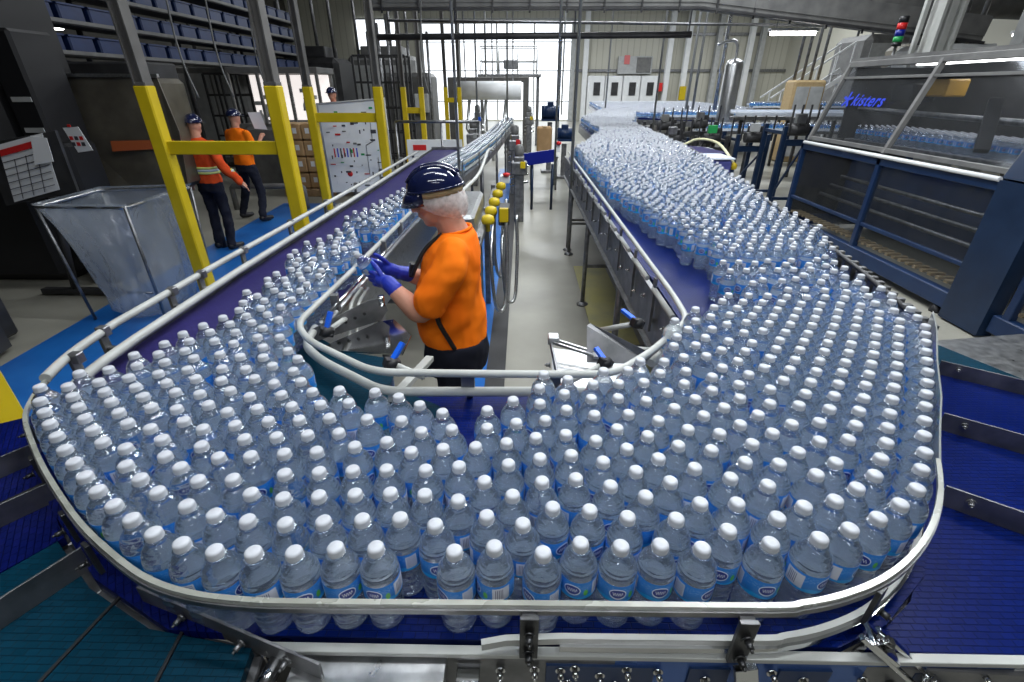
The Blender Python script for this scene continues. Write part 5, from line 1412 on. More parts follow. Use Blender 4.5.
part('trim_rail', MB().bar((-5.1, 5.76, 2.12), (-4.02, 5.93, 2.12), 0.05, 0.035), M['steel'], dm_)
part('orange_reflection', MB().slab([(-4.68, 5.735, 1.36), (-4.08, 5.925, 1.38), (-4.06, 5.925, 1.47), (-4.66, 5.735, 1.47)], 0.01), newmat('orange_reflection_band', (0.30, 0.07, 0.02), 0.4), dm_)  # orange reflection in the hood steel, painted as a flat band
b = MB(); b.box((-5.2, 6.9, 2.16), (1.2, 0.6, 0.25)); part('upper_casing', b, M['dark'], dm_)
for x, y in ((-4.3, 5.95), (-4.7, 6.5), (-4.2, 6.5)): part('leg', MB().cyl((x, y, 0), (x, y, 0.95), 0.04, 10), M['dark'], dm_)
# dark slanted console bottom left
cn = thing('console', 'dark sloping console with blue front edge beside the blue floor, far left', 'console', (-4.4, 3.2, 0))
b = MB(); b.prism([(-4.9, 2.6), (-4.15, 2.75), (-4.35, 3.5), (-5.1, 3.5)], 0.05, 0.42); b.box((-4.75, 3.6, 0.5), (0.5, 0.3, 0.9)); part('body', b, M['dark'], cn)
part('blue_edge', MB().tube([(-4.85, 2.62, 0.40), (-4.18, 2.77, 0.40)], 0.06, 12), M['royal'], cn)

# racks of blue totes along the left side
for lvl, z in enumerate((2.42, 2.80, 3.18, 3.56)):
    rk = thing('tote_shelf', ['lowest', 'second', 'third', 'topmost'][lvl] + ' long shelf of blue totes high on the left', 'shelf', (-6.6, 10, z))
    part('board', MB().bar((-6.6, 6.0, z), (-6.6, 16.0, z), 0.5, 0.04), M['dark'], rk)
    part('front_rail', MB().bar((-6.34, 6.0, z + 0.02), (-6.34, 16.0, z + 0.02), 0.03, 0.05), M['grey'], rk)
    if lvl == 0:
        for y in (6.2, 8.6, 11, 13.4, 15.8): part('upright', MB().cyl((-6.85, y, 0), (-6.85, y, 4.1), 0.04, 8), M['dark'], rk)
M['tote'] = noisy(newmat('blue_tote_plastic'), (0.004, 0.016, 0.075), (0.008, 0.028, 0.11), 4, 3, (0.4, 0.5))
def tote(loc, label):
    b = MB(); x, y, z = loc
    t = thing('tote', label, 'tote', loc, 'blue totes on the high shelves')
    b.box((x, y, z + 0.11), (0.40, 0.44, 0.22)); part('tub', b, M['tote'], t)
    b = MB()
    for sx in (-1, 1): b.box((x + sx * 0.21, y, z + 0.215), (0.02, 0.48, 0.025))
    for sy in (-1, 1): b.box((x, y + sy * 0.23, z + 0.215), (0.44, 0.02, 0.025))
    part('rim', b, M['tote'], t)
    return t
names = ['lowest shelf', 'second shelf', 'third shelf', 'topmost shelf']
tt = None; k_ = 0
for lvl, z in enumerate((2.42, 2.80, 3.18, 3.56)):
    for i in range(18):
        y = 6.4 + i * 0.54
        lab = 'blue tote, %s from the near end of the %s on the left' % (ordn(i), names[lvl])
        if tt is None: tt = tote((-6.6, y, z + 0.021), lab); tt0 = tt
        else:
            c = copy_tree(tt0); c.location = (-6.6, y, z + 0.021); c['label'] = lab

# lit cabinet, pallet of cartons, cardboard
lc = thing('lit_cabinet', 'steel inspection cabinet with bright lit windows on the left', 'cabinet', (-5.3, 11.3, 0))
b = MB(); b.box((-5.3, 11.9, 1.25), (1.9, 0.9, 0.10)); b.box((-5.3, 11.9, 2.33), (1.95, 1.0, 0.12)); b.box((-5.3, 12.3, 1.8), (1.9, 0.08, 1.0))
for x in (-6.25, -5.62, -4.97, -4.36): b.box((x, 11.42, 1.80), (0.06, 0.06, 1.0))
b.box((-5.3, 11.7, 0.62), (1.7, 0.7, 1.24)); part('frame', b, M['grey'], lc)
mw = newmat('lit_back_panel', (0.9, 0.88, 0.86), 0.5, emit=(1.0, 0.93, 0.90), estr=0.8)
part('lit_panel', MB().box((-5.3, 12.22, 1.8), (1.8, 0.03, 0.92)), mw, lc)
for i, (x, z) in enumerate(((-5.9, 1.5), (-5.75, 1.62), (-5.4, 1.52), (-4.85, 1.75), (-4.75, 1.5), (-4.65, 1.62))):
    b = MB(); b.lathe([(0.07, 0), (0.06, 0.12), (0.03, 0.2), (0.03, 0.26)], (x, 11.8, z - 0.2), 10); b.box((x, 11.8, z + 0.2), (0.14, 0.1, 0.08)); part('filling_head', b, M['lightgrey'], lc)
pal = thing('pallet', 'low wooden pallet under the brown cartons left of the white board', 'pallet', (-4.4, 10.6, 0))
b = MB()
for i in range(6): b.box((-4.85 + i * 0.18, 10.6, 0.135), (0.13, 1.0, 0.022))
part('deck_board', b, M['wood'], pal); b = MB()
for y in (10.15, 10.6, 11.05): b.box((-4.4, y, 0.06), (1.05, 0.1, 0.12))
part('skid', b, M['wood'], pal)
k = 0
for zz in range(4):
    for xx in range(4):
        x = -4.77 + xx * 0.25; z = 0.15 + zz * 0.31 + 0.152
        c = thing('carton', 'brown carton with white slip, %s from the left in %s layer on the pallet' % (ordn(xx), ['the bottom', 'the second', 'the third', 'the top'][zz]), 'carton', (x, 10.5, z - 0.15), 'brown cartons on the pallet')
        part('box', MB().box((x, 10.5, z), (0.24, 0.6, 0.29)), M['card'], c); part('slip', MB().box((x, 10.197, z + 0.02), (0.08, 0.004, 0.10)), M['paper'], c)
        part('tape', MB().box((x, 10.5, z + 0.1455), (0.05, 0.602, 0.003)), M['tan'], c)

# floor bumper and small bits
tag(MB().tube([(-5.3, 8.9, 0.0), (-5.3, 8.9, 0.38), (-5.25, 8.9, 0.42), (-4.6, 8.9, 0.42), (-4.05, 8.95, 0.42), (-4.0, 8.95, 0.38), (-4.0, 8.95, 0.0)], 0.05, 10).build('guard_rail', M['grey']), 'low grey guard rail behind the walking person', 'guard rail')
sl = thing('signal_light', 'small glowing green signal light above the person in the reflective jacket', 'signal light', (-5.2, 7.4, 1.7))
part('lamp', MB().lathe([(0.05, 0), (0.055, 0.03), (0.05, 0.11), (0.0, 0.13)], (-4.9, 6.95, 1.86), 12), newmat('green_lamp_glass', (0.3, 0.9, 0.4), 0.3, emit=(0.4, 1.0, 0.45), estr=4.0), sl)
part('stem', MB().cyl((-4.9, 6.95, 0.0), (-4.9, 6.95, 1.86), 0.02, 8), M['dark'], sl)
# hanging chain cables on the left
for i, (x, y) in enumerate(((-3.9, 6.2), (-3.7, 6.6), (-3.35, 7.2), (-4.2, 8.6), (-1.75, 9.4))):
    t = tag(MB().tube(smooth_path([(x, y, 5.8), (x + 0.12, y, 4.0), (x + 0.02, y, 2.5), (x + 0.1, y, 1.9)], 5), 0.010, 6).build('hanging_cable', M['grey']),
            ['grey cable hanging beside the dark machine', 'grey cable hanging left of the first crossbar', 'grey cable hanging between the guard frames', 'grey cable hanging before the lit cabinet', 'thin cable hanging right of the white board'][i], 'cable')
# cluttered pipes and dark frames filling the area behind
def rack(name, label, cat, x0, x1, y, z0, z1, nx, nz, mat, r=0.03, depth=0.5, base=True):
    t = thing(name, label, cat, ((x0 + x1) / 2, y, 0))
    for i in range(nx):
        x = x0 + (x1 - x0) * i / max(1, nx - 1)
        b = MB(); b.bar((x, y, 0 if base else z0), (x, y, z1), r * 1.6, r * 1.6); b.bar((x, y + depth, 0 if base else z0), (x, y + depth, z1), r * 1.6, r * 1.6); part('upright', b, mat, t)
    for j in range(nz):
        z = z0 + (z1 - z0) * j / max(1, nz - 1)
        b = MB(); b.bar((x0, y, z), (x1, y, z), r, r * 1.6); b.bar((x0, y + depth, z), (x1, y + depth, z), r, r * 1.6); part('cross_bar', b, mat, t)
    return t
rack('steel_rack', 'tall dark steel rack crowded with pipes behind the red-jacketed person', 'rack', -7.6, -5.6, 12.8, 0.5, 2.3, 6, 5, M['dark'])
rack('steel_rack', 'dark steel frame between the lit cabinet and the white board', 'rack', -4.2, -2.9, 13.5, 0.4, 2.7, 5, 5, M['dark'])
mc = thing('machine', 'grey machine with pipes standing behind the second guard frame', 'machine', (-3.5, 16, 0))
b = MB(); b.box((-3.6, 16.5, 1.2), (1.8, 1.2, 2.4)); part('casing', b, M['grey'], mc)
b = MB()
for i in range(7): b.tube([(-4.4 + i * 0.28, 15.8, 0.3), (-4.4 + i * 0.28, 15.8, 3.4 + 0.2 * (i % 3))], 0.04 + 0.015 * (i % 2), 8)
part('pipe', b, M['steel_dark'], mc)
part('control_box', MB().box((-3.0, 15.8, 1.6), (0.4, 0.2, 0.5)), M['lightgrey'], mc)
for i, (x, y, z, sx, sy, sz, m_) in enumerate(((-8.6, 15, 1.3, 2.2, 1.5, 2.6, 'grey'), (-6.5, 17, 1.4, 2.0, 1.6, 2.8, 'dark'), (-9.5, 10, 1.1, 1.6, 2.5, 2.2, 'dark'), (-5.0, 20, 1.5, 2.4, 1.6, 3.0, 'grey'))):
    t = thing('machine', ['grey box-shaped machine far left behind the totes', 'dark machine behind the lit cabinet', 'dark machine below the tote shelves', 'grey machine at the far left of the doorway'][i], 'machine', (x, y, 0))
    b = MB(); b.box((x, y, z), (sx, sy, sz)); b.box((x, y, z + sz / 2 + 0.15), (sx * 0.6, sy * 0.7, 0.3)); part('casing', b, M[m_], t)
    for k in range(3): part('door_panel', MB().box((x - sx * 0.3 + sx * 0.3 * k, y - sy / 2 - 0.01, z), (sx * 0.27, 0.02, sz * 0.8)), M['grey'] if m_ == 'dark' else M['lightgrey'], t)
    b = MB()
    for k in range(4): b.tube([(x - sx * 0.4 + k * sx * 0.25, y, z + sz / 2), (x - sx * 0.4 + k * sx * 0.25, y, 5.5)], 0.05, 8)
    part('pipe', b, M['steel_dark'], t)

# ================================================================ centre of the hall
# valve row with yellow knobs next to the worker's back
vm = thing('valve_bank', 'row of yellow valve knobs and hoses on a steel stand behind the worker', 'valve bank', (-0.3, 4.6, 0))
b = MB()
for y in (3.6, 4.6, 5.8): b.bar((-0.34, y, 0), (-0.34, y, 1.0), 0.05, 0.05)
b.bar((-0.34, 3.5, 0.94), (-0.32, 6.0, 0.94), 0.06, 0.06); part('stand', b, M['steel_dark'], vm)
for i in range(5):
    x, y = ((-0.285, 4.03), (-0.279, 4.36), (-0.270, 4.74), (-0.256, 5.15), (-0.240, 5.6))[i]
    b = MB(); b.lathe([(0.02, -0.08), (0.02, -0.02), (0.050, -0.015), (0.058, 0.01), (0.050, 0.045), (0.025, 0.058), (0.0, 0.06)], (x, y, 1.0), 14); part('yellow_knob', b, M['yellow'], vm)
b = MB(); b.box((-0.16, 4.4, 0.98), (0.10, 0.22, 0.16)); part('yellow_box', MB().box((-0.16, 4.28, 1.0), (0.08, 0.05, 0.12)), M['yellow'], vm); part('motor', b, M['dark'], vm)
for i, (x, y) in enumerate(((-0.21, 4.1), (-0.12, 4.3), (-0.24, 5.0))):
    part('hose', MB().tube(smooth_path([(x - 0.04, y + 0.3, 0.98), (x - 0.06, y, 0.7), (x - 0.02, y - 0.1, 0.25), (x + 0.06, y - 0.05, 0.22), (x + 0.08, y + 0.1, 0.6), (x + 0.07, y + 0.2, 0.95)], 5), 0.016, 8), M['steel'], vm)
b = MB(); b.box((-0.22, 6.4, 0.97), (0.12, 0.2, 0.09)); part('junction_box', b, M['white'], vm)
b = MB(); b.lathe([(0.03, 0), (0.045, 0.02), (0.045, 0.04), (0, 0.05)], (-0.20, 6.3, 1.01), 12); part('stop_button', b, M['red'], vm, 'red stop button')
sb_ = thing('steel_box', 'low stainless box behind the worker\'s shoulder', 'box', (-0.48, 4.0, 0))
b = MB(); b.box((-0.50, 4.1, 0.98), (0.28, 1.0, 0.34)); part('body', b, M['steel'], sb_)
b = MB()
for y in (3.7, 4.5):
    for x in (-0.60, -0.40): b.bar((x, y, 0), (x, y, 0.81), 0.04, 0.04)
part('stand', b, M['steel_dark'], sb_)
part('white_rail', MB().tube(smooth_path([(-0.62, 3.2, 1.22), (-0.52, 3.9, 1.24), (-0.40, 4.6, 1.30), (-0.36, 5.3, 1.42), (-0.33, 5.6, 1.40)], 5), 0.016, 10), M['white_plastic'], sb_, 'curved white rail')
# narrow lanes: white rails and their bed
nl = thing('conveyor', 'narrow lane conveyor with white rails carrying single files of bottles to the back', 'conveyor', (-0.5, 9, 0))
def lane_pts(off, z): return [(x + off, y, z) for x, y in LANE]
part('bed', MB().ribbon(lane_pts(-0.13, BZ - 0.045), 0.08, 0.27), M['steel_dark'], nl)
for off in (0.0, -0.09, -0.17, -0.26):
    b = MB(); b.ribbon(lane_pts(off, BZ + 0.13), 0.03, 0.014); b.ribbon(lane_pts(off, BZ + 0.05), 0.02, 0.010); part('rail', b, M['white_plastic'], nl)
for y in (5.4, 7.5, 9.8, 12.4):
    x = lane_x(y, -0.13)
    b = MB(); b.cyl((x, y, 0), (x, y, BZ - 0.09), 0.025, 8); part('leg', b, M['steel_dark'], nl)
for i in range(9):
    y = 5.3 + i * 0.95; x = lane_x(y, 0.02)
    b = MB(); b.box((x, y, BZ + 0.06), (0.012, 0.03, 0.2)); part('rail_bracket', b, M['steel_dark'], nl)
# handrail frame across the lanes (px 395..480 at height 1.55)
t = thing('pipe_gantry', 'grey pipe frame crossing above the end of the violet belt', 'frame', (-1.3, 7.95, 0))
part('top_pipe', MB().tube([(-1.95, 7.98, 1.545), (-0.66, 7.98, 1.545)], 0.022, 10), M['steel_dark'], t)
for x in (-1.95, -0.66, -1.25): part('upright', MB().tube([(x, 7.98, 0), (x, 7.98, 1.545)], 0.018, 8), M['steel_dark'], t)
# machinery between the lanes and the aisle
for i, (x, y, h) in enumerate(((-0.05, 8.2, 1.15), (-0.15, 10.5, 1.3), (-0.3, 12.5, 1.2), (-1.1, 11.5, 1.35), (-1.2, 14.0, 1.6), (0.2, 16.0, 1.5))):
    t = thing('drive_unit', ['steel drive unit with yellow cap left of the blue beam', 'steel drive unit beside the narrow lanes', 'steel drive unit at the end of the narrow lanes', 'steel drive unit beyond the pipe frame',
                             'steel drive unit under the silver tank', 'steel drive unit left of the blue motors'][i], 'drive unit', (x, y, 0))
    b = MB(); b.box((x, y, h * 0.45), (0.16, 0.3, h * 0.9)); b.box((x, y - 0.1, h * 0.75), (0.26, 0.2, 0.2)); part('housing', b, M['steel_dark'], t)
    b = MB(); b.lathe([(0.07, 0), (0.075, 0.05), (0.07, 0.14), (0.03, 0.17), (0, 0.17)], (x, y, h * 0.9), 12); part('motor', b, M['grey'], t)
    b = MB()
    for k in range(3): b.tube([(x - 0.15, y + 0.05 * k, h * 0.5 + 0.1 * k), (x + 0.15, y + 0.05 * k, h * 0.55 + 0.12 * k)], 0.02, 8)
    part('rod', b, M['chrome'], t)
    part('cap', MB().box((x + 0.06, y - 0.21, h * 0.8), (0.08, 0.03, 0.10)), [M['yellow'], M['red'], M['yellow'], M['lightgrey'], M['blue_handle'], M['yellow']][i], t)
# blue beam over the aisle, carton, blue motors
bb = thing('blue_beam', 'royal blue gate beam across the far end of the aisle', 'beam', (0.2, 9, 0))
part('panel', MB().slab([(-0.14, 9.05, 0.74), (0.58, 8.9, 0.86), (0.56, 8.9, 1.06), (-0.14, 9.05, 0.95)], 0.06), M['royal'], bb)
for x in (-0.10, 0.18, 0.54): part('leg', MB().cyl((x, 9.02, 0), (x, 9.02, 0.8), 0.025, 8), M['navy_metal'], bb)
part('sensor', MB().box((0.60, 8.85, 1.08), (0.10, 0.08, 0.12)), M['white'], bb); part('stop_button', MB().lathe([(0.03, 0), (0.045, 0.02), (0.04, 0.05), (0, 0.06)], (0.62, 8.8, 1.14), 10), M['red'], bb)
ct = thing('carton', 'tall brown carton on a steel table beyond the blue beam', 'carton', (0.47, 11.2, 0.70))
part('box', MB().box((0.47, 11.2, 0.985), (0.32, 0.35, 0.57)), M['card'], ct); part('tape', MB().box((0.47, 11.2, 1.27), (0.06, 0.352, 0.004)), M['tan'], ct)
tb = thing('steel_table', 'small steel table carrying the brown carton', 'table', (0.47, 11.2, 0))
part('top', MB().box((0.47, 11.25, 0.68), (0.6, 0.7, 0.04)), M['steel'], tb)
for x in (0.2, 0.74):
    for y in (10.95, 11.55): part('leg', MB().cyl((x, y, 0), (x, y, 0.66), 0.022, 8), M['steel_dark'], tb)
for i, (x, y, z, s_) in enumerate(((0.70, 13.5, 1.45, 1.0), (1.02, 12.6, 1.02, 0.8))):
    t = thing('blue_motor', ['upper blue motor on its stand beyond the brown carton', 'lower blue motor on its stand beyond the blue beam'][i], 'motor', (x, y, 0))
    b = MB(); b.tube([(x - 0.22 * s_, y, z), (x + 0.22 * s_, y, z)], 0.16 * s_, 16); b.box((x, y, z + 0.18 * s_), (0.16, 0.16, 0.12)); b.box((x, y, z - 0.17 * s_), (0.44 * s_, 0.3, 0.05))
    for k in range(6): b.tube([(x - 0.16 * s_ + k * 0.05 * s_, y, z), (x - 0.15 * s_ + k * 0.05 * s_, y, z)], 0.175 * s_, 16)
    part('motor_body', b, M['blue_metal'], t)
    b = MB(); b.box((x, y, z * 0.5 - 0.1), (0.12, 0.12, z - 0.25)); b.box((x, y, 0.03), (0.4, 0.4, 0.06)); part('stand', b, M['steel_dark'], t)
# silver tank, platform, beam
tk = thing('pipe_duct', 'fat silver duct hanging before the bright doorway', 'duct', (-1, 16, 1.8))
part('duct', MB().tube([(-1.95, 16, 1.93), (-0.05, 16, 1.93)], 0.25, 20), M['white'], tk)
for x in (-1.7, -0.9, -0.3): part('hanger', MB().cyl((x, 16, 2.15), (x, 16, 8.9), 0.02, 6), M['steel_dark'], tk)
b = MB()
for x in (-1.6, -1.1, -0.5): b.tube([(x, 16, 1.7), (x - 0.1, 16, 0.9), (x + 0.2, 15.8, 0.4), (x + 0.2, 15.8, 0)], 0.05, 8)
part('branch_pipe', b, M['steel'], tk)
pf = thing('platform', 'raised service platform with railing in front of the bright doorway', 'platform', (-0.5, 20, 0))
part('deck', MB().box((-0.5, 20.2, 2.40), (2.3, 1.0, 0.10)), M['steel_dark'], pf)
b = MB()
for z in (2.85, 3.3):
    b.tube([(-1.55, 19.75, z), (0.5, 19.75, z)], 0.02, 8); b.tube([(-1.55, 20.65, z), (0.5, 20.65, z)], 0.02, 8)
for x in (-1.55, -0.9, -0.2, 0.5): b.tube([(x, 19.75, 2.4), (x, 19.75, 3.3)], 0.02, 8); b.tube([(x, 20.65, 2.4), (x, 20.65, 3.3)], 0.02, 8)
part('railing', b, M['lightgrey'], pf)
for x in (-1.55, 0.55): part('leg', MB().bar((x, 20.2, 0), (x, 20.2, 2.4), 0.12, 0.12), M['steel_dark'], pf)
part('work_light', MB().box((-0.45, 19.8, 2.75), (0.5, 0.3, 0.3)), M['steel_dark'], pf)
bm2 = thing('steel_beam', 'dark steel beam on posts below the service platform', 'beam', (-1.2, 18, 0))
part('beam', MB().box((-1.15, 18, 2.24), (2.7, 0.2, 0.16)), M['post_grey'], bm2)
for x in (-2.4, 0.1): part('post', MB().bar((x, 18, 0), (x, 18, 2.2), 0.2, 0.2), M['post_grey'], bm2)

# bright doorway in the back wall
dw = MB()
dwm = newmat('daylit_panel', (0.95, 0.96, 1.0), 0.6, emit=(0.90, 0.95, 1.0), estr=1.7)
d1 = bpy.data.objects.new('door_1', None); COL.objects.link(d1); d1.location = (-1.0, 35.9, 0); d1['kind'] = 'structure'
o = part('door_panel', MB().box((-1.7, 35.92, 2.85), (9.6, 0.06, 5.5)), dwm, d1)
b = MB()
for x in (-6.5, -4.1, -1.7, 0.7, 3.1): b.box((x, 35.86, 2.85), (0.10, 0.08, 5.5))
for z in (1.2, 3.0, 4.6, 5.6): b.box((-1.7, 35.86, z), (9.7, 0.06, 0.06))
b.box((-6.55, 35.84, 2.9), (0.25, 0.12, 5.8)); b.box((3.2, 35.84, 2.9), (0.3, 0.12, 5.8)); b.box((-1.7, 35.84, 5.75), (9.9, 0.12, 0.25))
o = part('door_frame', b, M['lightgrey'], d1)
w1 = bpy.data.objects.new('window_1', None); COL.objects.link(w1); w1.location = (-9.5, 35.9, 0); w1['kind'] = 'structure'
part('pane', MB().box((-9.4, 35.92, 5.0), (2.6, 0.06, 1.6)), dwm, w1)
part('window_frame', MB().box((-9.4, 35.86, 5.0), (0.08, 0.06, 1.6)).box((-9.4, 35.86, 4.15), (2.8, 0.06, 0.1)).box((-9.4, 35.86, 5.85), (2.8, 0.06, 0.1)), M['lightgrey'], w1)

# wall details: girts, columns, electrical cabinets
for i, z in enumerate((3.0, 5.0)):
    o = MB().box((10.2, 35.9, z), (13.8, 0.12, 0.16)).build('trim_%d' % (i + 1), M['steel_dark']); o['kind'] = 'structure'
for i, (x, m_) in enumerate(((4.0, 'white'), (9.3, 'white'), (10.4, 'white'), (12.3, 'lightgrey'), (14.3, 'white'), (15.0, 'lightgrey'))):
    b = MB(); b.box((x, 35.6, 4.45), (0.10, 0.3, 8.9)); b.box((x, 35.45, 4.45), (0.30, 0.04, 8.9)); b.box((x, 35.75, 4.45), (0.30, 0.04, 8.9))
    tag(b.build('column', M[m_]), ['slim white column right of the bright doorway', 'white column right of the wall cabinets', 'white column with a yellow foot at the back wall', 'pale grey column right of the yellow-footed one',
                                 'white column left of the big lamp', 'pale grey column nearest the big lamp'][i], 'column')
tag(MB().box((10.4, 35.35, 1.7), (0.4, 0.2, 0.8)).build('column_guard', M['yellow']), 'yellow column guard at the foot of the back wall', 'column guard')
for i in range(4):
    x = 4.75 + i * 1.15
    t = thing('electrical_cabinet', 'pale electrical cabinet with dark grille, %s from the left on the back wall' % ordn(i), 'cabinet', (x, 35.3, 0), 'electrical cabinets on the back wall')
    part('casing', MB().box((x, 35.5, 1.35), (1.1, 0.5, 2.7)), M['white'], t); part('grille', MB().box((x + 0.05, 35.22, 1.95), (0.42, 0.06, 0.75)), M['dark'], t)
t = tag(MB().box((8.85, 35.4, 2.05), (0.42, 0.25, 0.5)).build('fire_box', M['red']), 'small red box on the back wall right of the cabinets', 'box')
t = thing('wall_panel', 'framed control panel with a red sign above the electrical cabinets', 'panel', (7.1, 35.7, 2.8))
part('frame', MB().box((7.2, 35.7, 3.3), (2.2, 0.2, 1.0)), M['lightgrey'], t); part('screen', MB().box((7.75, 35.58, 3.3), (0.9, 0.05, 0.85)), M['grey'], t); part('red_sign', MB().box((6.65, 35.57, 3.6), (0.35, 0.05, 0.5)), newmat('pale_red_sign', (0.6, 0.15, 0.15), 0.5), t)

# ================================================================ pipework and conveyors overhead
def beam_path(name, label, pts, r, mat, hang=None):
    t = thing(name, label, 'overhead beam', pts[0])
    part('beam', MB().tube(pts, r, 8) if r < 0.12 else MB().ribbon(pts, r * 2, r), mat, t)
    for x, y, z in (hang or []): part('hanger', MB().cyl((x, y, z), (x, y, 8.9), 0.014, 6), M['steel_dark'], t)
    return t
beam_path('overhead_beam', 'dark overhead beam with clamps crossing before the bright doorway', [(-2.6, 10, 2.80), (2.95, 10, 2.83)], 0.052, M['dark'], [(-1.2, 10, 2.8), (0.9, 10, 2.8), (2.9, 10, 2.8)])
beam_path('overhead_beam', 'thin grey overhead pipe below the long overhead conveyor', [(-2.5, 10.5, 3.10), (8.0, 10.5, 2.98)], 0.025, M['steel_dark'])
oc = thing('overhead_conveyor', 'long dark overhead conveyor running across the top right', 'overhead conveyor', (4, 9.5, 3.0))
for (a, c) in (((-2.6, 10, 3.24), (3.0, 10, 3.24)), ((3.0, 10, 3.24), (7.6, 9.7, 2.72))):
    b = MB(); b.bar(Vector(a) + Vector((0, 0, 0.0)), Vector(c), 0.5, 0.06); b.bar(Vector(a) + Vector((0, -0.25, 0.17)), Vector(c) + Vector((0, -0.25, 0.17)), 0.02, 0.28); part('tray', b, M['grey'], oc)
    b = MB(); b.bar(Vector(a) + Vector((0, -0.28, -0.06)), Vector(c) + Vector((0, -0.28, -0.06)), 0.04, 0.04); part('rail', b, M['dark'], oc)
for i in range(17):
    f = i / 16; x = -2.4 + 10.0 * f; z = 3.24 if x < 3 else 3.24 - (x - 3) / 4.6 * 0.52
    b = MB(); b.bar((x, 9.7, z - 0.12), (x, 9.7, z + 0.34), 0.03, 0.03); part('bracket', b, M['dark'], oc)
    if i % 4 == 0: part('hanger', MB().cyl((x, 10, z), (x, 10, 8.9), 0.014, 6), M['steel_dark'], oc)
# big ducts and trusses near the ceiling
for i, (a, c, r) in enumerate((((-3.5, 13, 3.95), (4.0, 13, 3.95), 0.20), ((-5.5, 17.5, 5.0), (14.0, 17.5, 4.9), 0.28), ((3.8, 11.0, 3.55), (12.5, 11.0, 3.25), 0.22))):
    t = thing('air_duct', ['grey air duct high above the aisle', 'wide grey air duct far back under the ceiling', 'grey air duct above the shrink wrapper'][i], 'duct', a)
    part('duct', MB().tube([a, c], r, 18), M['lightgrey'] if i == 0 else M['grey'], t)
    for k in range(3):
        p = Vector(a).lerp(Vector(c), 0.15 + 0.35 * k); part('hanger', MB().cyl(p, (p.x, p.y, 8.9), 0.015, 6), M['steel_dark'], t)
for i, y in enumerate((13.0, 18.5, 24.0, 30.0)):
    z = 4.9 + (y - 13) * 0.16
    t = thing('roof_truss', '%s steel roof truss from the camera, spanning the hall' % ordn(i), 'truss', (0, y, z))
    b = MB(); b.bar((-10, y, z), (14, y, z), 0.08, 0.12); b.bar((-10, y, z + 0.9), (14, y, z + 0.9), 0.08, 0.12)
    for k in range(24): b.bar((-10 + k, y, z if k % 2 else z + 0.9), (-9 + k, y, z + 0.9 if k % 2 else z), 0.04, 0.05)
    part('truss', b, M['grey'], t)
    for k in range(4): part('hanger', MB().cyl((-8 + k * 6.5, y, z + 0.9), (-8 + k * 6.5, y, 8.9), 0.03, 6), M['dark'], t)
M['grey_rod'] = newmat('galvanised_rod', (0.30, 0.31, 0.31), 0.4, 0.5)
# vertical rods from ceiling to the conveyors
rods = [(-0.63, 5.0, 1.2, 0.016, 'steel rod dropping beside the worker\'s helmet'), (0.36, 5.6, 1.1, 0.014, 'left rod of the pair at the right conveyor leg'),
        (0.49, 5.0, 1.1, 0.018, 'right rod of the pair at the right conveyor leg'), (0.95, 14, 1.0, 0.03, 'thin rod in front of the bright doorway'),
        (-0.35, 12, 1.2, 0.025, 'thin rod above the narrow lanes'), (-0.95, 11, 1.2, 0.022, 'thin rod left of the narrow lanes'),
        (2.85, 11.5, 1.0, 0.022, 'rod standing beside the winding bottles'), (4.1, 16.5, 0, 0.03, 'rod left of the twin dark pipes'), (5.2, 17, 0, 0.05, 'left one of the twin dark pipes'),
        (5.5, 17.3, 0, 0.05, 'right one of the twin dark pipes'), (6.1, 17, 0, 0.08, 'bright steel riser pipe before the back wall'), (3.1, 20, 1.3, 0.035, 'slim rod before the wall cabinets'),
        (1.6, 22, 1.0, 0.04, 'slim rod at the right edge of the doorway'), (-1.3, 19, 0, 0.04, 'slim rod at the platform\'s left end')]
for x, y, z, r, lb_ in rods:
    tag(MB().cyl((x, y, z), (x, y, 8.9), r * 0.85, 8).build('hanging_rod', M['chrome'] if 'bright' in lb_ else M['grey_rod']), lb_, 'rod')

# ================================================================ right side
# winding conveyor bed under the far bottles
wc = thing('conveyor', 'winding far conveyor bed under the distant bottle bends', 'conveyor', (3, 16, 0))
cx = sum(p[0] for p in LEG_R[7:20]) / 13
bed = [(1.44, 9.8), (1.44, 11.5), (1.5, 13.9), (2.95, 20.), (3.85, 31.1), (9.7, 31.1), (9.7, 29.), (9.1, 20.2), (6.05, 15.4), (3.62, 17.0), (3.25, 15.), (2.56, 12.), (2.42, 9.6)]
part('bed', MB().prism(bed, BZ - 0.05, BZ - 0.004), M['belt_blue'], wc)
b = MB()
for i in range(len(bed)): b.bar((*bed[i - 1], BZ - 0.12), (*bed[i], BZ - 0.12), 0.02, 0.16); b.bar((*bed[i - 1], BZ + 0.10), (*bed[i], BZ + 0.10), 0.012, 0.012)
part('side_rail', b, M['steel_dark'], wc)
for x, y in ((1.7, 10.5), (2.3, 10.5), (1.8, 13.5), (2.9, 13.5), (3.2, 19.), (5.0, 19.), (8.0, 20), (4.5, 27), (9, 27)): part('leg', MB().cyl((x, y, 0), (x, y, BZ - 0.1), 0.03, 8), M['steel_dark'], wc)
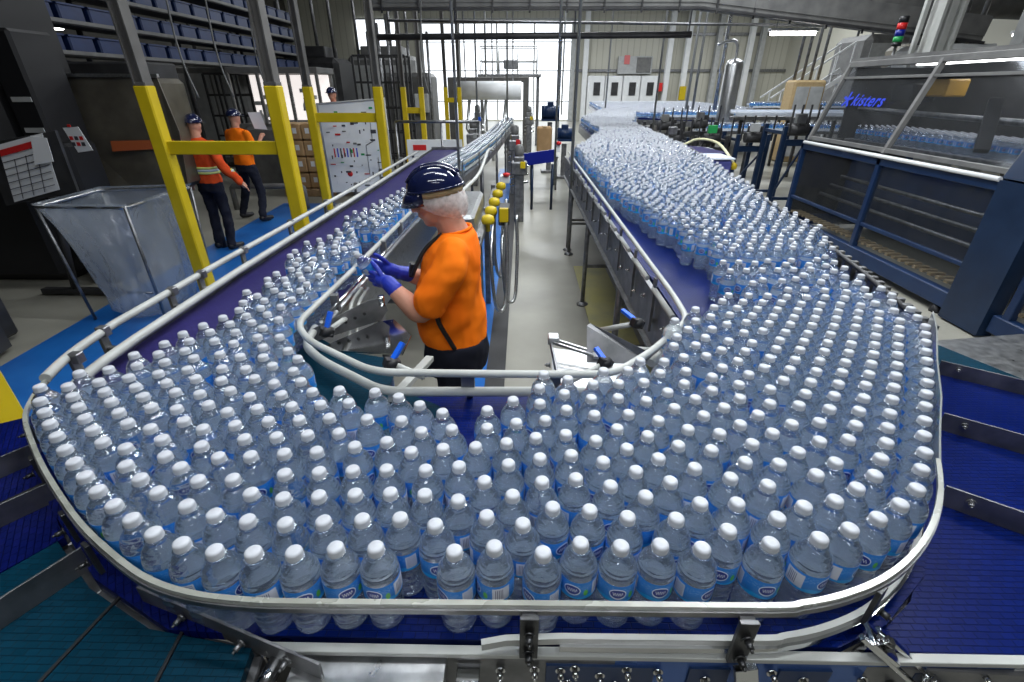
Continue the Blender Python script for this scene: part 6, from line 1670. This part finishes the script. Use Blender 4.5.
# white cross lanes far right, three decks of bottles
M['lane_white'] = noisy(newmat('pale_lane_cover'), (0.62, 0.68, 0.78), (0.72, 0.77, 0.86), 12, 3, (0.4, 0.6))
for i, (x0, x1, y, z, w_) in enumerate(((3.9, 9.4, 14.8, 1.30, 0.5), (4.2, 9.2, 12.8, 1.10, 0.55), (4.3, 6.6, 10.9, 1.50, 0.30), (7.2, 11.2, 17.0, 1.46, 0.5))):
    t = thing('cross_conveyor', ['pale cross conveyor lane full of bottles, middle one on the right', 'low pale cross conveyor lane above the dark drives', 'white topped cross lane leading into the shrink wrapper', 'farthest pale cross conveyor lane on the right'][i], 'conveyor', (x0, y, 0))
    b = MB(); b.box(((x0 + x1) / 2, y, z - 0.05), (x1 - x0, w_, 0.06)); part('bed', b, M['steel_dark'], t)
    b = MB(); b.box(((x0 + x1) / 2, y - w_ / 2, z + 0.02), (x1 - x0, 0.02, 0.05)); b.box(((x0 + x1) / 2, y + w_ / 2, z + 0.08), (x1 - x0, 0.02, 0.05)); part('side_rail', b, M['lane_white'], t)
    if i == 2: part('cover', MB().box(((x0 + x1) / 2, y, z + 0.05), (x1 - x0, w_ * 0.9, 0.03)), M['lane_white'], t)
    n = int(x1 - x0)
    for k in range(n + 1): part('leg', MB().bar((x0 + 0.2 + k * (x1 - x0 - 0.4) / n, y, 0), (x0 + 0.2 + k * (x1 - x0 - 0.4) / n, y, z - 0.08), 0.06, 0.06), M['dark'], t)
lanes_b = []
for x0, x1, y0, w_, z in ((3.9, 9.4, 14.8, 0.4, 1.282), (4.2, 9.2, 12.8, 0.45, 1.082), (7.2, 11.2, 17.0, 0.4, 1.442)):
    r_ = 0; y = y0 - w_ / 2
    while y < y0 + w_ / 2:
        x = x0 + 0.05 + 0.04 * (r_ % 2)
        while x < x1: lanes_b.append((x, y, z, 0)); x += 0.09
        y += 0.08; r_ += 1
V = mesh_from('', lod(B_FAR, C_FAR, L_FAR, 6), None, lanes_b)
o = bpy.data.objects.new('water_bottles', make_mesh('lane_bottles', [V], [M['water'], M['cap'], M['label']])); COL.objects.link(o)
tag(o, 'distant rows of white capped bottles on the cross conveyor lanes', 'water bottles', kind='stuff')
# dark conveyor drives in the middle right
for i, (x, y, h, w_) in enumerate(((2.95, 10.2, 1.15, 0.6), (3.6, 9.9, 1.2, 0.6), (4.25, 9.6, 1.25, 0.55), (4.5, 8.6, 1.45, 0.4), (3.9, 11.6, 1.35, 0.7), (3.2, 11.8, 1.3, 0.6))):
    t = thing('conveyor_drive', ['dark drive frame just right of the winding bottles', 'dark drive frame, middle one on the near right row', 'dark drive frame beside the shrink wrapper infeed', 'dark drive frame touching the shrink wrapper corner',
                              'dark drive frame behind the infeed, right of two', 'dark drive frame behind the infeed, left of two'][i], 'drive frame', (x, y, 0))
    b = MB()
    for sx in (-1, 1):
        b.bar((x + sx * w_ / 2, y, 0.02), (x + sx * w_ / 2, y, h), 0.07, 0.07); b.bar((x + sx * w_ / 2, y + 0.7, 0.02), (x + sx * w_ / 2, y + 0.7, h), 0.07, 0.07)
    b.bar((x - w_ / 2, y, 0.3), (x + w_ / 2, y, 0.3), 0.05, 0.05); b.bar((x - w_ / 2, y, 0.3), (x + w_ / 2, y, h - 0.2), 0.03, 0.03); b.bar((x - w_ / 2, y, h - 0.25), (x + w_ / 2, y, h - 0.25), 0.06, 0.10); b.bar((x - w_ / 2, y + 0.7, 0.3), (x + w_ / 2, y + 0.7, 0.3), 0.05, 0.05)
    for sx in (-1, 1): b.bar((x + sx * w_ / 2, y, h - 0.1), (x + sx * w_ / 2, y + 0.7, h - 0.1), 0.05, 0.05)
    part('frame', b, [M['navy_metal'], M['dark'], M['navy_metal'], M['navy_metal'], M['dark'], M['dark']][i], t)
    b = MB(); b.tube([(x - 0.18, y - 0.05, h - 0.05), (x + 0.12, y - 0.05, h - 0.05)], 0.09, 12); b.box((x + 0.1, y + 0.2, h + 0.02), (0.2, 0.3, 0.22)); part('motor', b, M['dark'], t)
    for k in range(4): part('guide_post', MB().bar((x - w_ / 2 + k * w_ / 3, y - 0.12, h - 0.1), (x - w_ / 2 + k * w_ / 3, y - 0.12, h + 0.32), 0.025, 0.025), M['dark'], t)
    part('box', MB().box((x - 0.05, y - 0.1, h + 0.12), (0.16, 0.08, 0.14)), [M['steel_dark'], M['green'], M['lightgrey'], M['steel'], M['steel_dark'], M['grey']][i], t)
    for sx in (-1, 1): part('foot', MB().lathe([(0.06, 0), (0.06, 0.015), (0.03, 0.04), (0, 0.04)], (x + sx * w_ / 2, y, 0), 12), M['black'], t)
# navy drum and guard at the inner side
t = thing('steel_guard', 'round steel edged dark blue drum guard beyond the violet panel', 'guard', (2.9, 8.9, 0))
part('drum', MB().lathe([(0.42, 0.45), (0.42, 1.02), (0.40, 1.03), (0.0, 1.03)], (2.92, 9.1, 0), 28), M['royal'], t)
part('rim', MB().tube([(2.92 + 0.43 * math.cos(a * 0.314), 9.1 + 0.43 * math.sin(a * 0.314), 1.03) for a in range(20)], 0.03, 8, closed=True), M['steel'], t)
part('leg', MB().cyl((2.92, 9.1, 0), (2.92, 9.1, 0.45), 0.06, 10), M['dark'], t)
t = thing('transfer_box', 'violet blue transfer box with curved pale hose and yellow knob beside the bottles', 'box', (2.25, 6.3, 0))
part('panel', MB().box((2.52, 7.1, 0.98), (0.62, 0.5, 0.34)), newmat('violet_panel', (0.08, 0.09, 0.32), 0.4), t)
part('top_edge', MB().box((2.52, 7.1, 1.16), (0.66, 0.54, 0.02)), M['lane_white'], t)
for x in (2.30, 2.75): part('leg', MB().cyl((x, 7.1, 0), (x, 7.1, 0.82), 0.03, 8), M['dark'], t)
part('hose', MB().tube(smooth_path([(2.05, 7.9, 1.22), (2.2, 7.95, 1.30), (2.4, 7.8, 1.24), (2.6, 7.7, 1.33), (2.8, 7.4, 1.30), (2.88, 6.95, 1.10)], 5), 0.018, 8), newmat('pale_yellow_hose', (0.6, 0.58, 0.36), 0.4), t)
part('yellow_knob', MB().lathe([(0, -0.05), (0.04, -0.04), (0.045, 0.02), (0, 0.05)], (2.88, 6.92, 1.06), 12), M['yellow'], t)
t = thing('belt_table', 'violet belt table between the winding bottles and the drive frames', 'table', (2.9, 8.4, 0))
part('belt', MB().prism([(2.45, 7.7), (3.2, 8.0), (3.1, 8.8), (2.5, 9.4)], 1.08, 1.11), M['belt_purple'], t)
for x, y in ((2.6, 8.0), (3.0, 8.5)): part('leg', MB().cyl((x, y, 0), (x, y, 1.08), 0.03, 8), M['dark'], t)

# ---- shrink wrapper
sw = thing('shrink_wrapper', 'long dark blue shrink wrapper with clear plastic guard doors on the right', 'machine', (4.9, 5.8, 0))
X0, X1 = 4.2, 4.52                      # lower front plane, upper edge of the leaning hood
ys = [7.70, 6.0, 4.34]                  # posts
def hx(z): return X0 if z < 1.29 else X0 + (X1 - X0) * (z - 1.29) / (2.30 - 1.29)
b = MB()
b.bar((X0, 7.75, 0.16), (X0, 4.25, 0.16), 0.10, 0.16); b.bar((X0, 7.75, 0.52), (X0, 4.25, 0.52), 0.05, 0.04)
b.bar((X0, 7.75, 1.24), (X0, 4.25, 1.24), 0.07, 0.08)
for y in (7.72, 6.0): b.bar((X0, y, 0.1), (X0, y, 1.29), 0.07, 0.07)
b.bar((X0 + 1.6, 7.75, 0.16), (X0 + 1.6, 2.0, 0.16), 0.10, 0.16); b.bar((X0, 7.75, 0.16), (X0 + 1.6, 7.75, 0.16), 0.1, 0.16); b.bar((X0 + 1.6, 7.75, 0.1), (X0 + 1.6, 7.75, 2.3), 0.1, 0.1)
part('lower_frame', b, M['blue_metal'], sw)
b = MB(); b.box((X0 + 0.8, 7.74, 0.75), (1.5, 0.04, 1.1)); b.box((X0 + 1.0, 7.74, 1.8), (1.1, 0.03, 0.9)); part('end_panel', b, M['dark'], sw)
b = MB(); b.slab([(X0 - 0.02, 4.36, 0.02), (X0 - 0.02, 3.92, 0.02), (X0 - 0.02, 3.92, 1.30), (X0 - 0.02, 4.36, 1.30)], 0.14); b.slab([(X0 - 0.02, 4.36, 1.30), (X0 - 0.02, 3.92, 1.30), (X1 - 0.02, 3.92, 2.30), (X1 - 0.02, 4.36, 2.30)], 0.12)
part('corner_post', b, M['navy_metal'], sw, 'broad navy corner post')
b = MB(); b.tube([(X0 - 0.05, 7.66, 1.30), (X0 - 0.05, 4.4, 1.30)], 0.022, 10); part('handle_rail', b, M['white'], sw, 'long white handle rail')
b = MB()
for y in (7.66, 6.02, 4.40): b.bar((hx(1.32), y, 1.32), (X1, y, 2.30), 0.06, 0.05, up=(0, 1, 0))
b.bar((hx(1.36), 7.7, 1.36), (hx(1.36), 4.35, 1.36), 0.05, 0.05); b.bar((X1, 7.7, 2.28), (X1, 4.35, 2.28), 0.07, 0.07)
b.bar((hx(2.12), 7.7, 2.12), (hx(2.12), 4.35, 2.12), 0.04, 0.03)
part('hood_frame', b, M['grey'], sw)
mg = bpy.data.materials.new('smoky_clear_guard'); mg.use_nodes = True
_nt = mg.node_tree; _nt.nodes.remove(_nt.nodes['Principled BSDF'])
_tr = N(mg, 'ShaderNodeBsdfTransparent'); _tr.inputs['Color'].default_value = (0.78, 0.79, 0.81, 1)
_gl = N(mg, 'ShaderNodeBsdfGlossy'); _gl.inputs['Roughness'].default_value = 0.07; _gl.inputs['Color'].default_value = (0.45, 0.47, 0.5, 1)
_df = N(mg, 'ShaderNodeBsdfDiffuse'); _df.inputs['Color'].default_value = (0.35, 0.37, 0.38, 1)
_fr = sheen(mg, 0.04, 0.5, 4.0)
_m0 = N(mg, 'ShaderNodeMixShader'); _m0.inputs[0].default_value = 0.03; _nt.links.new(_tr.outputs[0], _m0.inputs[1]); _nt.links.new(_df.outputs[0], _m0.inputs[2])
_m1 = N(mg, 'ShaderNodeMixShader'); _nt.links.new(_fr.outputs[0], _m1.inputs[0]); _nt.links.new(_m0.outputs[0], _m1.inputs[1]); _nt.links.new(_gl.outputs[0], _m1.inputs[2]); _nt.links.new(_m1.outputs[0], _nt.nodes['Material Output'].inputs[0])
for y1, y0 in ((7.64, 6.05), (5.97, 4.42)):
    part('guard_pane', MB().slab([(hx(1.38), y1, 1.38), (hx(1.38), y0, 1.38), (X1, y0, 2.25), (X1, y1, 2.25)], 0.008), mg, sw)
    part('guard_pane', MB().slab([(X0, y1, 0.30), (X0, y0, 0.30), (X0, y0, 1.20), (X0, y1, 1.20)], 0.008), mg, sw)
b = MB(); b.slab([(X1, 7.72, 2.33), (X1, 2.2, 2.33), (X1 + 1.3, 2.2, 2.40), (X1 + 1.3, 7.72, 2.40)], 0.05); part('roof', b, M['grey'], sw)
b = MB(); b.box((X0 + 0.75, 5.9, 0.72), (0.08, 3.5, 0.95)); part('inner_blue_panel', b, M['blue_metal'], sw)
b = MB(); b.box((X0 + 1.55, 5.0, 1.9), (0.06, 5.4, 0.9)); part('back_panel', b, M['dark'], sw)
b = MB(); b.box((X0 + 0.85, 5.9, 1.33), (0.7, 3.5, 0.05)); part('inner_conveyor', b, M['steel_dark'], sw)
b = MB()
for k in range(30): b.box((X0 + 0.10, 4.45 + k * 0.11, 0.30), (0.16, 0.05, 0.03))
part('roller_strip', b, M['tan'], sw, 'strip of small tan rollers')
b = MB(); b.bar((X0 + 0.5, 5.4, 1.9), (X0 + 0.3, 5.1, 1.45), 0.12, 0.06); b.box((X0 + 0.6, 6.7, 1.95), (0.3, 0.35, 0.2)); part('arm', b, M['black'], sw)
b = MB()
for k in range(3): b.tube([(X0 + 0.3 + 0.12 * k, 7.5, 0.6 + 0.12 * k), (X0 + 0.3 + 0.12 * k, 4.5, 0.6 + 0.12 * k)], 0.025, 8)
b.tube([(X0 + 0.5, 7.5, 1.75), (X0 + 0.5, 4.5, 1.70)], 0.03, 8); part('shaft', b, M['steel_dark'], sw)
part('orange_box', MB().box((X0 + 0.65, 6.3, 2.0), (0.25, 0.35, 0.18)), newmat('amber_box', (0.45, 0.25, 0.02), 0.5), sw)
for y in (7.5, 6.0, 4.5): part('foot', MB().lathe([(0.06, 0), (0.06, 0.02), (0.03, 0.09)], (X0, y, 0), 12), M['black'], sw)
part('inner_fill_strip', MB().box((X0 + 0.9, 6.0, 2.27), (0.08, 2.4, 0.03)), M['lamp'], sw)  # glowing strip and its light added to brighten the wrapper's dark inside
ld = bpy.data.lights.new('inner_fill_light', 'AREA'); ld.shape = 'RECTANGLE'; ld.size = 0.1; ld.size_y = 2.4; ld.energy = 6; ld.color = (0.93, 0.97, 1)
lo = bpy.data.objects.new('inner_fill_light', ld); COL.objects.link(lo); lo.parent = sw; lo.location = Vector((X0 + 0.9, 6.0, 2.25)) - Vector(sw.location)
# second guard bay nearer the camera
b = MB(); b.bar((X0, 3.9, 0.16), (X0, 2.0, 0.16), 0.10, 0.16); b.bar((X0, 3.92, 1.24), (X0, 2.0, 1.24), 0.07, 0.08); b.bar((X0, 3.80, 0.1), (X0, 3.80, 1.29), 0.07, 0.07); b.bar((hx(1.32), 3.85, 1.32), (X1, 3.85, 2.3), 0.06, 0.05, up=(0, 1, 0)); b.bar((X0, 2.0, 0.1), (X0, 2.0, 1.29), 0.1, 0.1); b.bar((X1, 4.0, 2.28), (X1, 2.0, 2.28), 0.07, 0.07)
part('lower_frame', b, M['blue_metal'], sw)
part('guard_pane', MB().slab([(X0, 3.75, 0.30), (X0, 2.08, 0.30), (X0, 2.08, 1.20), (X0, 3.75, 1.20)], 0.008), mg, sw)
b = MB()
for k in range(16): b.box((X0 + 0.10, 2.1 + k * 0.11, 0.30), (0.16, 0.05, 0.03))
part('roller_strip', b, M['tan'], sw, 'strip of small tan rollers')
# maker's lettering and star on the hood
tc_ = bpy.data.curves.new('lettering', 'FONT'); tc_.body = 'kisters'; tc_.size = 0.20; tc_.extrude = 0.002; tc_.shear = 0.25; tc_.offset = 0.003; tc_.space_character = 1.12
tmp = bpy.data.objects.new('lettering', tc_); COL.objects.link(tmp)
me_t = bpy.data.meshes.new_from_object(tmp.evaluated_get(bpy.context.evaluated_depsgraph_get()))
bpy.data.objects.remove(tmp)
to = bpy.data.objects.new('lettering', me_t); COL.objects.link(to); me_t.materials.clear(); me_t.materials.append(M['logo_blue'])
sl_dir = Vector((X1 - X0, 0, 2.30 - 1.29)).normalized()
Xa = Vector((0, -1, 0)); Za = Xa.cross(sl_dir)
Rm = Matrix((Xa, sl_dir, Za)).transposed().to_4x4()
zb = 1.80
to.matrix_basis = Matrix.Translation(Vector((hx(zb) - 0.05, 7.10, zb)) - Vector(sw.location)) @ Rm
to.parent = sw
b = MB()
for k in range(5):
    a = k * 1.2566 + 0.3
    c0 = Vector((hx(1.86) - 0.035, 7.24, 1.86))
    d = Xa * math.cos(a) + sl_dir * math.sin(a)
    b.bar(c0, c0 + d * 0.10, 0.03, 0.006, up=tuple(Za))
part('star_mark', b, M['logo_blue'], sw)
ib = []
r_ = 0; y = 4.5
while y < 7.5:
    for k in range(7): ib.append((X0 + 0.58 + 0.075 * k + 0.035 * (r_ % 2), y, 1.356, 0))
    y += 0.068; r_ += 1
V = mesh_from('', lod(B_MID, R_CAP, L_FAR, 10), None, ib)
o = bpy.data.objects.new('water_bottles', make_mesh('wrapper_bottles', [V], [M['water'], M['cap'], M['label']])); COL.objects.link(o)
tag(o, 'rows of bottles seen inside the shrink wrapper through its guards', 'water bottles', kind='stuff')
# stack light, near column, vessel, lamp over the right
st = thing('stack_light', 'stack light with red, blue and green lenses above the shrink wrapper', 'stack light', (5.25, 8, 2.5))
for z0, z1, m_ in ((2.88, 2.80, 'black'), (2.80, 2.72, 'red'), (2.72, 2.64, 'royal'), (2.64, 2.57, 'green'), (2.57, 2.52, 'black')):
    part('lens', MB().cyl((5.25, 8, z1), (5.25, 8, z0 - 0.006), 0.06, 14), M[m_], st)
part('pole', MB().cyl((5.25, 8, 0), (5.25, 8, 2.52), 0.02, 8), M['steel_dark'], st)
b = MB()
b.box((5.95, 8.2, 4.45), (0.10, 0.20, 8.9)); b.box((5.82, 8.2, 4.45), (0.04, 0.26, 8.9)); b.box((6.08, 8.2, 4.45), (0.04, 0.26, 8.9)); b.box((5.70, 8.3, 4.45), (0.06, 0.06, 8.9))
tag(b.build('column', M['white_plastic']), 'near ribbed cream column rising behind the shrink wrapper', 'column')
b = MB(); b.box((8.3, 9.5, 4.45), (0.25, 0.25, 8.9)); tag(b.build('column', M['lightgrey']), 'pale column at the far upper right corner', 'column')
vs_ = thing('vessel', 'upright steel vessel with bent pipe before the back wall', 'vessel', (5.25, 13.8, 0))
part('shell', MB().lathe([(0.0, 0.5), (0.19, 0.6), (0.21, 0.75), (0.21, 2.50), (0.18, 2.60), (0.0, 2.67)], (5.25, 13.8, 0), 20), M['steel'], vs_)
part('pipe', MB().tube(smooth_path([(5.25, 13.8, 2.64), (5.25, 13.8, 2.88), (5.15, 13.8, 3.02), (4.95, 13.8, 3.0), (4.75, 13.8, 2.93)], 5), 0.035, 8), M['steel'], vs_)
for x in (5.13, 5.37): part('leg', MB().cyl((x, 13.8, 0), (x, 13.8, 0.7), 0.03, 8), M['dark'], vs_)
lt = thing('tube_light', 'bright tube light hanging before the right back wall', 'tube light', (4.8, 10, 2.85))
part('tube', MB().tube([(4.42, 10.2, 2.865), (5.20, 10.2, 2.865)], 0.035, 12), M['lamp'], lt); part('housing', MB().box((4.81, 10.2, 2.915), (0.85, 0.14, 0.05)), M['white'], lt)
for x in (4.5, 5.1): part('hanger', MB().cyl((x, 10.2, 2.92), (x, 10.2, 8.9), 0.008, 6), M['steel_dark'], lt)
for i, (x, y, z) in enumerate(((9.3, 10.5, 2.85), (-9.6, 14, 3.4), (-8.6, 10, 2.95))):
    t = thing('tube_light', ['small tube light at the top right corner', 'small tube light glowing far left above the totes', 'small tube light at the upper left'][i], 'tube light', (x, y, z))
    part('tube', MB().tube([(x - 0.35, y, z), (x + 0.35, y, z)], 0.03, 10), M['lamp'], t); part('housing', MB().box((x, y, z + 0.05), (0.75, 0.14, 0.05)), M['white'], t)
    part('hanger', MB().cyl((x, y, z + 0.05), (x, y, 8.9), 0.01, 6), M['steel_dark'], t)
# stairs and cabinets behind the cross lanes
t = thing('staircase', 'pale steel staircase with sloping handrails behind the cross lanes', 'staircase', (9.1, 18, 0))
b = MB()
for k in range(8): b.box((8.6 + k * 0.28, 18.5, 1.0 + k * 0.2), (0.28, 0.8, 0.04))
part('tread', b, M['steel_dark'], t)
b = MB()
for y in (18.1, 18.9):
    b.bar((8.5, y, 0.95), (10.8, y, 2.55), 0.05, 0.14); b.bar((8.3, y, 1.7), (10.6, y, 3.3), 0.04, 0.05)
    for k in range(5): b.bar((8.6 + k * 0.5, y, 1.0 + k * 0.35), (8.6 + k * 0.5, y, 1.9 + k * 0.35), 0.03, 0.03)
b.bar((8.7, 18.5, 0), (8.7, 18.5, 1.0), 0.1, 0.1); b.bar((10.6, 18.5, 0), (10.6, 18.5, 2.4), 0.1, 0.1)
part('handrail', b, M['white'], t)
for i, (x, y, z, sx, sy, sz, m_) in enumerate(((8.2, 15.9, 1.1, 0.9, 0.6, 2.2, 'tan'), (10.5, 14.5, 1.5, 1.6, 1.5, 3.0, 'hood'), (9.3, 12.5, 1.4, 1.0, 1.0, 2.8, 'lightgrey'), (7.3, 9.8, 1.35, 1.2, 0.9, 2.6, 'lightgrey'), (9.2, 8.6, 1.4, 1.5, 1.0, 2.85, 'hood'), (12.5, 20, 1.8, 2, 2, 3.6, 'grey'))):
    t = thing('cabinet', ['small tan cabinet behind the cross lanes', 'large brownish cabinet at the far right', 'grey cabinet with pipes behind the shrink wrapper', 'pale cabinet just behind the shrink wrapper roof', 'brownish cabinet right of the cream column', 'big grey cabinet before the right wall'][i], 'cabinet', (x, y, 0))
    part('casing', MB().box((x, y, z), (sx, sy, sz)), M[m_], t)
    part('door', MB().box((x - sx * 0.22, y - sy / 2 - 0.01, z), (sx * 0.4, 0.02, sz * 0.85)), M['lightgrey'], t); part('door', MB().box((x + sx * 0.22, y - sy / 2 - 0.01, z), (sx * 0.4, 0.02, sz * 0.85)), M['lightgrey'], t)
    b = MB()
    for k in range(4): b.tube([(x - sx * 0.4 + k * sx * 0.25, y, z + sz / 2), (x - sx * 0.4 + k * sx * 0.25, y, 5.0)], 0.04, 8)
    part('pipe', b, M['steel_dark'], t)
